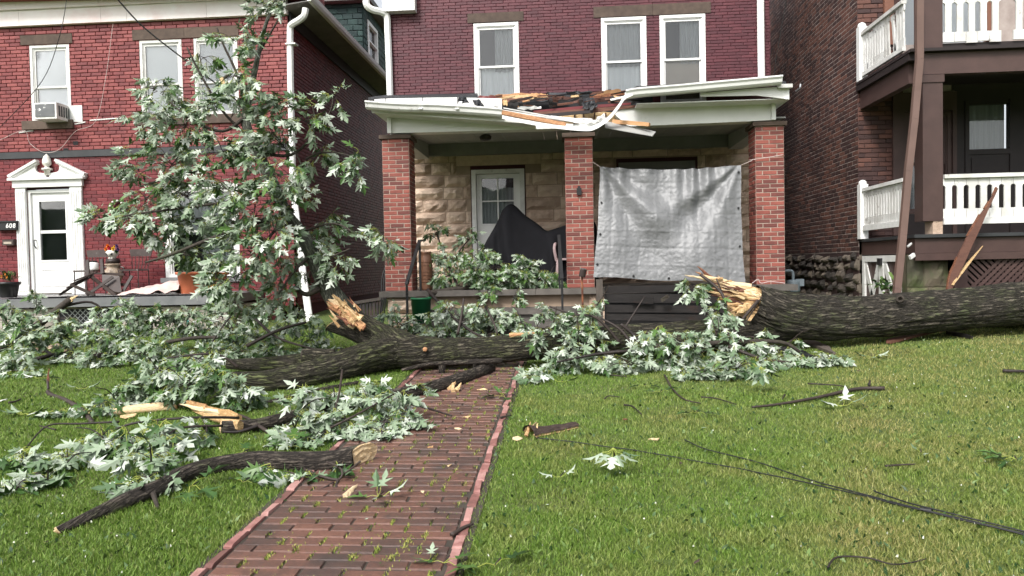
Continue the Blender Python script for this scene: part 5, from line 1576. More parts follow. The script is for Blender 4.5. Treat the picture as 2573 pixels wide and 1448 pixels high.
# lower side rail
railbar(side, -11.86, -10.46, 2.03, 2.11, -.02, .03); railbar(side, -11.86, -10.46, 2.635, 2.685, -.03, .04)
for k in range(15): slat(side, -11.80 + k * .0925, 2.112, 2.632, .0925, -.015, .040, 2.235, 2.555)
def newel(y, z0, z1):
    mb = MB(); mb.smooth = False
    mb.box(4.56, 4.68, y - .06, y + .06, z0, z1 - .05)
    mb.lathe((4.62, y, z1 - .055), [(.06, 0), (.062, .03), (.05, .055), (.03, .07), (.005, .078)], 10)
    mb.build('newel_post', MAT['white'], RP)
newel(11.9, 1.906, 2.80); newel(11.9, 4.336, 5.22)
# upper front rail (one slat missing, some slipped)
railbar(fro, 4.99, 9.4, 5.02, 5.07, -.03, .05)
for k in range(28):
    if k == 5: continue
    slat(fro, 5.06 + k * .148, 4.42 - (.02 if k in (2, 4) else 0), 5.015, .148, -.015, .07, 4.545, 4.93)
mb = MB(); fro.box(mb, 5.0, 9.4, 4.30, 4.41, -.06, -.03); mb.build('rail_backing', MAT['dark_paint'], RP)
railbar(side, -11.86, -10.46, 4.40, 4.46, -.02, .03); railbar(side, -11.86, -10.46, 5.03, 5.08, -.03, .04)
for k in range(15):
    if k == 10: continue
    t = {2: -.12, 3: -.10, 9: .05, 11: .16, 12: -.10}.get(k, random.uniform(-.01, .01))
    slat(side, -11.80 + k * .0925, 4.465, 5.025, .0925, -.015, .040, 4.58, 4.95, t, .03 if k in (2, 3, 11) else 0)
# stone pier, crawl door, lattice
k = 3000
for x0, x1, z0, z1 in ((4.58, 4.80, 1.2, 1.63), (4.80, 5.12, 1.2, 1.63), (4.58, 4.86, .85, 1.195), (4.86, 5.12, .85, 1.195), (4.58, 5.12, .6, .845)):
    k += 1; rb = rock(x1 - x0 - .012, z1 - z0 - .012, k, .05); o = bpy.data.objects.new('pier_stone', rb.mesh('pier_stone_%d' % k, MAT['mossstone'])); o.location = ((x0 + x1) / 2, PY + .13, (z0 + z1) / 2); link(o, RP)
mb = MB(); mb.box(4.59, 5.11, PY + .14, PY + .5, .5, 1.64); mb.build('pier', MAT['mossstone'], RP)
mb = MB()
D0, D1 = -11.86, -10.50
for w in ((D0, D0 + .09, .75, 1.64), (D1 - .09, D1, .75, 1.64), (D0 + .09, D1 - .09, 1.55, 1.64), ((D0 + D1) / 2 - .07, (D0 + D1) / 2 + .07, .75, 1.548)): side.box(mb, *w, .0, .03)
cdo = mb.build('crawl_door', MAT['white_worn'], RP)
mb = MB(); side.box(mb, D0, D1, .7, 1.63, -.03, -.004); mb.build('door_panel', MAT['brown_paint'], cdo)
m_ = (D0 + D1) / 2
for a, b in (((D0 + .08, 1.54), (m_ - .25, .85)), ((m_ - .09, 1.54), (m_ - .5, .75)), ((m_ + .10, 1.54), (D1 - .18, .80))):
    mb = MB(); mb.beam(side.P(a[0], a[1], .012), side.P(b[0], b[1], .012), .10, .02, Vector((-1, 0, 0))); mb.build('brace', MAT['white_worn'], cdo)
mb = MB(); side.box(mb, m_ - .06, m_ + .06, 1.50, 1.60, .031, .06); mb.build('latch', MAT['black_metal'], cdo)
mb = MB(); fro.box(mb, 5.14, 5.30, .6, 1.558, -.03, .0); mb.build('lattice_frame', MAT['brown_paint'], RP)
for sg in (1, -1):
    for q in range(36):
        u = 4.9 + q * .085
        a, b = (u, .72), (u + .84, 1.56)
        if sg < 0: a, b = (u, 1.56), (u + .84, .72)
        # clip to the opening from 5.30
        def cl(p, r):
            if p[0] < 5.30:
                t_ = (5.30 - p[0]) / (r[0] - p[0]); return (5.30, p[1] + (r[1] - p[1]) * t_)
            return p
        if b[0] <= 5.32: continue
        a = cl(a, b)
        mb = MB(); mb.beam(fro.P(a[0], a[1], -.04 + .008 * sg), fro.P(b[0], b[1], -.04 + .008 * sg), .038, .007, Vector((0, -1, 0))); mb.build('lattice_slat', MAT['brown_paint'], RP)
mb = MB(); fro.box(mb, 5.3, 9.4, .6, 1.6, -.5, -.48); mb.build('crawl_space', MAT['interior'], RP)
# bent brown downpipe standing away from the porch
mb = MB()
pts = [at(2310, -20, 10.05), at(2310, 150, 10.05), at(2303, 230, 10.05), at(2297, 300, 10.02), at(2282, 430, 9.98), at(2268, 590, 9.93), at(2254, 725, 9.88), at(2250, 790, 9.86)]
for k, (a, b) in enumerate(zip(pts, pts[1:])): mb.beam(a, b - (b - a) * .002, .085, .065, Vector((0, -1, 0)))
tag(mb.build('downpipe', MAT['brown_pipe']), 'bent brown downpipe leaning out from the two storey porch', 'downpipe')
mb = MB(); mb.beam(at(2286, 648, 10.12), at(2297, 640, 10.16), .03, .05); mb.beam(at(2281, 620, 10.1), at(2290, 612, 10.16), .02, .02); tag(mb.build('pipe_bracket', MAT['white']), 'small pale bracket piece on the brown porch fascia', 'bracket')
# bird / broken lamp at the eave
mb = MB(); mb.tube(spline([at(2000, 230, 12.6), at(2010, 222, 12.5), at(2012, 212, 12.5)], 4), .018, 6); mb.build('lamp_arm', MAT['steel'])
o = COL.objects['lamp_arm']; tag(o, 'small metal bracket on the brown brick wall beside the white eave', 'bracket')

# big broken boards leaning and lying by the right porch
def brokenboard(a, b, w, th, mat, name, label, cat, group=None, up=Vector((0, -1, 0)), split=None, tip=.4):
    """a plank with torn, tapering ends; split adds a pale torn edge"""
    a, b = Vector(a), Vector(b); d = (b - a); L = d.length; d.normalize(); s = d.cross(up).normalized(); u = s.cross(d)
    n = 14; rg = random.Random(int(abs(a.x * 1000 + b.z * 77)))
    T = thing(name, label, cat, tuple(a), group)
    m = MB(); hi, lo = [], []
    for k in range(n + 1):
        t = k / n; e = 1.0
        if t > 1 - tip: e = max(.22, (1 - t) / tip)
        if t < .08: e = .5 + t * 6
        hi.append(a + d * L * t + s * (w / 2) * (1 + rg.uniform(-.05, .05))); lo.append(a + d * L * t + s * (w / 2 - w * e * (1 + rg.uniform(-.1, .06))))
    i = m.add(*[p + u * th / 2 for p in hi]); j = m.add(*[p + u * th / 2 for p in lo]); i2 = m.add(*[p - u * th / 2 for p in hi]); j2 = m.add(*[p - u * th / 2 for p in lo])
    for k in range(n):
        for q in ((j + k, j + k + 1, i + k + 1, i + k), (i2 + k, i2 + k + 1, j2 + k + 1, j2 + k), (i + k, i + k + 1, i2 + k + 1, i2 + k), (j2 + k, j2 + k + 1, j + k + 1, j + k)): m.face(q)
    m.face((j, i, i2, j2)); m.face((j + n, j2 + n, i2 + n, i + n))
    m.build('board', MAT[mat], T)
    if split:
        m = MB()
        for k in range(n):
            if rg.random() < .6: m.beam(lo[k] - s * .003, lo[k + 1] - s * .003 + d * .01, .008 + rg.random() * .010, th * 1.06, u)
        m.build('torn_edge', MAT[split], T)
    return T
brokenboard(at(2380, 728, 9.82), at(2497, 470, 10.02), .105, .03, 'board_brown', 'broken_board', 'long brown broken board leaning against the white porch railing', 'board', split='wood_orange', tip=.45)
brokenboard(at(2392, 716, 9.80), at(2467, 617, 10.05), .03, .02, 'wood_fresh', 'wood_splinter', 'thin pale splinter leaning beside the long broken board', 'splinter')
p, q = gnd(2225, 866, .03), gnd(2410, 826, .06)
brokenboard(p, q, .14, .03, 'wood_brown', 'broken_board', 'reddish broken board lying on the grass under the raised trunk', 'board', up=Z, tip=.5)
p, q = gnd(2385, 842, .03), gnd(2450, 855, .03)
brokenboard(p, q, .08, .04, 'wood_dark', 'broken_board', 'short black board lying in grass at the far end of the reddish board', 'board', up=Z)
for k, (a, b, c, d) in enumerate(((2362, 846, 2420, 826), (2375, 842, 2425, 836), (2405, 828, 2432, 838))):
    m = MB(); m.beam(gnd(a, b, .05), gnd(c, d, .09), .02, .012, jit=.003); tag(m.build('splinter', MAT['wood_fresh']), ('longest', 'shorter', 'rightmost')[k] + ' pale splinter on the reddish board under the trunk', 'splinter', 'splinters under the trunk')
p, q = gnd(2020, 858, .02), gnd(2110, 895, .03)
brokenboard(p, q, .16, .03, 'wood_grey', 'broken_board', 'grey weathered board sticking out of leaves under the trunk break', 'board', up=Z)
p, q = gnd(1880, 872, .04), gnd(2070, 905, .04)
brokenboard(p, q, .30, .03, 'tar', 'roof_felt', 'dark roofing sheet under the leafy spray beside the trunk', 'roofing', up=Z)
p, q = gnd(1530, 925, .05), gnd(1530, 890, .3)
brokenboard(p, q, .12, .03, 'wood_dark', 'broken_board', 'upright dark board end below the log among hanging leaves', 'board')

# ------------------------------------------------------------------ things on the left porch
def PT(px, py, Y): return at(px, py, Y)
PZ = 1.205
def back_chair(px, label):
    c = at(px, 690, 13.75); x, y = c.x, 13.75
    t = thing('metal_chair', label, 'chair', (x, y, PZ), 'metal chairs against the red house')
    m = MB(); m.box(x - .20, x + .20, y - .40, y - .02, PZ + .44, PZ + .47); m.build('seat', MAT['brown_metal'], t)
    for sx, sy in ((-1, -.38), (1, -.38), (-1, -.03), (1, -.03)):
        m = MB(); m.tube([(x + sx * .19, y + sy, PZ), (x + sx * .19, y + sy, PZ + .44)], .011, 6); m.build('leg', MAT['brown_metal'], t)
    zt = PZ + .86
    m = MB(); m.hexa([(x - .20, y + .04, zt - .14), (x + .20, y + .04, zt - .14), (x + .20, y + .06, zt - .14), (x - .20, y + .06, zt - .14), (x - .23, y + .05, zt), (x + .24, y + .05, zt + .01), (x + .24, y + .07, zt + .01), (x - .23, y + .07, zt)]); m.build('back_panel', MAT['brown_metal'], t)
    for k in range(6):
        u = -.18 + k * .072
        m = MB(); m.tube(spline([(x + u, y + .05, zt - .14), (x + u * .96, y + .035, zt - .26), (x + u * .86, y - .0, PZ + .48)], 3), .008, 5); m.build('spindle', MAT['brown_metal'], t)
back_chair(243, 'metal spindle chair between the white door and the skull planter')
back_chair(352, 'metal spindle chair between the skull planter and the orange pots')
def folded_chair():
    Y = 13.0
    t = thing('wooden_chair', 'dark wooden chair tipped over at the edge of the grey porch', 'chair', tuple(at(215, 742, Y)))
    def bar(a, b, w, name, mat='dark_wood_chair', dy=0):
        m = MB(); m.beam(PT(*a), PT(*b), w, .03, Vector((0, 1, 0))); m.build(name, MAT[mat], t)
    bar((222, 690, 13.0), (290, 742, 12.85), .06, 'leg'); bar((218, 742, 12.8), (284, 696, 13.0), .05, 'leg'); bar((178, 715, 12.75), (238, 742, 12.7), .05, 'leg'); bar((308, 735, 13.0), (332, 693, 13.1), .05, 'leg')
    bar((221, 700, 13.15), (220, 654, 13.25), .06, 'rail'); bar((258, 688, 13.15), (255, 652, 13.25), .06, 'rail')
    bar((224, 686, 13.2), (312, 690, 13.2), .04, 'rail'); bar((250, 712, 13.1), (318, 716, 13.1), .05, 'rail')
    for k in range(5):
        a = at(150 + k * 9, 742 - k * 9, 12.75); b = at(196 + k * 12, 712 - k * 7, 13.05)
        m = MB(); m.beam(a, b, .055, .02); m.build('slat', MAT['dark_wood_chair'], t)
    m = MB(); n = 10; P = []
    for j in range(4):
        P.append([at(148 + i * 8, 743 - i * 4.2 + 10 * sin(pi * i / n) * 0 + j * 1.0 - 5, 12.72 + j * .1) for i in range(n + 1)])
    m.grid(P, n + 1, 4); m.build('seat', MAT['black_cloth'], t)
    m = MB(); m.hexa([at(258, 728, 12.95), at(306, 736, 12.9), at(306, 736, 13.3), at(258, 728, 13.3), at(256, 690, 13.1), at(300, 694, 13.1), at(300, 694, 13.3), at(256, 690, 13.3)]); m.build('backrest', MAT['dark_wood_chair'], t)
folded_chair()
def skull_planter():
    Y = 13.55
    c = at(287, 740, Y); x, y = c.x, Y
    t = thing('glazed_urn', 'brown glazed urn with side handles holding a white skull', 'urn', (x, y, PZ))
    m = MB(); m.smooth = True
    m.lathe((x, y, PZ), [(.10, 0), (.11, .02), (.09, .10), (.12, .22), (.165, .34), (.175, .40), (.15, .46), (.115, .50), (.12, .54), (.15, .565), (.15, .58), (.12, .585)], 22); m.build('body', MAT['urn'], t)
    for sg in (-1, 1):
        m = MB(); m.tube(spline([(x + sg * .12, y, PZ + .52), (x + sg * .21, y, PZ + .50), (x + sg * .165, y, PZ + .40)], 4), .018, 6); m.build('handle', MAT['brown_metal'], t)
    z = PZ + .585
    t2 = thing('skull_ornament', 'white skull ornament crowned with orange, red and yellow flowers', 'skull', (x, y, z))
    m = MB(); m.smooth = True
    m.lathe((x, y, z), [(.10, 0), (.125, .02), (.13, .05), (.115, .09), (.07, .1)], 14); m.build('base', MAT['dark_wood_chair'], t2)
    # cranium and jaw as one lofted surface
    m = MB(); m.smooth = True
    n = 18; P = []
    for j in range(13):
        v = j / 12; zz = z + .085 + .20 * v
        wx = [.055, .06, .062, .07, .09, .098, .104, .108, .108, .10, .085, .055, .006][j]; wy = [.055, .06, .065, .08, .10, .115, .125, .128, .125, .115, .095, .06, .006][j]
        P.append([(x + wx * cos(2 * pi * i / n), y - .01 + wy * sin(2 * pi * i / n), zz) for i in range(n + 1)])
    m.grid(P, n + 1, 13); sk = m.build('cranium', MAT['bone'], t2)
    for sg in (-1, 1):
        m = MB(); m.smooth = True; m.lathe((x + sg * .042, y - .112, z + .185), [(.026, 0), (.028, .006), (.018, .012)], 12, Matrix.Rotation(radians(90), 3, 'X')); m.build('eye_socket', MAT['black_metal'], sk)
    m = MB(); m.prism([(-.014, .135), (.014, .135), (.0, .165)], -.115, -.10, lambda p, q, d: Vector((x + p, y + d, z + q))); m.build('nose_hole', MAT['black_metal'], sk)
    m = MB()
    for k in range(6): m.box(x - .042 + k * .0145, x - .031 + k * .0145, y - .085, y - .06, z + .095, z + .118)
    m.build('teeth', MAT['bone'], sk)
    rg = random.Random(3)
    for k, (dx, dz, cname, r) in enumerate(((-.08, .30, 'orange', .045), (-.04, .36, 'orange', .05), (.0, .31, 'red_petal', .055), (.06, .30, 'yellow', .05), (-.02, .33, 'red_petal', .045), (.09, .34, 'yellow', .035), (.14, .35, 'purple', .045), (.16, .29, 'purple', .045), (.13, .25, 'plant_green', .05))):
        m = MB()
        for q in range(16):
            a = q * 2.4; e = .2 + .9 * (q / 16)
            d = Vector((cos(a) * sin(e), -cos(e), sin(a) * sin(e))); s = Vector((-sin(a), 0, cos(a)))
            p = Vector((x + dx, y - .06, z + dz - .02)); i = m.add(p, p + d * r * .7 - s * r * .35, p + d * r * 1.1, p + d * r * .7 + s * r * .35); m.face((i, i + 1, i + 2, i + 3))
        m.build('flower', MAT[cname], t2)
skull_planter()
def lantern():
    c = at(236, 690, 13.5); x, y, z = c.x, 13.5, PZ + .471
    t = thing('glass_jar', 'small white jar on the chair seat beside the white door', 'jar', (x, y, z))
    m = MB(); m.smooth = True; m.lathe((x, y, z), [(.085, 0), (.09, .02), (.09, .12), (.06, .15)], 14); m.build('body', MAT['white'], t)
    m = MB(); m.lathe((x, y, z + .15), [(.065, 0), (.065, .02), (.02, .03)], 12); m.build('lid', MAT['black_metal'], t)
lantern()
def blanket():
    m = MB(); m.smooth = True
    A, B = at(292, 742, 12.75), at(448, 738, 12.78)
    n, k_ = 40, 16; P = []
    for j in range(k_ + 1):
        v = j / k_; row = []
        for i in range(n + 1):
            u = i / n
            p = A.lerp(B, u) + Vector((0, v * .55, 0))
            h = (.05 + .20 * u) * sin(pi * min(1, v * .9 + .08)) ** .7 * min(1, u * 6 + .2)
            h += .032 * sin(v * 22 + 7 * nz(u * 3, v * 3, 1)) * min(1, u * 4) + .035 * nz(u * 7, v * 9, 4)
            row.append((p.x, p.y, max(PZ + .008, PZ + h)))
        P.append(row)
    m.grid(P, n + 1, k_ + 1)
    tag(m.build('blanket', MAT['pink_cloth']), 'crumpled pale pink blanket on the grey porch beside the orange pots', 'blanket')
blanket()
# striped rug
m = MB(); x0, x1 = at(30, 745, 12.7).x, at(560, 745, 12.7).x
T = thing('striped_rug', 'black and white striped rug along the edge of the grey porch', 'rug', (x0, 12.65, PZ))
for k in range(14):
    m = MB(); y = 12.62 + k * .07
    zz = [1.185 + .02 * (y - 12.6) / 1.0 + .012] * 2
    i = m.add((x0, y, 1.19), (x1, y, 1.203), (x1, y + .068, 1.205), (x0, y + .068, 1.192), (x0, y, 1.202), (x1, y, 1.212), (x1, y + .068, 1.214), (x0, y + .068, 1.204))
    for q in ((0, 3, 2, 1), (4, 5, 6, 7), (0, 1, 5, 4), (2, 3, 7, 6)): m.face([i + w for w in q])
    m.build('stripe', MAT['white_worn'] if k % 2 else MAT['black_cloth'], T)
def plant(mb, c, n, R, hgt, wl=.05, ll=.2, droop=.6, seed=1):
    rg = random.Random(seed)
    for k in range(n):
        a = rg.uniform(0, 2 * pi); el = rg.uniform(.1, 1.3)
        base = Vector(c) + Vector((rg.gauss(0, R * .3), rg.gauss(0, R * .3), rg.uniform(0, hgt)))
        d = Vector((cos(a) * cos(el), sin(a) * cos(el), sin(el))); s = d.cross(Z).normalized()
        L = ll * rg.uniform(.6, 1.2); w = wl * rg.uniform(.7, 1.2)
        mb.rnd = rg.random()
        pts_ = [base, base + d * L * .35, base + d * L * .7 + Vector((0, 0, -L * .12 * droop)), base + d * L + Vector((0, 0, -L * .45 * droop))]
        i = mb.add(pts_[0], pts_[1] - s * w / 2, pts_[1] + s * w / 2, pts_[2] - s * w * .42, pts_[2] + s * w * .42, pts_[3])
        mb.face((i, i + 1, i + 2)); mb.face((i + 1, i + 3, i + 4, i + 2)); mb.face((i + 3, i + 5, i + 4))
def pot(px, py, Y, r, h, mat, label, name='plant_pot', extra=None, seed=1, n=60, ll=.2, cat='plant pot', wl=.05):
    c = at(px, py, Y); x, y = c.x, Y
    t = thing(name, label, cat, (x, y, PZ))
    m = MB(); m.smooth = True
    m.lathe((x, y, PZ), [(r * .68, 0), (r * .72, .02), (r * .93, h - .05), (r * .95, h - .05), (r * 1.06, h - .045), (r * 1.08, h), (r * .98, h), (r * .93, h - .04)], 24); m.build('pot', MAT[mat], t)
    m = MB(); m.lathe((x, y, PZ + h - .06), [(r * .9, 0), (r * .93, .02), (r * .3, .035), (.01, .04)], 14); m.build('soil', MAT['soil'], t)
    m = MB(); plant(m, (x, y, PZ + h), n, r, .12, wl=wl, ll=ll, seed=seed); tag(m.build('foliage', MAT['plant_green'], t), kind='stuff')
    if extra:
        rg = random.Random(seed)
        for k in range(5):
            m = MB(); p = Vector((x + rg.uniform(-r, r) * .8, y - r * .4, PZ + h + rg.uniform(.08, .25)))
            for q in range(10):
                a = q * 2.4; d = Vector((cos(a) * .7, -.4, sin(a) * .7)); i = m.add(p, p + d * .025 + Vector((.008, 0, 0)), p + d * .045, p + d * .025 - Vector((.008, 0, 0))); m.face((i, i + 1, i + 2, i + 3))
            m.build('flower', MAT[extra], t)
    return t
pot(480, 735, 13.0, .24, .40, 'terracotta', 'orange terracotta pot of leafy plants, nearer the pink blanket', seed=5, n=90, ll=.32, wl=.08)
pot(540, 740, 13.2, .24, .38, 'terracotta', 'orange terracotta pot of leafy plants farther from the pink blanket', seed=6, n=90, ll=.32, wl=.08)
pot(22, 752, 12.8, .19, .28, 'black_metal', 'round black pot with orange flowers at the far left porch edge', extra='orange', seed=7, n=110, ll=.22, wl=.02)
# mailbox with house number, wall lamp, wreath
T = thing('mailbox', 'black wall mailbox lettered 608 left of the white door', 'mailbox', tuple(at(20, 567, 14.15)))
p, q = at(-10, 579, 14.1), at(43, 555, 14.1)
m = MB(); m.box(p.x, q.x, 14.06, 14.18, p.z, q.z - .03); m.build('box', MAT['black_metal'], T)
m = MB(); m.box(p.x, q.x + .01, 14.04, 14.18, q.z - .029, q.z); m.build('lid', MAT['black_metal'], T)
def text(s, pos, size, mat, par, ext=.003, shear=0.0):
    cu = bpy.data.curves.new('number', 'FONT'); cu.body = s; cu.size = size; cu.extrude = ext; cu.align_x = 'CENTER'; cu.align_y = 'CENTER'; cu.shear = shear; cu.offset = .002
    cu.materials.append(mat); tmp = bpy.data.objects.new('number', cu); me = bpy.data.meshes.new_from_object(tmp); bpy.data.objects.remove(tmp); o = bpy.data.objects.new('number', me); o.location = pos; o.rotation_euler = (radians(90), 0, 0); link(o, par); return o
pp = at(26, 568, 14.05); [text(ch_, (pp.x + (k - 1) * .072, 14.055, pp.z), .125, MAT['white'], T, shear=.1) for k, ch_ in enumerate('608')]
T = thing('newspaper_box', 'small dark metal mail slot box below the lettered mailbox', 'mail slot', tuple(at(20, 610, 14.15)))
p, q = at(8, 617, 14.1), at(34, 602, 14.1)
m = MB(); m.box(p.x, q.x, 14.08, 14.18, p.z, q.z); m.build('box', MAT['brown_metal'], T)
m = MB(); m.box(p.x + .03, q.x - .03, 14.074, 14.079, p.z + .025, p.z + .07); m.build('label_plate', MAT['beige_shade'], T)
T = thing('wreath', 'dark twig wreath with pale flowers on the red wall', 'wreath', tuple(at(297, 523, 14.12)))
c = at(297, 523, 14.12); m = MB()
for k in range(5):
    ph = k * 1.3
    m.tube([c + Vector((cos(a) * (.14 + .018 * sin(a * 5 + ph)), .02 * cos(a * 4 + ph), sin(a) * (.14 + .018 * sin(a * 5 + ph)))) for a in np.linspace(0, 2 * pi, 33)], .014, 5)
m.build('ring', MAT['twig'], T)
m = MB(); plant(m, c + Vector((0, -.03, 0)), 0, .1, 0)
rg = random.Random(8)
for k in range(60):
    a = rg.uniform(0, 2 * pi); p = c + Vector((cos(a) * .14, -.03, sin(a) * .14)); d = Vector((rg.gauss(0, .04), -.02, rg.gauss(0, .04))); s = Vector((d.z, 0, -d.x)) * .4; i = m.add(p, p + d * .5 + s, p + d, p + d * .5 - s); m.face((i, i + 1, i + 2, i + 3))
m.build('leaf_spray', MAT['plant_green'], T)
for k in range(9):
    a = k * .72; p = c + Vector((cos(a) * .14, -.05, sin(a) * .14)); m = MB(); m.smooth = True; m.lathe(p, [(.006, -.02), (.022, -.008), (.022, .008), (.006, .02)], 8); m.build('flower', MAT['bone'], T)
# window air conditioner
T = thing('air_conditioner', 'white window air conditioner with peeling grille in the upstairs window', 'air conditioner', tuple(at(120, 302, 13.9)))
p, q = at(85, 300, 13.8), at(141, 257, 13.8)
m = MB(); m.box(p.x, q.x, 13.8, 14.35, p.z, q.z); m.build('case', MAT['white_worn'], T)
MAT['ac_grille'] = surf('peeling_grille', [(0.10, 0.105, 0.11), (0.16, 0.165, 0.17)], .6, .2, 6, bump=.2, stain=(.75, .75, .74), stain_s=11, stain_lo=.60, stain_hi=.63)
m = MB(); m.box(p.x + .04, q.x - .04, 13.79, 13.799, p.z + .04, q.z - .03); m.build('grille', MAT['ac_grille'], T)
for k in range(5): 
    m = MB(); m.box(q.x + .0005, q.x + .006, 13.86 + k * .07, 13.90 + k * .07, p.z + .06, q.z - .05); m.build('vent', MAT['dark_grey'], T)
m = MB(); m.box(p.x - .02, p.x + .74, 14.17, 14.185, p.z, q.z + .01); m.build('side_panel', MAT['white'], T)
# shepherd hook with a bead ornament in front of the block wall
T = thing('garden_hook', 'black garden hook with teal bead ornament before the block wall', 'garden hook', tuple(gnd(500, 845)))
Y = 12.3
m = MB(); m.tube(spline([at(505, 860, Y), at(500, 810, Y), at(494, 782, Y), at(483, 776, Y), at(474, 783, Y), at(470, 797, Y), at(474, 800, Y), at(476, 795, Y)], 5), .009, 6); m.build('hook', MAT['black_metal'], T)
m = MB(); m.tube([at(472, 800, Y), at(472, 850, Y)], .003, 5); m.build('cord', MAT['black_metal'], T)
for py in (808, 813, 838): 
    m = MB(); m.smooth = True; c = at(472, py, Y); m.lathe(c, [(.003, -.025), (.02, -.01), (.02, .01), (.003, .025)], 10); m.build('bead', MAT['glassbead'], T)
# river pebbles and grey pipe piece at the left
rg = random.Random(12)
for k in range(26):
    c = gnd(112 + rg.gauss(0, 22), 872 + rg.gauss(0, 9))
    m = MB(); m.smooth = True; r = rg.uniform(.03, .055); m.lathe(c + Vector((0, 0, .005)), [(r * .4, 0), (r * .95, r * .3), (r, r * .5), (r * .7, r * .85), (r * .1, r)], 8)
    tag(m.build('pebble', MAT['pebble']), 'tan river pebble in the small bed under the left branch', 'pebble', 'river pebbles at the left')
# leafy plant in front of the crawl door, plants behind the trunk
T = thing('young_plant', 'young green plant before the white braced crawl door', 'plant', tuple(gnd(2220, 800)))
m = MB(); plant(m, at(2222, 735, 10.0), 46, .22, .16, wl=.05, ll=.18, seed=9); tag(m.build('foliage', MAT['plant_green'], T), kind='stuff')
m = MB(); m.tube([gnd(2220, 800), at(2222, 735, 10.0)], .01, 5); m.build('stem', MAT['twig'], T)
# ------------------------------------------------------------------ maple leaves
_half = [(0, 0), (.37, .06), (.12, .19), (.55, .58), (.095, .42), (.20, .70), (.0, 1.08), (0, .40), (0, .72), (.34, .50), (.30, .24)]
_tri = [(0, 1, 2), (0, 2, 7), (2, 3, 4), (2, 4, 7), (7, 4, 5), (7, 5, 8), (8, 5, 6)]
PET = Vector((0.0, -0.62, 0.10))
def leaf_data(seed):
    rg = random.Random(seed)
    fold = rg.uniform(.10, .60); curl = rg.uniform(.10, .75); tw = rg.uniform(-.25, .25)
    V, F, Mi = [], [], []
    for layer in (0, 1):
        for sg in (1, -1):
            b = len(V)
            for k, (x, y) in enumerate(_half[:9]):
                jx = 1 + rg.uniform(-.08, .08) if layer == 0 else 1
                xx = x * sg
                z = abs(x) * fold * .9 - curl * y * y * .55 + tw * x * sg * y - (.35 * curl * x * x)
                V.append([xx, y, z - (.006 if layer else 0)])
            for a, c, d in _tri:
                f = (b + a, b + c, b + d)
                if (sg < 0) != (layer == 1): f = f[::-1]
                F.append(f); Mi.append(layer)
    b = len(V); w = .016
    for q, z in ((0.0, 0.0), (.5, -.02), (1.0, .0)):
        c = PET * q + Vector((0, 0, .10 * sin(pi * q)))
        V += [[c.x - w, c.y, c.z], [c.x + w, c.y, c.z], [c.x, c.y, c.z - 2 * w]]
    for s in (0, 3):
        for k in range(3):
            k2 = (k + 1) % 3
            F.append((b + s + k, b + s + k2, b + s + 3 + k2)); Mi.append(2); F.append((b + s + k, b + s + 3 + k2, b + s + 3 + k)); Mi.append(2)
    return np.array(V), np.array(F), np.array(Mi)
LD = [leaf_data(100 + k) for k in range(8)]
def tri_mesh(name, V, F, Mi, mats, rnd=None):
    me = bpy.data.meshes.new(name)
    n, m = len(V), len(F)
    me.vertices.add(n); me.vertices.foreach_set('co', np.asarray(V, np.float32).reshape(-1))
    me.loops.add(m * 3); me.loops.foreach_set('vertex_index', np.asarray(F, np.int32).reshape(-1))
    me.polygons.add(m); me.polygons.foreach_set('loop_start', (np.arange(m) * 3).astype(np.int32))
    for q in mats: me.materials.append(q)
    me.polygons.foreach_set('material_index', np.asarray(Mi, np.int32))
    if rnd is not None:
        a = me.attributes.new('rnd', 'FLOAT', 'FACE'); a.data.foreach_set('value', np.asarray(rnd, np.float32))
    me.update(calc_edges=True)
    return me
LM = [tri_mesh('maple_leaf_%d' % k, *LD[k], LEAFM) for k in range(8)]

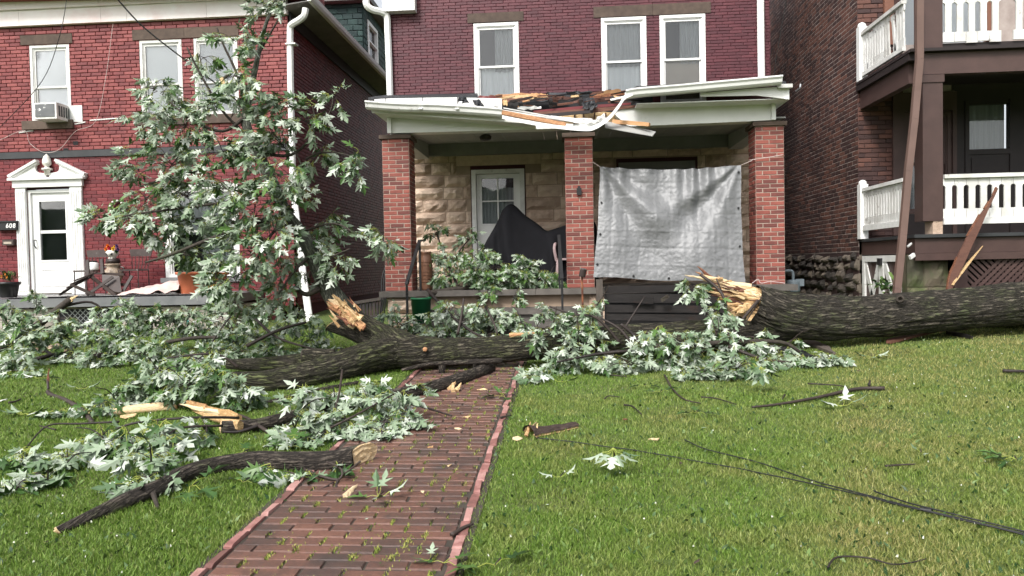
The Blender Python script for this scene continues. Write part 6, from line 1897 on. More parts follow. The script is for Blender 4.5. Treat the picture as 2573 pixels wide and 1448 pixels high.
class Tree:
    def __init__(s, name, label, cat, loc, group=None, seed=1):
        s.t = thing(name, label, cat, tuple(loc), group)
        s.leaves = []; s.tw = MB(); s.rg = random.Random(seed)
    def leaf(s, p, tip, nrm, size, rn=None):
        y = tip.normalized(); z = (nrm - y * nrm.dot(y))
        if z.length < 1e-3: z = y.orthogonal()
        z.normalize(); x = y.cross(z)
        R = Matrix((x, y, z)).transposed()
        pos = p - R @ (PET * size)
        g = gz(pos.x, pos.y) + .025
        tipz = (pos + y * size).z
        if pos.z < g: pos.z = g
        if tipz < g - .01: # lying on the ground: lift the tip
            y2 = Vector((y.x, y.y, max(y.z, (g - pos.z) / size))).normalized() if pos.z > g - 1e-4 else y
            z2 = (z - y2 * z.dot(y2)).normalized(); R = Matrix((y2.cross(z2), y2, z2)).transposed()
        s.leaves.append((pos, R, size, s.rg.random() if rn is None else rn, s.rg.randrange(8)))
    def stick(s, pts, r0, r1, n=6, name=None, mat='bark_small', sub=5):
        """pts: (px,py,Y) list"""
        P = [at(*p) if not isinstance(p, Vector) else p for p in pts]
        P = [Vector(q) for q in spline([tuple(p) for p in P], sub)]
        m = len(P)
        rad = [r0 + (r1 - r0) * k / (m - 1) for k in range(m)]
        if name:
            mb = MB(); mb.smooth = True; mb.tube(P, rad, n); mb.build(name, MAT[mat], s.t)
        else:
            s.tw.smooth = True; s.tw.tube(P, rad, max(4, n - 2))
        return P
    def clump(s, cx, cy, Y, rx, ry, n, base=None, size=.115, silver=.6, hang=1.0, ground=False, flat=.7, sdev=.2):
        rg = s.rg
        c = at(cx, cy, Y); k = mpp(Y)
        if base is None: b = c + Vector((0, 0, -ry * k * .3))
        elif isinstance(base, Vector): b = base
        else: b = at(*base)
        per = 9
        for q in range(max(1, n // per)):
            a = rg.uniform(0, 2 * pi); r = sqrt(rg.uniform(.12, 1.0)) * (1 if rg.random() < .7 else 1.3)
            e = c + CR * (cos(a) * r * rx * k) + CU * (sin(a) * r * ry * k) + CF * (rg.uniform(-1, 1) * flat * min(rx, ry) * k)
            if ground:
                gq = gz(e.x, e.y) + .07
                if e.z < gq: e.z = gq + (gq - e.z) * .7
            st = b.lerp(c, rg.uniform(.35, 1.0))
            mid = st.lerp(e, .55) + Vector((0, 0, .12 * (e - st).length))
            P = [Vector(v) for v in spline([tuple(st), tuple(mid), tuple(e)], 4)]
            s.tw.smooth = True; s.tw.tube(P, [.0045 - .003 * i / (len(P) - 1) for i in range(len(P))], 4)
            d0 = (e - st).normalized()
            cl_sil = min(1, max(0, silver + rg.uniform(-sdev, sdev)))
            for i in range(per):
                t = .35 + .65 * (i / (per - 1))
                f = t * (len(P) - 1); i0 = min(int(f), len(P) - 2); p = P[i0].lerp(P[i0 + 1], f - i0)
                out = Vector((rg.gauss(0, 1), rg.gauss(0, .9), rg.gauss(0, .6)))
                if ground:
                    tip = d0 * .4 + out * .55 + Vector((0, -.25, -.85 * hang))
                    nrm = Vector((rg.gauss(0, .5), rg.gauss(0, .45) - .75, .75))
                else:
                    tip = d0 * .75 + out * .45 + Vector((-.25, 0, -.8 * hang))
                    nrm = Vector((rg.gauss(0, .6), rg.gauss(0, .5) - .8, .65 + rg.gauss(0, .3)))
                if rg.random() < cl_sil: nrm = -nrm
                s.leaf(p, tip, nrm, size * rg.choice([.5, .7, .85, .95, 1.0, 1.1, 1.25]))
    def finish(s, pick=300):
        if s.tw.f: tag(s.tw.build('twigs', MAT['twig'], s.t), kind='stuff')
        sc = []
        for k, (p, R, sz, rn, v) in enumerate(s.leaves):
            x, y, z = proj(p)
            ok = z > .3 and -20 < x < PW + 20 and -20 < y < PH + 20
            sc.append(((sz / z * (.4 + abs((R @ Vector((0, 0, 1))).dot((p - CAM).normalized()))) * (1.4 - .05 * z) if ok else 0), k))
        sc.sort(reverse=True)
        ch = set(k for v, k in sc[:pick] if v > 0)
        Vs, Fs, Ms, Rn = [], [], [], []
        off = 0
        for k, (p, R, sz, rn, v) in enumerate(s.leaves):
            if k in ch:
                o = bpy.data.objects.new('leaf', LM[v])
                o.matrix_world = Matrix.LocRotScale(p, R.to_quaternion(), Vector((sz, sz, sz)))
                COL.objects.link(o)
                o.parent = s.t; o.matrix_parent_inverse = Matrix.Translation(-WL[s.t.name])
            else:
                V, F, Mi = LD[v]
                A = np.array(R) * sz
                Vs.append(V @ A.T + np.array(p)); Fs.append(F + off); Ms.append(Mi); Rn.append(np.full(len(F), rn)); off += len(V)
        if Vs:
            me = tri_mesh('foliage', np.concatenate(Vs), np.concatenate(Fs), np.concatenate(Ms), LEAFM, np.concatenate(Rn))
            tag(link(bpy.data.objects.new('foliage', me), s.t), kind='stuff')

def bark_tube(pts, rad, mat, name, par, n=40, sub=8, rough=.10, seed=0, shear=None, capmat=None, shear0=None, capmat0=None):
    """a log: spline of (px,py,Y), radii in photo px; furrowed surface; oblique pale end faces when asked"""
    W3 = [tuple(at(*p)) + (r * mpp((at(*p) - CAM).dot(CF)),) for p, r in zip(pts, rad)]
    S = spline(W3, sub)
    P = [Vector(q[:3]) for q in S]; Rd = [q[3] for q in S]
    V, F, UV = [], [], []
    pu = None; acc = 0.0
    ax = []
    for k, p in enumerate(P):
        d = (P[min(k + 1, len(P) - 1)] - P[max(k - 1, 0)]).normalized()
        if k: acc += (p - P[k - 1]).length
        u = Vector((0, .6, -1)) if pu is None else pu
        u = (u - d * u.dot(d)).normalized(); pu = u
        w = d.cross(u); ax.append((d, u, w))
        for j in range(n + 1):
            t = 2 * pi * j / n
            dv = u * cos(t) + w * sin(t)
            r = Rd[k]
            f = 1.5 * (.22 - abs(mnoise.noise(Vector((cos(t) * 8 + seed, sin(t) * 8, acc * 2.0))))) + .5 * mnoise.noise(Vector((cos(t) * 7 + seed, sin(t) * 7, acc * 2.6))) + .35 * mnoise.noise(Vector((cos(t) * 14, sin(t) * 14 + seed, acc * 5.5))) + .5 * mnoise.noise(Vector((cos(t) * 1.2, sin(t) * 1.2 + seed, acc * 1.1)))
            q = p + dv * r * (1 + rough * f)
            if shear is not None and k >= len(P) - 3: q = q + d * (dv.dot(shear) * r) * (k - len(P) + 4) / 3
            if shear0 is not None and k <= 2: q = q - d * (dv.dot(shear0) * r) * (3 - k) / 3
            V.append(q); UV += [r * t, acc, 0]
    for k in range(len(P) - 1):
        for j in range(n):
            a = k * (n + 1) + j
            F.append((a, a + 1, a + n + 2, a + n + 1))
    L = (len(P) - 1) * (n + 1)
    if not capmat: F.append(tuple(L + j for j in range(n)))
    if not capmat0: F.append(tuple(j for j in range(n))[::-1])
    me = bpy.data.meshes.new(name); me.from_pydata([tuple(v) for v in V], [], F)
    me.materials.append(MAT[mat])
    a = me.attributes.new('barkuv', 'FLOAT_VECTOR', 'POINT'); a.data.foreach_set('vector', UV)
    me.polygons.foreach_set('use_smooth', [True] * len(F)); me.update()
    o = link(bpy.data.objects.new(name, me), par)
    for cm, base, sg in ((capmat, L, 1), (capmat0, 0, -1)):
        if cm:
            ring = [V[base + j] for j in range(n)]; c = sum(ring, Vector()) / n; d = ax[-1][0] if sg > 0 else -ax[0][0]
            mb = MB(); rings = []
            for q, (s_, h) in enumerate(((1.0, .0), (.93, .012), (.74, .004), (.52, .02), (.3, .008), (.12, .022))):
                rings.append(mb.add(*[c + (p - c) * s_ + d * (h + .010 * nz(p.x * 30 + q, p.z * 30, q)) for p in ring]))
            for q in range(len(rings) - 1):
                for j in range(n):
                    j2 = (j + 1) % n; mb.face((rings[q] + j, rings[q] + j2, rings[q + 1] + j2, rings[q + 1] + j) if sg > 0 else (rings[q] + j2, rings[q] + j, rings[q + 1] + j, rings[q + 1] + j2))
            mb.face([rings[-1] + j for j in range(n)])
            mb.build('broken_end', MAT[cm], par)
    return o, P, Rd
def shard(par, a, b, w, th, mat, name='splinter', seed=1, parts=7):
    """long torn sliver from a (thick) to b (point)"""
    a, b = Vector(a), Vector(b); d = (b - a); L = d.length; d.normalize()
    s = d.cross(CF).normalized(); u = s.cross(d)
    rg = random.Random(seed); m = MB()
    rows = []
    for k in range(parts + 1):
        t = k / parts; e = (1 - t) ** .7 + .04
        c = a + d * L * t + s * rg.uniform(-.08, .08) * w * (1 if k else 0)
        rows.append(m.add(*[c + s * (w / 2) * e * x * rg.uniform(.8, 1.15) + u * (th / 2) * e * y * rg.uniform(.7, 1.2) for x, y in ((-1, -.6), (-.3, -1), (.5, -.8), (1, 0), (.4, .9), (-.6, .8))]))
    for k in range(parts):
        for j in range(6):
            j2 = (j + 1) % 6; m.face((rows[k] + j, rows[k] + j2, rows[k + 1] + j2, rows[k + 1] + j))
    m.face([rows[0] + j for j in range(6)][::-1]); m.face([rows[-1] + j for j in range(6)])
    return m.build(name, MAT[mat], par)

# ------------------------------------------------------------------ the fallen tree: trunk, long limb, forks
FT = Tree('fallen_tree', 'big mossy fallen tree lying across the lawn, trunk snapped at a pale jagged break', 'fallen tree', gnd(1950, 900), seed=21)
bark_tube([(3200, 742, 10.9), (2980, 745, 10.5), (2780, 750, 10.1), (2573, 762, 9.8), (2400, 777, 9.6), (2200, 795, 9.4), (2080, 799, 9.32), (1990, 793, 9.25), (1930, 781, 9.2), (1880, 764, 9.15)], [74, 62, 56, 53, 52, 51, 55, 57, 57, 50], 'bark', 'trunk', FT.t, 88, 20, .10, 3, shear=Vector((0.0, .7, -.45)), capmat='wood_fresh')
bark_tube([(2080, 806, 9.34), (1990, 812, 9.28), (1900, 826, 9.2), (1800, 842, 9.1), (1700, 848, 9.0), (1600, 852, 8.95), (1500, 857, 8.9), (1400, 866, 8.85), (1300, 875, 8.8), (1200, 882, 8.75), (1100, 886, 8.7), (1030, 884, 8.66), (985, 884, 8.62), (930, 897, 8.42), (870, 917, 8.15), (800, 937, 7.88), (720, 957, 7.62), (650, 965, 7.5), (590, 962, 7.5), (530, 955, 7.5)], [30, 42, 42, 40, 39, 37, 36, 34, 33, 34, 37, 42, 43, 39, 37, 36, 34, 31, 26, 17], 'bark_moss', 'limb', FT.t, 64, 14, .12, 9)
o, P, Rd = bark_tube([(1060, 888, 8.68), (1005, 872, 8.68), (965, 856, 8.7), (930, 838, 8.72), (895, 820, 8.74), (858, 806, 8.76)], [34, 42, 38, 36, 36, 35], 'bark_moss', 'limb', FT.t, 44, 10, .10, 14, shear=Vector((0, -.1, -.9)), capmat='wood_fresh')
bark_tube([(860, 910, 8.5), (800, 903, 8.55), (740, 910, 8.55), (650, 916, 8.5), (570, 915, 8.45)], [20, 21, 20, 17, 12], 'bark_moss', 'limb', FT.t, 24, 6, .08, 17)
bark_tube([(840, 897, 8.38), (800, 895, 8.36), (762, 894, 8.34)], [20, 19, 17], 'bark_moss', 'stub', FT.t, 20, 5, .06, 18, capmat='bark_small')
bark_tube([(1010, 930, 8.3), (1080, 915, 8.3), (1160, 911, 8.35), (1262, 906, 8.4)], [4, 5, 6, 7], 'bark_small', 'limb', FT.t, 12, 5, .05, 19)
for i, (a, b) in enumerate((((1112, 912, 8.5), (1108, 955, 8.4)), ((1198, 905, 8.5), (1196, 945, 8.4)))):
    bark_tube([a, ((a[0] + b[0]) / 2, (a[1] + b[1]) / 2, 8.45), b], [9, 8, 7], 'bark_small', 'stub', FT.t, 12, 4, .05, 20 + i)
# torn wood at the trunk break
sh = [((1892, 742), (1766, 690), .15, .12, 'wood_pale', 9.1), ((1885, 725), (1752, 700), .10, .08, 'wood_pale', 9.14), ((1792, 704), (1751, 668), .05, .04, 'wood_orange', 9.1), ((1784, 702), (1746, 682), .045, .04, 'wood_orange', 9.12), ((1800, 705), (1720, 692), .05, .04, 'wood_pale', 9.12), ((1890, 750), (1775, 722), .09, .08, 'wood_brown', 9.16),
      ((1915, 752), (1832, 730), .10, .10, 'wood_pale', 9.02), ((1918, 757), (1834, 742), .07, .07, 'wood_fresh', 9.0), ((1900, 762), (1832, 768), .13, .10, 'wood_fresh', 9.02), ((1885, 768), (1838, 783), .12, .10, 'wood_pale', 9.0), ((1875, 775), (1850, 790), .10, .08, 'wood_fresh', 8.98), ((1860, 752), (1782, 742), .08, .06, 'wood_brown', 9.1), ((1840, 745), (1764, 730), .06, .05, 'wood_pale', 9.12), ((1880, 760), (1800, 752), .10, .06, 'wood_orange', 9.08)]
for k, (a, b, w, th, m, Y) in enumerate(sh): shard(FT.t, at(a[0], a[1], Y), at(b[0], b[1], Y - .02), w, th, m, seed=k)
# torn wood at the forked limb
sh = [((900, 812), (826, 750), .20, .10, 'wood_pale', 8.52), ((913, 824), (842, 764), .12, .09, 'wood_orange', 8.47), ((880, 796), (834, 742), .12, .07, 'wood_pale', 8.52), ((868, 790), (820, 762), .10, .06, 'wood_fresh', 8.50), ((893, 812), (846, 782), .14, .08, 'wood_pale', 8.47), ((916, 826), (880, 800), .07, .06, 'wood_orange', 8.45), ((858, 786), (824, 770), .09, .05, 'wood_orange', 8.48), ((850, 776), (820, 756), .06, .04, 'wood_orange', 8.47), ((866, 770), (836, 738), .07, .05, 'wood_pale', 8.50), ((880, 790), (864, 752), .07, .05, 'wood_fresh', 8.52), ((905, 818), (878, 778), .08, .05, 'wood_fresh', 8.50)]
for k, (a, b, w, th, m, Y) in enumerate(sh): shard(FT.t, at(a[0], a[1], Y), at(b[0], b[1], Y + .04), w, th, m, seed=40 + k)
rgf = random.Random(33)
def fibres(n, box, vec, spread, wmax, Y, mats, seed):
    for k in range(n):
        x, y = rgf.uniform(box[0], box[2]), rgf.uniform(box[1], box[3])
        L = rgf.uniform(.35, 1.0)
        dx, dy = vec[0] * L + rgf.gauss(0, spread), vec[1] * L + rgf.gauss(0, spread)
        yy = Y + rgf.uniform(-.04, .10)
        shard(FT.t, at(x, y, yy), at(x + dx, y + dy, yy + rgf.uniform(-.05, .05)), rgf.uniform(.012, wmax), rgf.uniform(.01, .025), rgf.choice(mats), seed=seed + k, parts=4)
fibres(34, (1846, 722, 1912, 788), (-52, -14), 7, .05, 8.97, ['wood_pale', 'wood_pale', 'wood_fresh', 'wood_orange', 'wood_brown'], 200)
fibres(14, (1790, 700, 1840, 745), (-48, -14), 7, .03, 9.06, ['wood_pale', 'wood_fresh', 'wood_brown'], 300)
fibres(26, (846, 768, 908, 822), (-30, -26), 6, .04, 8.44, ['wood_pale', 'wood_fresh', 'wood_orange', 'wood_orange'], 400)
# scars and knots on the trunk
def knot(px, py, Y, r, par):
    c = at(px, py, Y); M3 = (CAM - c).normalized().to_track_quat('Z', 'Y').to_matrix()
    m = MB(); m.smooth = True; m.lathe(c, [(r, -.05), (r * 1.0, .0), (r * .8, .010), (r * .55, .015), (r * .42, -.02), (r * .1, -.03)], 16, M3); m.build('knot', MAT['bark_small'], par)
knot(2262, 752, 9.16, .048, FT.t); knot(2497, 765, 9.46, .045, FT.t)
c = at(1068, 878, 8.45); M3 = (CAM - c).normalized().to_track_quat('Z', 'Y').to_matrix(); m = MB(); m.lathe(c, [(.028, -.06), (.026, .005), (.012, .012)], 10, M3); m.build('cut_twig', MAT['wood_orange'], FT.t)
shard(FT.t, at(1280, 842, 8.68), at(1355, 836, 8.66), .05, .03, 'wood_orange', seed=71)
# few leafy shoots of the trunk itself, hanging over the log
for a, b, c_ in (((1800, 700, 8.85), (1825, 770, 8.8), (1830, 850, 8.75)), ((1915, 745, 8.95), (1880, 800, 8.9), (1855, 840, 8.85))): FT.stick([a, b, c_], .009, .005)
FT.finish()

# ------------------------------------------------------------------ upright limb with its crown, hinged over at the break
UL = Tree('leafy_limb', 'tall leafy maple limb standing broken against the red brick house', 'broken limb', gnd(868, 905), seed=5)
main = [(872, 790, 8.72), (838, 745, 8.7), (812, 700, 8.62), (785, 640, 8.55), (755, 585, 8.5), (722, 540, 8.45), (690, 470, 8.45), (655, 400, 8.5), (630, 350, 8.5), (618, 300, 8.5), (626, 240, 8.5), (640, 180, 8.5), (655, 110, 8.5), (672, 50, 8.5), (700, -12, 8.5)]
bark_tube(main, [29, 25, 22, 19, 17, 15, 14, 14, 13, 11, 9, 7, 5.5, 4.2, 3], 'bark_grey', 'trunk', UL.t, 28, 8, .07, 31, shear0=Vector((0, -.4, .7)), capmat0='wood_fresh')
br = [([(618, 300, 8.5), (600, 200, 8.45), (560, 110, 8.4), (545, 70, 8.4)], 4.5, 2), ([(626, 240, 8.5), (645, 150, 8.55), (705, 40, 8.5)], 5, 2), ([(620, 290, 8.5), (560, 330, 8.3), (480, 300, 8.2), (420, 250, 8.2)], 5, 2), ([(655, 400, 8.5), (560, 420, 8.3), (450, 440, 8.2), (350, 470, 8.1)], 6, 2),
      ([(722, 540, 8.45), (640, 560, 8.2), (530, 600, 8.0), (430, 640, 7.9), (365, 660, 7.9)], 7, 2.5), ([(690, 470, 8.45), (620, 500, 8.2), (480, 520, 8.1), (330, 540, 8.0), (250, 560, 8.0)], 5, 2), ([(640, 380, 8.5), (730, 390, 8.4), (790, 330, 8.35), (785, 265, 8.3)], 5, 2), ([(770, 400, 8.4), (800, 385, 8.3), (850, 385, 8.2), (900, 400, 8.2)], 3, 1.5), ([(795, 330, 8.35), (830, 280, 8.3), (838, 235, 8.3)], 3, 1.5),
      ([(740, 560, 8.45), (690, 580, 8.2), (640, 660, 8.0), (600, 730, 7.9)], 5, 2), ([(785, 640, 8.55), (740, 680, 8.3), (700, 740, 8.2)], 5, 2), ([(755, 585, 8.5), (838, 562, 8.3), (908, 595, 8.2), (975, 620, 8.2)], 3, 1.5), ([(800, 690, 8.6), (830, 650, 8.4), (880, 625, 8.3)], 4, 1.5), ([(812, 720, 8.6), (770, 740, 8.5), (740, 720, 8.5)], 8, 5), ([(630, 350, 8.5), (560, 280, 8.4), (500, 180, 8.3), (470, 120, 8.3)], 4, 2), ([(580, 185, 8.4), (560, 200, 8.35), (556, 225, 8.35)], 4, 3), ([(700, 500, 8.4), (760, 440, 8.3), (740, 380, 8.3)], 4, 2)]
for pts_, r0, r1 in br: UL.stick(pts_, r0 * mpp(8.3), r1 * mpp(8.3), 8, 'branch')
m = MB(); m.beam(at(556, 196, 8.33), at(568, 222, 8.33), .035, .02, Vector((0, -1, 0)), jit=.006); m.build('torn_bark', MAT['wood_pale'], UL.t)
crown = [(660, 22, 55, 30, 36), (690, 5, 40, 25, 22), (590, 105, 55, 45, 45), (520, 150, 45, 40, 36), (590, 190, 60, 40, 50), (385, 220, 50, 35, 40), (440, 255, 60, 40, 50), (375, 310, 50, 50, 54), (450, 330, 70, 45, 62), (520, 270, 55, 45, 50), (560, 380, 80, 50, 72), (430, 410, 80, 50, 76), (350, 415, 45, 55, 45), (470, 480, 90, 50, 90), (380, 520, 70, 60, 72), (560, 470, 70, 60, 72), (250, 545, 45, 28, 40), (318, 552, 50, 28, 45), (420, 585, 60, 45, 60), (500, 570, 80, 55, 80), (590, 560, 70, 50, 72), (510, 645, 75, 35, 60), (690, 275, 55, 45, 50), (700, 350, 60, 55, 62), (640, 300, 45, 45, 36), (765, 300, 45, 55, 50), (840, 250, 25, 32, 22), (790, 400, 40, 40, 34), (885, 410, 42, 40, 40), (680, 440, 70, 55, 72), (640, 520, 60, 50, 60), (620, 620, 80, 50, 76), (690, 580, 55, 55, 54), (700, 660, 60, 60, 66), (590, 690, 80, 45, 72), (690, 740, 55, 55, 54), (600, 765, 50, 40, 36), (540, 700, 40, 40, 32), (830, 560, 45, 40, 36), (800, 620, 45, 40, 36), (850, 660, 50, 45, 45), (790, 690, 45, 40, 30), (960, 610, 45, 40, 40), (925, 605, 30, 30, 18), (740, 500, 50, 60, 45), (610, 250, 45, 40, 36), (640, 110, 35, 45, 22)]
allbr = [at(*p) for b in br for p in b[0][1:]] + [at(*p) for p in main[4:]]
def near(c): return min(allbr, key=lambda q: (q - c).length)
rgc = random.Random(9)
for cx, cy, rx, ry, n in crown:
    Y = 8.25 + rgc.uniform(-.45, .35) + (.75 if (760 < cx < 860 and cy > 520) else 0)
    UL.clump(cx, cy, Y, rx, ry, int(n * 1.95), near(at(cx, cy, Y)), size=.101, silver=.80, hang=1.0, flat=1.0)
UL.finish(300)

# ------------------------------------------------------------------ leafy branches heaped on the ground and over the porch
def heap(name, label, cat, loc, seed, clumps, sticks=(), size=.115, silver=.75, pick=300, group=None):
    T_ = Tree(name, label, cat, loc, group, seed)
    for pts_, r0, r1 in sticks:
        T_.stick(pts_, r0 * mpp(pts_[0][2]), r1 * mpp(pts_[0][2]), 8, 'branch', 'bark_small' if r0 > 6 else 'twig')
    for c in clumps:
        cx, cy, yb, rx, ry, n = c[:6]
        Y = gnd(cx, yb).y if yb > 30 else yb
        T_.clump(cx, cy, Y, rx, ry, int(n * 1.65), None if len(c) < 7 else c[6], size=size * .84, silver=silver - .06, ground=True, flat=.8)
    for q in range(max(3, len(clumps) // 2)):
        c = T_.rg.choice(clumps); Y = gnd(c[0], c[2]).y if c[2] > 30 else c[2]
        a = T_.rg.uniform(-1, 1); L = T_.rg.uniform(30, 90)
        p0 = (c[0], c[1] + c[4] * .4, Y - .1); p2 = (c[0] + a * L, c[1] - T_.rg.uniform(-.15, .7) * L, Y + T_.rg.uniform(-.35, .1))
        p1 = ((p0[0] + p2[0]) / 2 + T_.rg.uniform(-8, 8), (p0[1] + p2[1]) / 2 - 8, (p0[2] + p2[2]) / 2)
        P_ = T_.stick([p0, p1, p2], .007, .003, 6)
    T_.finish(pick)
    return T_
heap('leafy_branch', 'leafy branch pile on the far left before the grey porch, with a bare snapped branch', 'leafy branch', gnd(120, 930), 51,
     [(40, 850, 925, 55, 70, 100), (30, 790, 915, 35, 40, 45), (110, 830, 915, 50, 40, 50), (90, 760, 10.3, 22, 40, 30), (50, 900, 935, 50, 40, 60), (165, 850, 905, 35, 50, 40), (180, 900, 915, 50, 25, 40), (15, 800, 915, 30, 40, 36), (150, 800, 905, 45, 35, 40), (60, 935, 950, 40, 15, 18)],
     [([(-20, 885, 9.6), (70, 835, 9.8), (130, 790, 9.9), (178, 752, 10.0)], 11, 9), ([(160, 770, 9.95), (230, 760, 10.2), (280, 800, 10.3)], 4, 2), ([(85, 850, 9.7), (120, 885, 9.5), (150, 900, 9.4)], 5, 3), ([(85, 905, 9.3), (150, 890, 9.4), (260, 890, 9.5)], 6, 4)])
T_ = COL.objects['leafy_branch']
shard(T_, at(172, 758, 9.98), at(196, 742, 10.0), .07, .05, 'wood_pale', 'broken_end', 77)
heap('leafy_branch', 'wide leafy branch pile in front of the concrete block wall', 'leafy branch', gnd(400, 920), 52,
     [(270, 790, 900, 50, 35, 55), (320, 790, 885, 70, 45, 90), (410, 810, 885, 80, 45, 100), (470, 800, 885, 50, 40, 60), (300, 850, 905, 80, 45, 90), (250, 895, 925, 60, 30, 60), (360, 890, 920, 80, 35, 80), (450, 890, 915, 70, 35, 70), (500, 840, 880, 60, 45, 72), (560, 790, 870, 60, 45, 72), (590, 820, 880, 50, 40, 54), (580, 855, 895, 60, 40, 60), (240, 840, 905, 45, 40, 45), (530, 890, 915, 55, 30, 50)],
     [([(200, 900, 9.6), (330, 880, 9.7), (480, 850, 9.9), (600, 850, 9.9)], 7, 4), ([(300, 850, 9.9), (350, 800, 10.1), (420, 815, 10.3), (460, 770, 10.4)], 3, 1.5), ([(520, 880, 9.8), (560, 820, 9.9), (600, 770, 10)], 3, 1.5)])
heap('leafy_branch', 'leafy branch pile between the broken fork and the alley', 'leafy branch', gnd(720, 890), 53,
     [(640, 790, 870, 55, 40, 56), (650, 850, 890, 65, 40, 66), (720, 830, 885, 60, 45, 66), (780, 850, 885, 55, 40, 54), (700, 880, 905, 80, 25, 66), (800, 890, 905, 60, 20, 40), (760, 790, 880, 40, 40, 40), (880, 880, 900, 60, 25, 45), (600, 880, 905, 60, 30, 50), (820, 830, 885, 30, 40, 30), (930, 890, 8.9, 50, 18, 30)],
     [([(620, 870, 9.2), (700, 830, 9.3), (770, 810, 9.4)], 5, 3), ([(640, 800, 9.5), (700, 850, 9.3), (800, 880, 9.1)], 4, 2)], silver=.6)
heap('leafy_branch', 'leafy branch pile behind the log at the foot of the porch steps', 'leafy branch', gnd(1180, 900), 54,
     [(1010, 800, 890, 45, 45, 50), (990, 780, 890, 25, 30, 20), (1080, 810, 890, 60, 40, 70), (1160, 800, 885, 60, 40, 70), (1240, 800, 885, 60, 35, 66), (1100, 845, 895, 70, 20, 50), (1220, 840, 890, 70, 20, 50), (1310, 805, 885, 45, 25, 36), (1300, 840, 890, 50, 15, 27), (1370, 830, 885, 40, 15, 22), (1130, 775, 9.8, 40, 25, 30), (1200, 770, 9.8, 40, 20, 27)],
     [([(1075, 728, 10.6), (1120, 780, 9.9), (1180, 830, 9.5), (1220, 850, 9.3)], 4, 2.5), ([(1220, 770, 9.8), (1240, 810, 9.6), (1250, 840, 9.5)], 3, 2), ([(1150, 840, 9.5), (1160, 790, 9.6), (1165, 750, 9.7)], 4, 2.5)], silver=.88)
heap('leafy_branch', 'leafy branch thrown up on the porch floor before the black cover', 'leafy branch', at(1220, 730, 11.2), 55,
     [(1095, 585, 11.9, 26, 36, 32), (1105, 630, 11.7, 35, 35, 36), (1085, 665, 11.5, 35, 40, 36), (1175, 600, 12.0, 36, 30, 36), (1130, 650, 11.4, 50, 35, 54), (1200, 650, 11.2, 60, 30, 62), (1240, 670, 11.1, 60, 40, 100), (1210, 690, 11.0, 60, 35, 80), (1130, 690, 11.1, 45, 35, 50), (1300, 700, 11.0, 50, 25, 45), (1370, 705, 11.05, 40, 20, 30), (1160, 695, 11.2, 70, 30, 62), (1290, 680, 11.1, 45, 40, 45), (1340, 685, 11.2, 40, 35, 40), (1250, 710, 11.0, 70, 22, 50), (1100, 700, 11.3, 40, 25, 30), (1380, 690, 11.3, 25, 30, 18), (1290, 745, 10.75, 25, 28, 18), (1230, 730, 10.85, 40, 20, 22), (1400, 700, 11.2, 20, 20, 14), (1320, 655, 11.4, 30, 30, 22)],
     [([(1078, 738, 10.8), (1150, 726, 11.0), (1230, 715, 11.1), (1330, 690, 11.2)], 8, 4), ([(1150, 720, 11.1), (1120, 650, 11.5), (1098, 590, 11.9)], 4, 2), ([(1180, 660, 11.5), (1150, 640, 11.9), (1180, 600, 12.0)], 3, 1.5)], size=.11, silver=.55)
heap('leafy_branch', 'leafy spray draped over the log with white hanging leaves near the path', 'leafy branch', gnd(1430, 950), 56,
     [(1390, 800, 8.55, 25, 30, 27), (1350, 835, 8.5, 30, 35, 32), (1370, 780, 8.55, 25, 20, 18), (1440, 785, 8.6, 22, 18, 14), (1490, 790, 8.55, 26, 40, 36), (1500, 760, 8.6, 18, 18, 14), (1430, 870, 8.3, 40, 40, 45), (1400, 905, 940, 45, 28, 45), (1350, 935, 955, 40, 22, 36), (1500, 850, 8.4, 22, 36, 27), (1510, 895, 8.2, 28, 26, 27), (1455, 830, 8.45, 28, 30, 27), (1330, 955, 965, 20, 10, 14)],
     [([(1560, 865, 8.5), (1500, 800, 8.5), (1440, 790, 8.5), (1380, 770, 8.5)], 4, 2), ([(1600, 885, 8.4), (1560, 830, 8.45), (1510, 800, 8.5)], 4, 2.5), ([(1600, 880, 8.3), (1500, 890, 8.25), (1400, 910, 8.1)], 5, 2.5), ([(1560, 840, 8.6), (1620, 745, 8.7)], 3, 1.5)], silver=.92)
heap('leafy_branch', 'large leafy spray hanging over the log below the trunk break', 'leafy branch', gnd(1800, 970), 57,
     [(1740, 720, 8.85, 32, 28, 32), (1810, 770, 8.75, 28, 50, 45), (1800, 830, 8.6, 40, 35, 40), (1640, 830, 8.5, 40, 25, 36), (1620, 870, 8.3, 45, 30, 40), (1590, 910, 940, 50, 22, 45), (1680, 900, 930, 50, 30, 50), (1700, 850, 8.4, 50, 30, 50), (1760, 880, 8.3, 55, 35, 62), (1860, 860, 8.4, 50, 35, 54), (1850, 920, 955, 50, 45, 62), (1780, 940, 955, 70, 25, 62), (1730, 945, 955, 50, 15, 30), (1920, 850, 8.6, 35, 30, 27), (1950, 900, 920, 45, 25, 36), (2010, 905, 925, 45, 22, 34), (2090, 900, 920, 45, 20, 34), (1980, 860, 8.7, 40, 15, 20), (1545, 900, 935, 30, 20, 22), (1900, 915, 935, 50, 25, 40)],
     [([(1580, 870, 8.4), (1700, 870, 8.4), (1830, 860, 8.35), (1960, 860, 8.5), (2010, 885, 8.5)], 8, 4), ([(1760, 690, 8.9), (1815, 740, 8.8), (1828, 810, 8.7), (1830, 860, 8.5)], 4, 3), ([(1905, 755, 8.9), (1860, 810, 8.7), (1820, 870, 8.5)], 4, 3), ([(1830, 870, 8.3), (1930, 905, 8.2), (2080, 915, 8.3)], 5, 2.5), ([(1610, 865, 8.45), (1590, 840, 8.5), (1560, 815, 8.5)], 6, 4)], silver=.88)
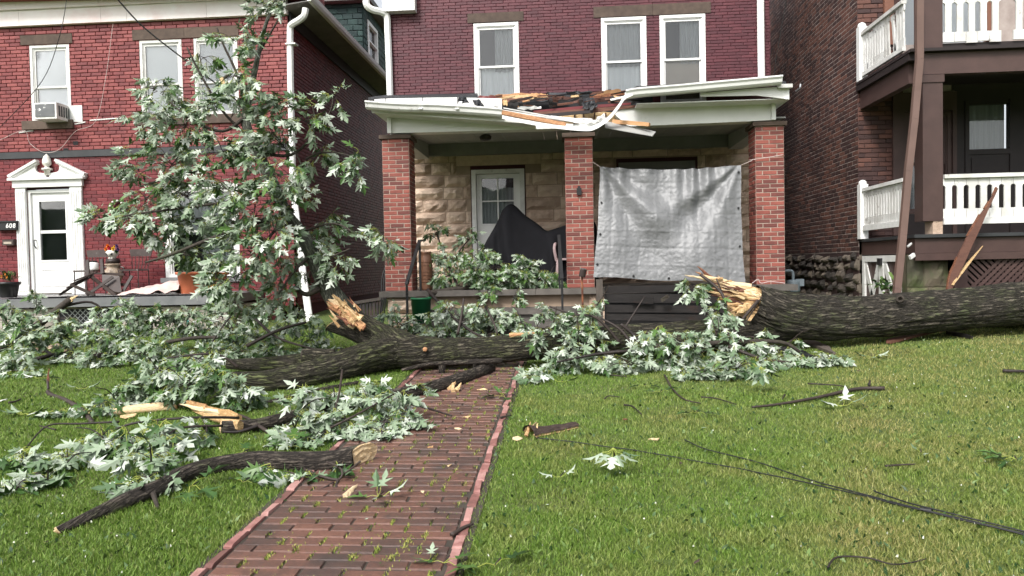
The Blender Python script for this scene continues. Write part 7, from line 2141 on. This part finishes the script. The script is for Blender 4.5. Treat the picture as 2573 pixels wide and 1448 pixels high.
heap('leafy_branch', 'leafy branch heap around the far end of the fallen limb', 'leafy branch', gnd(470, 1050), 58,
     [(330, 960, 1020, 55, 40, 60), (400, 930, 1020, 60, 45, 70), (470, 960, 1030, 60, 50, 76), (550, 950, 1035, 60, 45, 66), (600, 985, 1035, 45, 30, 28), (350, 980, 1022, 55, 28, 44), (400, 985, 1025, 40, 20, 24), (620, 1000, 1030, 40, 20, 24), (290, 990, 1030, 40, 35, 36), (240, 1025, 1050, 50, 18, 30), (150, 1035, 1050, 40, 12, 18), (500, 900, 1010, 50, 30, 45), (420, 880, 8.6, 60, 25, 44)],
     [([(560, 940, 8.0), (480, 960, 7.6), (400, 980, 7.3), (330, 990, 7.1)], 7, 4), ([(600, 925, 8.0), (540, 890, 7.9), (420, 900, 7.7)], 4, 2), ([(640, 960, 7.7), (560, 990, 7.2), (460, 1025, 6.9)], 4, 2)], size=.12, silver=.72)
heap('leafy_branch', 'leafy branch lying across the brick path beyond the cut foreground branch', 'leafy branch', gnd(900, 1090), 59,
     [(760, 1010, 1090, 45, 40, 45), (740, 1060, 1100, 40, 35, 40), (810, 1060, 1100, 50, 35, 50), (870, 1050, 1100, 50, 40, 54), (930, 1010, 1070, 60, 45, 66), (960, 1060, 1095, 55, 30, 54), (1000, 1000, 1060, 40, 35, 40), (1030, 1060, 1080, 40, 25, 36), (960, 1085, 1105, 50, 14, 30), (840, 990, 1050, 50, 25, 36), (950, 970, 1040, 50, 25, 36), (1060, 970, 1000, 25, 15, 14), (800, 1095, 1110, 50, 12, 22), (740, 1110, 1125, 45, 15, 27)],
     [([(830, 1075, 5.7), (900, 1040, 5.8), (990, 990, 6.2)], 3.5, 2), ([(860, 930, 6.7), (850, 1000, 6.2), (830, 1060, 5.9)], 3, 2), ([(1010, 1010, 6.4), (1070, 1025, 6.5), (1135, 1045, 6.2)], 3.5, 2), ([(720, 1120, 5.55), (650, 1070, 5.9), (590, 1040, 6.3), (450, 1018, 6.6)], 6, 3), ([(650, 1070, 5.9), (600, 1085, 5.8), (560, 1085, 5.8)], 5, 3)], size=.115, silver=.85)
heap('leafy_branch', 'drooping leafy spray on the front left lawn with yellow leaf stalks', 'leafy branch', gnd(380, 1180), 60,
     [(400, 1075, 1135, 45, 25, 32), (330, 1100, 1160, 55, 30, 36), (440, 1110, 1160, 50, 35, 36), (380, 1150, 1200, 40, 35, 32), (370, 1200, 1235, 40, 28, 30), (520, 1075, 1120, 40, 25, 22), (260, 1090, 1140, 40, 25, 20), (215, 1115, 1150, 35, 25, 18), (170, 1150, 1185, 35, 28, 22), (60, 1150, 1175, 45, 25, 22), (90, 1125, 1160, 25, 25, 14), (40, 1225, 1240, 45, 16, 20), (120, 1200, 1215, 40, 14, 18), (340, 1220, 1245, 25, 18, 12)],
     [([(600, 1050, 5.8), (480, 1050, 5.5), (330, 1065, 5.4), (230, 1110, 5.3), (160, 1150, 5.2)], 3.5, 2), ([(560, 1070, 5.6), (440, 1080, 5.3), (390, 1150, 5.0)], 3.5, 2), ([(300, 1060, 5.7), (200, 1065, 5.6), (120, 1070, 5.5), (70, 1120, 5.3)], 3, 1.8), ([(140, 1080, 5.45), (100, 1070, 5.5)], 2.5, 1.5)], size=.135, silver=.68)

# ------------------------------------------------------------------ broken branches and wood on the lawn
def yg(px, py): return (px, py, gnd(px, py).y)
def branch(name, label, cat, pts_, rad, mat='bark_small', sub=6, n=20, rough=.06, group=None, seed=1, lift=0.0, **kw):
    t = thing(name, label, cat, tuple(gnd(*pts_[0])), group)
    P3 = [(x, y, gnd(x, y + r * .8).y) for (x, y), r in zip(pts_, rad)]
    bark_tube(P3, rad, mat, 'branch', t, n, sub, rough, seed, **kw)
    return t
t = branch('cut_branch', 'thick brown branch in the foreground with a pale oval broken face on the path', 'branch', [(150, 1333), (230, 1298), (320, 1258), (405, 1225), (455, 1196), (540, 1170), (640, 1158), (740, 1160), (830, 1160), (905, 1148)], [12, 17, 21, 22, 22, 21, 23, 25, 27, 31], n=32, sub=8, seed=3, shear=Vector((0, 1.7, .35)), capmat='cut_wood', shear0=Vector((0, -1.2, .5)), capmat0='wood_fresh')
a, b = gnd(397, 1283, .012), gnd(386, 1262, .05); m = MB(); m.tube([a, b], [.010, .016], 8); m.build('stub', MAT['bark_small'], t)
T3 = Tree('leafy_twig', 'curved leafy twig lying by the pale broken face of the foreground branch', 'twig', gnd(800, 1210), None, 63)
T3.stick([(765, 1180, 4.9), (800, 1195, 4.75), (850, 1205, 4.68), (858, 1180, 4.72), (820, 1160, 4.85)], .010, .006, 7, 'branch', 'twig')
T3.stick([(850, 1205, 4.68), (845, 1225, 4.6), (860, 1250, 4.5), (875, 1258, 4.45)], .010, .008, 7, 'branch', 'twig'); T3.stick([(838, 1213, 4.65), (800, 1232, 4.55), (760, 1228, 4.58), (752, 1205, 4.7)], .007, .004, 7, 'branch', 'twig')
T3.stick([(905, 1160, 4.7), (880, 1180, 4.72), (865, 1190, 4.72)], .008, .005, 7, 'branch', 'twig')
for c in ((740, 1190, 1215, 40, 16, 20), (690, 1190, 1205, 30, 12, 14), (790, 1190, 1210, 25, 15, 12), (845, 1165, 1190, 20, 15, 9)): T3.clump(c[0], c[1], gnd(c[0], c[2]).y, c[3], c[4], c[5], size=.11, silver=.6, ground=True)
T3.finish()
shard(T3.t, gnd(868, 1258, .02), gnd(898, 1228, .03), .05, .02, 'wood_pale', 'peeled_bark', 5)
t = branch('broken_branch', 'long brown branch lying from the lawn over the path, peeled pale at its left end', 'branch', [(560, 1075), (640, 1070), (720, 1052), (830, 1025), (930, 1006), (1040, 985), (1130, 962), (1232, 925)], [17, 17, 17, 17, 18, 17, 17, 15], n=24, seed=6, capmat0='wood_pale')
for k, (a, b, w) in enumerate((((602, 1072), (462, 1022), .13), ((592, 1064), (452, 1030), .09), ((606, 1084), (490, 1052), .10), ((520, 1046), (446, 1016), .12), ((500, 1038), (458, 1008), .06))): shard(t, gnd(a[0], a[1] + 8, .07), gnd(b[0], b[1] + 8, .09), w, .06, 'wood_pale' if k != 3 else 'wood_fresh', seed=80 + k)
t = branch('peeled_branch', 'pale peeled branch section half under the leaf heap at left', 'branch', [(225, 1040), (300, 1034), (370, 1026), (442, 1020)], [8, 11, 12, 11], 'wood_pale', n=16, rough=.1, seed=8, capmat='wood_orange', capmat0='wood_pale')
t = branch('bare_branch', 'bare black forked branch with a pale snapped tip at the left lawn', 'branch', [(232, 1062), (205, 1030), (165, 1006), (128, 992), (120, 984)], [6, 6, 5.5, 5, 5], 'twig', n=10, seed=9)
shard(t, gnd(121, 990, .12), gnd(126, 990, .28), .035, .02, 'wood_orange', 'snapped_tip', 5)
m = MB(); m.tube([gnd(122, 992, .06), gnd(121, 990, .14)], .013, 7); m.build('snag', MAT['twig'], t)
t = branch('thin_stick', 'long thin brown stick on the grass left of the path', 'stick', [(538, 1046), (620, 1024), (700, 1004), (800, 980), (900, 962)], [4, 4, 5, 5, 5], n=8, seed=10)
t = thing('torn_stub', 'small pale torn wood stub at the upper left edge of the path', 'wood chunk', tuple(gnd(1138, 980)))
for k, (a, b, w) in enumerate((((1130, 985), (1150, 962), .06), ((1140, 990), (1136, 962), .05), ((1146, 988), (1160, 975), .05), ((1126, 978), (1146, 972), .05))): shard(t, gnd(a[0], a[1], .02), gnd(b[0], b[1] + 8, .09), w, .05, 'wood_fresh', seed=90 + k)
def chip(px, py, w, h, mat, label, name='wood_chip', cat='wood chip', ang=0.0, group=None, dz=.03):
    c = gnd(px, py, dz); k = (c - CAM).length / FPX; rg = random.Random(int(px * 3 + py))
    m = MB(); n = 6; top = []; bot = []
    for q in range(n):
        a = 2 * pi * q / n; r = rg.uniform(.55, 1.15)
        x = cos(a) * w / 2 * k * r; y = sin(a) * h * k * 1.6 * r
        x, y = x * cos(ang) - y * sin(ang), x * sin(ang) + y * cos(ang)
        z = gz(c.x + x, c.y + y) + dz * .6 + rg.uniform(0, .016)
        top.append((c.x + x, c.y + y, z + .003)); bot.append((c.x + x, c.y + y, z - .004))
    i = m.add(*top); j = m.add(*bot); m.face([i + q for q in range(n)]); m.face([j + q for q in range(n)][::-1])
    for q in range(n): m.face((j + q, j + (q + 1) % n, i + (q + 1) % n, i + q))
    return tag(m.build(name, MAT[mat]), label, cat, group)
chip(318, 1052, 42, 14, 'wood_pale', 'flat pale wood chip between the leaf heap and the drooping spray')
chip(1130, 1178, 18, 4, 'wood_pale', 'small oval pale chip on the middle of the brick path')
chip(1062, 1246, 10, 3, 'wood_pale', 'tiny white chip on the path near the leaf pair')
chip(1082, 1132, 20, 3, 'wood_fresh', 'thin tan chip on the path beyond the oval chip', ang=.6)
chip(1150, 1085, 22, 4, 'wood_pale', 'pale chip on the upper right half of the path')
chip(1172, 1055, 22, 4, 'wood_pale', 'pale chip pair farther up the right side of the path')
chip(1210, 985, 30, 3, 'wood_pale', 'thin pale chip where the path meets the log')
chip(1300, 1110, 26, 8, 'wood_pale', 'pale chip at the pink path edge beside the bark slab', ang=.5)
chip(1645, 1111, 26, 4, 'wood_fresh', 'tan chip alone in the grass above the black cable')
chip(1570, 1062, 14, 4, 'wood_orange', 'small brown chip in the grass right of the bark slab')
chip(620, 980, 16, 4, 'wood_pale', 'pale chip under the long fallen limb')
chip(8, 1012, 14, 5, 'white', 'white scrap in the grass at the far left edge', 'paper_scrap', 'scrap')
# bark slab with open end in the right lawn
t = thing('bark_slab', 'curled dark bark slab on the right lawn beside the path edge', 'bark', tuple(gnd(1380, 1085)))
a, b = gnd(1328, 1098, .045), gnd(1447, 1074, .045)
m = MB(); m.smooth = False; d = (b - a).normalized(); s_ = d.cross(Z); n = 10; P = []
for k in range(9):
    f = k / 8; w = (.085 if k else .10) * (1 - .35 * f) * (1 + .12 * nz(k, 2, 5)); hh = .05 * (1 - f) ** 3 + .018
    P.append([a.lerp(b, f) + s_ * (w * (1 - 2 * q / n)) + Z * (hh * sin(pi * q / n) ** .6 - .02 + .012 * nz(q * .7, f * 6, 3)) for q in range(n + 1)])
m.grid(P, n + 1, 9); m.build('bark', MAT['bark_flake'], t)
m = MB(); m.grid([[v + Z * -.016 + d * (.012 if k == 0 else -.01) for v in row] for k, row in enumerate(P)], n + 1, 9); m.build('inner_bark', MAT['wood_fresh'], t)
for k, (x0, y0, x1, y1) in enumerate(((1322, 1102, 1334, 1076), (1345, 1102, 1352, 1080), (1336, 1080, 1350, 1078))): shard(t, gnd(x0, y0, .02), gnd(x1, y1 + 14, .10), .03, .02, 'wood_fresh', 'torn_edge', 60 + k)
# sticks on the right lawn
def lawnstick(pts_, r, label, group=None, name='twig', sub=5, mat='twig', lift=.03):
    P = [gnd(x, y, lift) for x, y in pts_]; P = [Vector(q) for q in spline([tuple(p) for p in P], sub)]
    m = MB(); m.smooth = True; k = (P[0] - CAM).length / FPX
    m.tube(P, [r * .68 * k * (1 - .5 * q / (len(P) - 1)) for q in range(len(P))], 7)
    return tag(m.build(name, MAT[mat]), label, 'twig' if name == 'twig' else 'branch', group)
lawnstick([(2222, 984), (2150, 986), (2060, 1006), (1960, 1024), (1890, 1032)], 7, 'long dark branch with a stub lying across the right lawn', name='fallen_stick')
lawnstick([(2184, 984), (2186, 972)], 5, 'short upright stub on the long dark branch', lift=.06)
lawnstick([(1670, 950), (1690, 985), (1720, 1012), (1760, 1022)], 3.5, 'curved thin twig hanging out from below the leafy spray')
lawnstick([(1520, 1010), (1530, 1003), (1558, 1006)], 3, 'hooked black twig in the grass right of the path')
lawnstick([(1568, 1026), (1590, 1030), (1612, 1050)], 3.5, 'short bent black twig below the hooked twig')
lawnstick([(1762, 1006), (1800, 1010), (1850, 1025)], 3, 'thin dark twig left of the long dark branch')
lawnstick([(2030, 972), (2100, 976), (2130, 982)], 3, 'thin brown twig just above the long dark branch')
lawnstick([(1515, 945), (1540, 950), (1575, 953)], 3.5, 'dark twig close under the white hanging leaves')
lawnstick([(1972, 1000), (1965, 1012)], 3, 'tiny upright twig beside the white drooping leaf cluster')
lawnstick([(2225, 1183), (2262, 1180), (2300, 1178)], 4, 'dark twig half sunk in grass on the right lawn')
lawnstick([(2080, 1442), (2105, 1416), (2180, 1418), (2240, 1434), (2290, 1430), (2328, 1420)], 3.5, 'curved dark vine at the bottom right of the lawn')
lawnstick([(1258, 1058), (1285, 1052)], 4, 'short stick across the pink path edge')
lawnstick([(1135, 1358), (1165, 1340), (1188, 1330)], 9, 'rough bark stick on the pink edging in the foreground', mat='bark_small' if 0 else 'twig')
lawnstick([(22, 1020), (42, 1016), (52, 1010)], 4, 'small black twig in the grass at the far left')
t = lawnstick([(2520, 940), (2573, 941), (2600, 941)], 6, 'dark stick at the right edge of the lawn', name='fallen_stick')
lawnstick([(645, 1082), (700, 1105), (740, 1130)], 5, 'dark twig ending beside the foreground branch')
# black cables fallen over the right lawn
for k, (pts_, r, lab) in enumerate((([(1345, 1108), (1480, 1124), (1620, 1144), (1850, 1185), (1905, 1197), (2100, 1240), (2320, 1295), (2573, 1357), (2650, 1376)], 3.0, 'long black cable across the right lawn, starting at the bark slab'), ([(1720, 1115), (1780, 1140), (1905, 1172), (2050, 1220), (2200, 1262), (2330, 1296), (2573, 1354), (2650, 1372)], 2.6, 'second black cable on the right lawn, starting farther up'), ([(2195, 1246), (2240, 1262), (2330, 1290), (2573, 1350), (2650, 1369)], 2.4, 'third short black cable joining the bundle near the right edge'))):
    P = [gnd(x, y, .022 + .006 * k) for x, y in pts_]; P = [Vector(q) for q in spline([tuple(p) for p in P], 6)]
    for p in P: p.z = gz(p.x, p.y) +   .024 + .003 * k + .006 * nz(p.x * 4, p.y * 4, k)
    m = MB(); m.smooth = True; m.tube(P, .0042, 7); tag(m.build('cable', MAT['wire']), lab, 'cable')
m = MB(); p = gnd(2312, 1293, .03); q = gnd(2340, 1297, .03); m.tube([p, q], .010, 8); tag(m.build('cable_clamp', MAT['wire']), 'black clamp where the fallen cables meet', 'clamp')
# single fallen leaves and small sprigs
def sprig(px, py, spec, label, size=.12, group=None, h=.035):
    T_ = Tree('leaf_sprig', label, 'leaf sprig', gnd(px, py), group, int(px + py))
    c = gnd(px, py, h)
    for ang, sil, pitch in spec:
        d = Vector((cos(ang), sin(ang), pitch)); nrm = Vector((.15 * cos(ang * 3), .15, 1.0)) * (-1 if sil else 1)
        T_.leaf(c, d, nrm, size * T_.rg.uniform(.85, 1.1))
    m = MB(); m.tube([c, c + Vector((.02, .06, -h * .7 if h > .1 else .01))], .004, 5); m.build('twig', MAT['twig'], T_.t)
    T_.finish()
R_ = radians
sprig(1542, 1190, [(R_(190), 1, -.55), (R_(225), 1, -.7), (R_(260), 1, -.8), (R_(290), 1, -.8), (R_(325), 1, -.65), (R_(355), 1, -.5)], 'white umbrella shaped leaf cluster in the middle of the right lawn', .125, h=.17)
sprig(1408, 1212, [(R_(190), 1, .1), (R_(20), 1, .3)], 'single white folded leaf left of the umbrella shaped cluster', .085)
sprig(950, 1262, [(R_(110), 1, .5), (R_(80), 1, .7), (R_(10), 1, .2), (R_(180), 0, .1), (R_(290), 1, .1)], 'white leaf pair standing on the middle of the brick path', .12)
sprig(2118, 1030, [(R_(180), 1, .1), (R_(0), 1, .25), (R_(60), 1, .4), (R_(200), 1, .1)], 'white leaf sprig below the long dark branch', .125)
sprig(1912, 985, [(R_(190), 1, -1.1), (R_(225), 1, -1.6), (R_(260), 1, -1.4), (R_(290), 1, -1.5), (R_(325), 1, -1.2), (R_(355), 1, -.7), (R_(240), 1, -.4), (R_(300), 1, -.3), (R_(270), 1, -2.5)], 'white drooping leaf cluster under the large spray on the lawn', .13, h=.24)
sprig(1410, 968, [(R_(180), 1, .2), (R_(340), 1, .1)], 'white leaf pair near the path end', .11)
sprig(2190, 905, [(R_(180), 1, .1), (R_(10), 1, .1), (R_(270), 1, 0)], 'white leaf pair right of the grey board', .12)
sprig(1750, 1048, [(R_(200), 0, .2), (R_(330), 0, .2), (R_(90), 0, .3)], 'bright green leaf sprig in the grass below the hanging spray', .11)
sprig(1660, 995, [(R_(160), 0, .2), (R_(20), 0, .4)], 'yellow green leaf sprig left of the curved thin twig', .11)
sprig(1262, 1005, [(R_(120), 0, .6), (R_(60), 0, .5), (R_(300), 0, .1), (R_(190), 0, .2)], 'dark green leaf tuft on the path at the pink edge', .12)
sprig(1620, 978, [(R_(180), 0, .1), (R_(0), 0, .1)], 'dark leaf pair in the grass under the hanging spray', .10)
sprig(2555, 1168, [(R_(180), 0, .2), (R_(210), 0, .1), (R_(150), 0, .3)], 'dark green leaf at the right edge of the lawn', .14)
sprig(2315, 1150, [(R_(120), 1, .3), (R_(280), 1, 0)], 'small pale leaf beside a dark twig on the right lawn', .06)
sprig(100, 958, [(R_(180), 1, .1), (R_(30), 0, .1), (R_(330), 0, .1), (R_(80), 1, .2)], 'leaf sprig in the grass before the left leaf pile', .13)
sprig(205, 985, [(R_(180), 1, .1), (R_(20), 1, .1)], 'white leaf pair in the grass right of the bare black branch', .11)
sprig(65, 1050, [(R_(180), 1, .05), (R_(160), 1, .05), (R_(10), 1, .05), (R_(200), 1, .05), (R_(340), 1, .0)], 'flat white leaf sprig on the far left lawn', .13)
sprig(610, 1150, [(R_(100), 0, .4), (R_(200), 0, .1), (R_(340), 0, .2)], 'bright green leaf behind the foreground branch', .12)
sprig(730, 1135, [(R_(100), 0, .6), (R_(60), 0, .4), (R_(0), 0, .1), (R_(170), 0, .2)], 'large green leaf cluster behind the foreground branch near the path', .15)
sprig(610, 1225, [(R_(0), 0, .1), (R_(140), 0, .2)], 'small green leaf before the foreground branch', .10)
sprig(480, 1235, [(R_(60), 0, .5), (R_(330), 0, .1), (R_(290), 0, .0)], 'pale green leaf pair at the side of the foreground branch', .17)
sprig(1245, 1438, [(R_(40), 0, .3), (R_(200), 0, .2)], 'pale green leaf at the bottom edge right of the path', .13)
sprig(1115, 1432, [(R_(30), 0, .3), (R_(330), 0, .2), (R_(170), 0, .15)], 'pale green leaf on the path at the bottom edge', .11)
sprig(1080, 1425, [(R_(90), 1, .3), (R_(200), 1, .1)], 'small dry tan leaf on the path at the bottom edge', .06)
# overhead wires near the red house
m = MB(); P = [Vector(q) for q in spline([tuple(at(288, -10, 11.5)), tuple(at(360, 68, 11.8)), tuple(at(470, 155, 12.2)), tuple(at(580, 240, 12.8)), tuple(at(640, 300, 13.2))], 6)]; m.tube(P, .012, 6); tag(m.build('service_wire', MAT['wire']), 'thick black service wire slanting down in front of the red house', 'wire')
m = MB(); P = [Vector(q) for q in spline([tuple(at(168, -5, 13.0)), tuple(at(150, 90, 13.0)), tuple(at(105, 205, 13.3)), tuple(at(0, 320, 13.6)), tuple(at(-20, 335, 13.6))], 6)]; m.tube(P, .007, 6); tag(m.build('thin_wire', MAT['wire']), 'thin black wire drooping past the air conditioner window', 'wire')
m = MB(); P = [Vector(q) for q in spline([tuple(at(284, 60, 14.1)), tuple(at(265, 200, 14.12)), tuple(at(240, 305, 14.12)), tuple(at(190, 330, 14.12)), tuple(at(150, 375, 14.12)), tuple(at(110, 383, 14.12)), tuple(at(75, 360, 14.12)), tuple(at(60, 328, 14.12)), tuple(at(0, 352, 14.12)), tuple(at(-20, 355, 14.12))], 6)]; m.tube(P, .0045, 5); tag(m.build('slack_wire', MAT['pale_wire']), 'slack pale wire looped on the red brick wall', 'wire')
m = MB(); P = [at(1976, 0, 11.6), at(1948, 160, 11.9), at(1942, 215, 12.0)]; m.tube(P, .006, 5); tag(m.build('thin_wire', MAT['wire']), 'thin black wire down the brown brick side wall', 'wire')
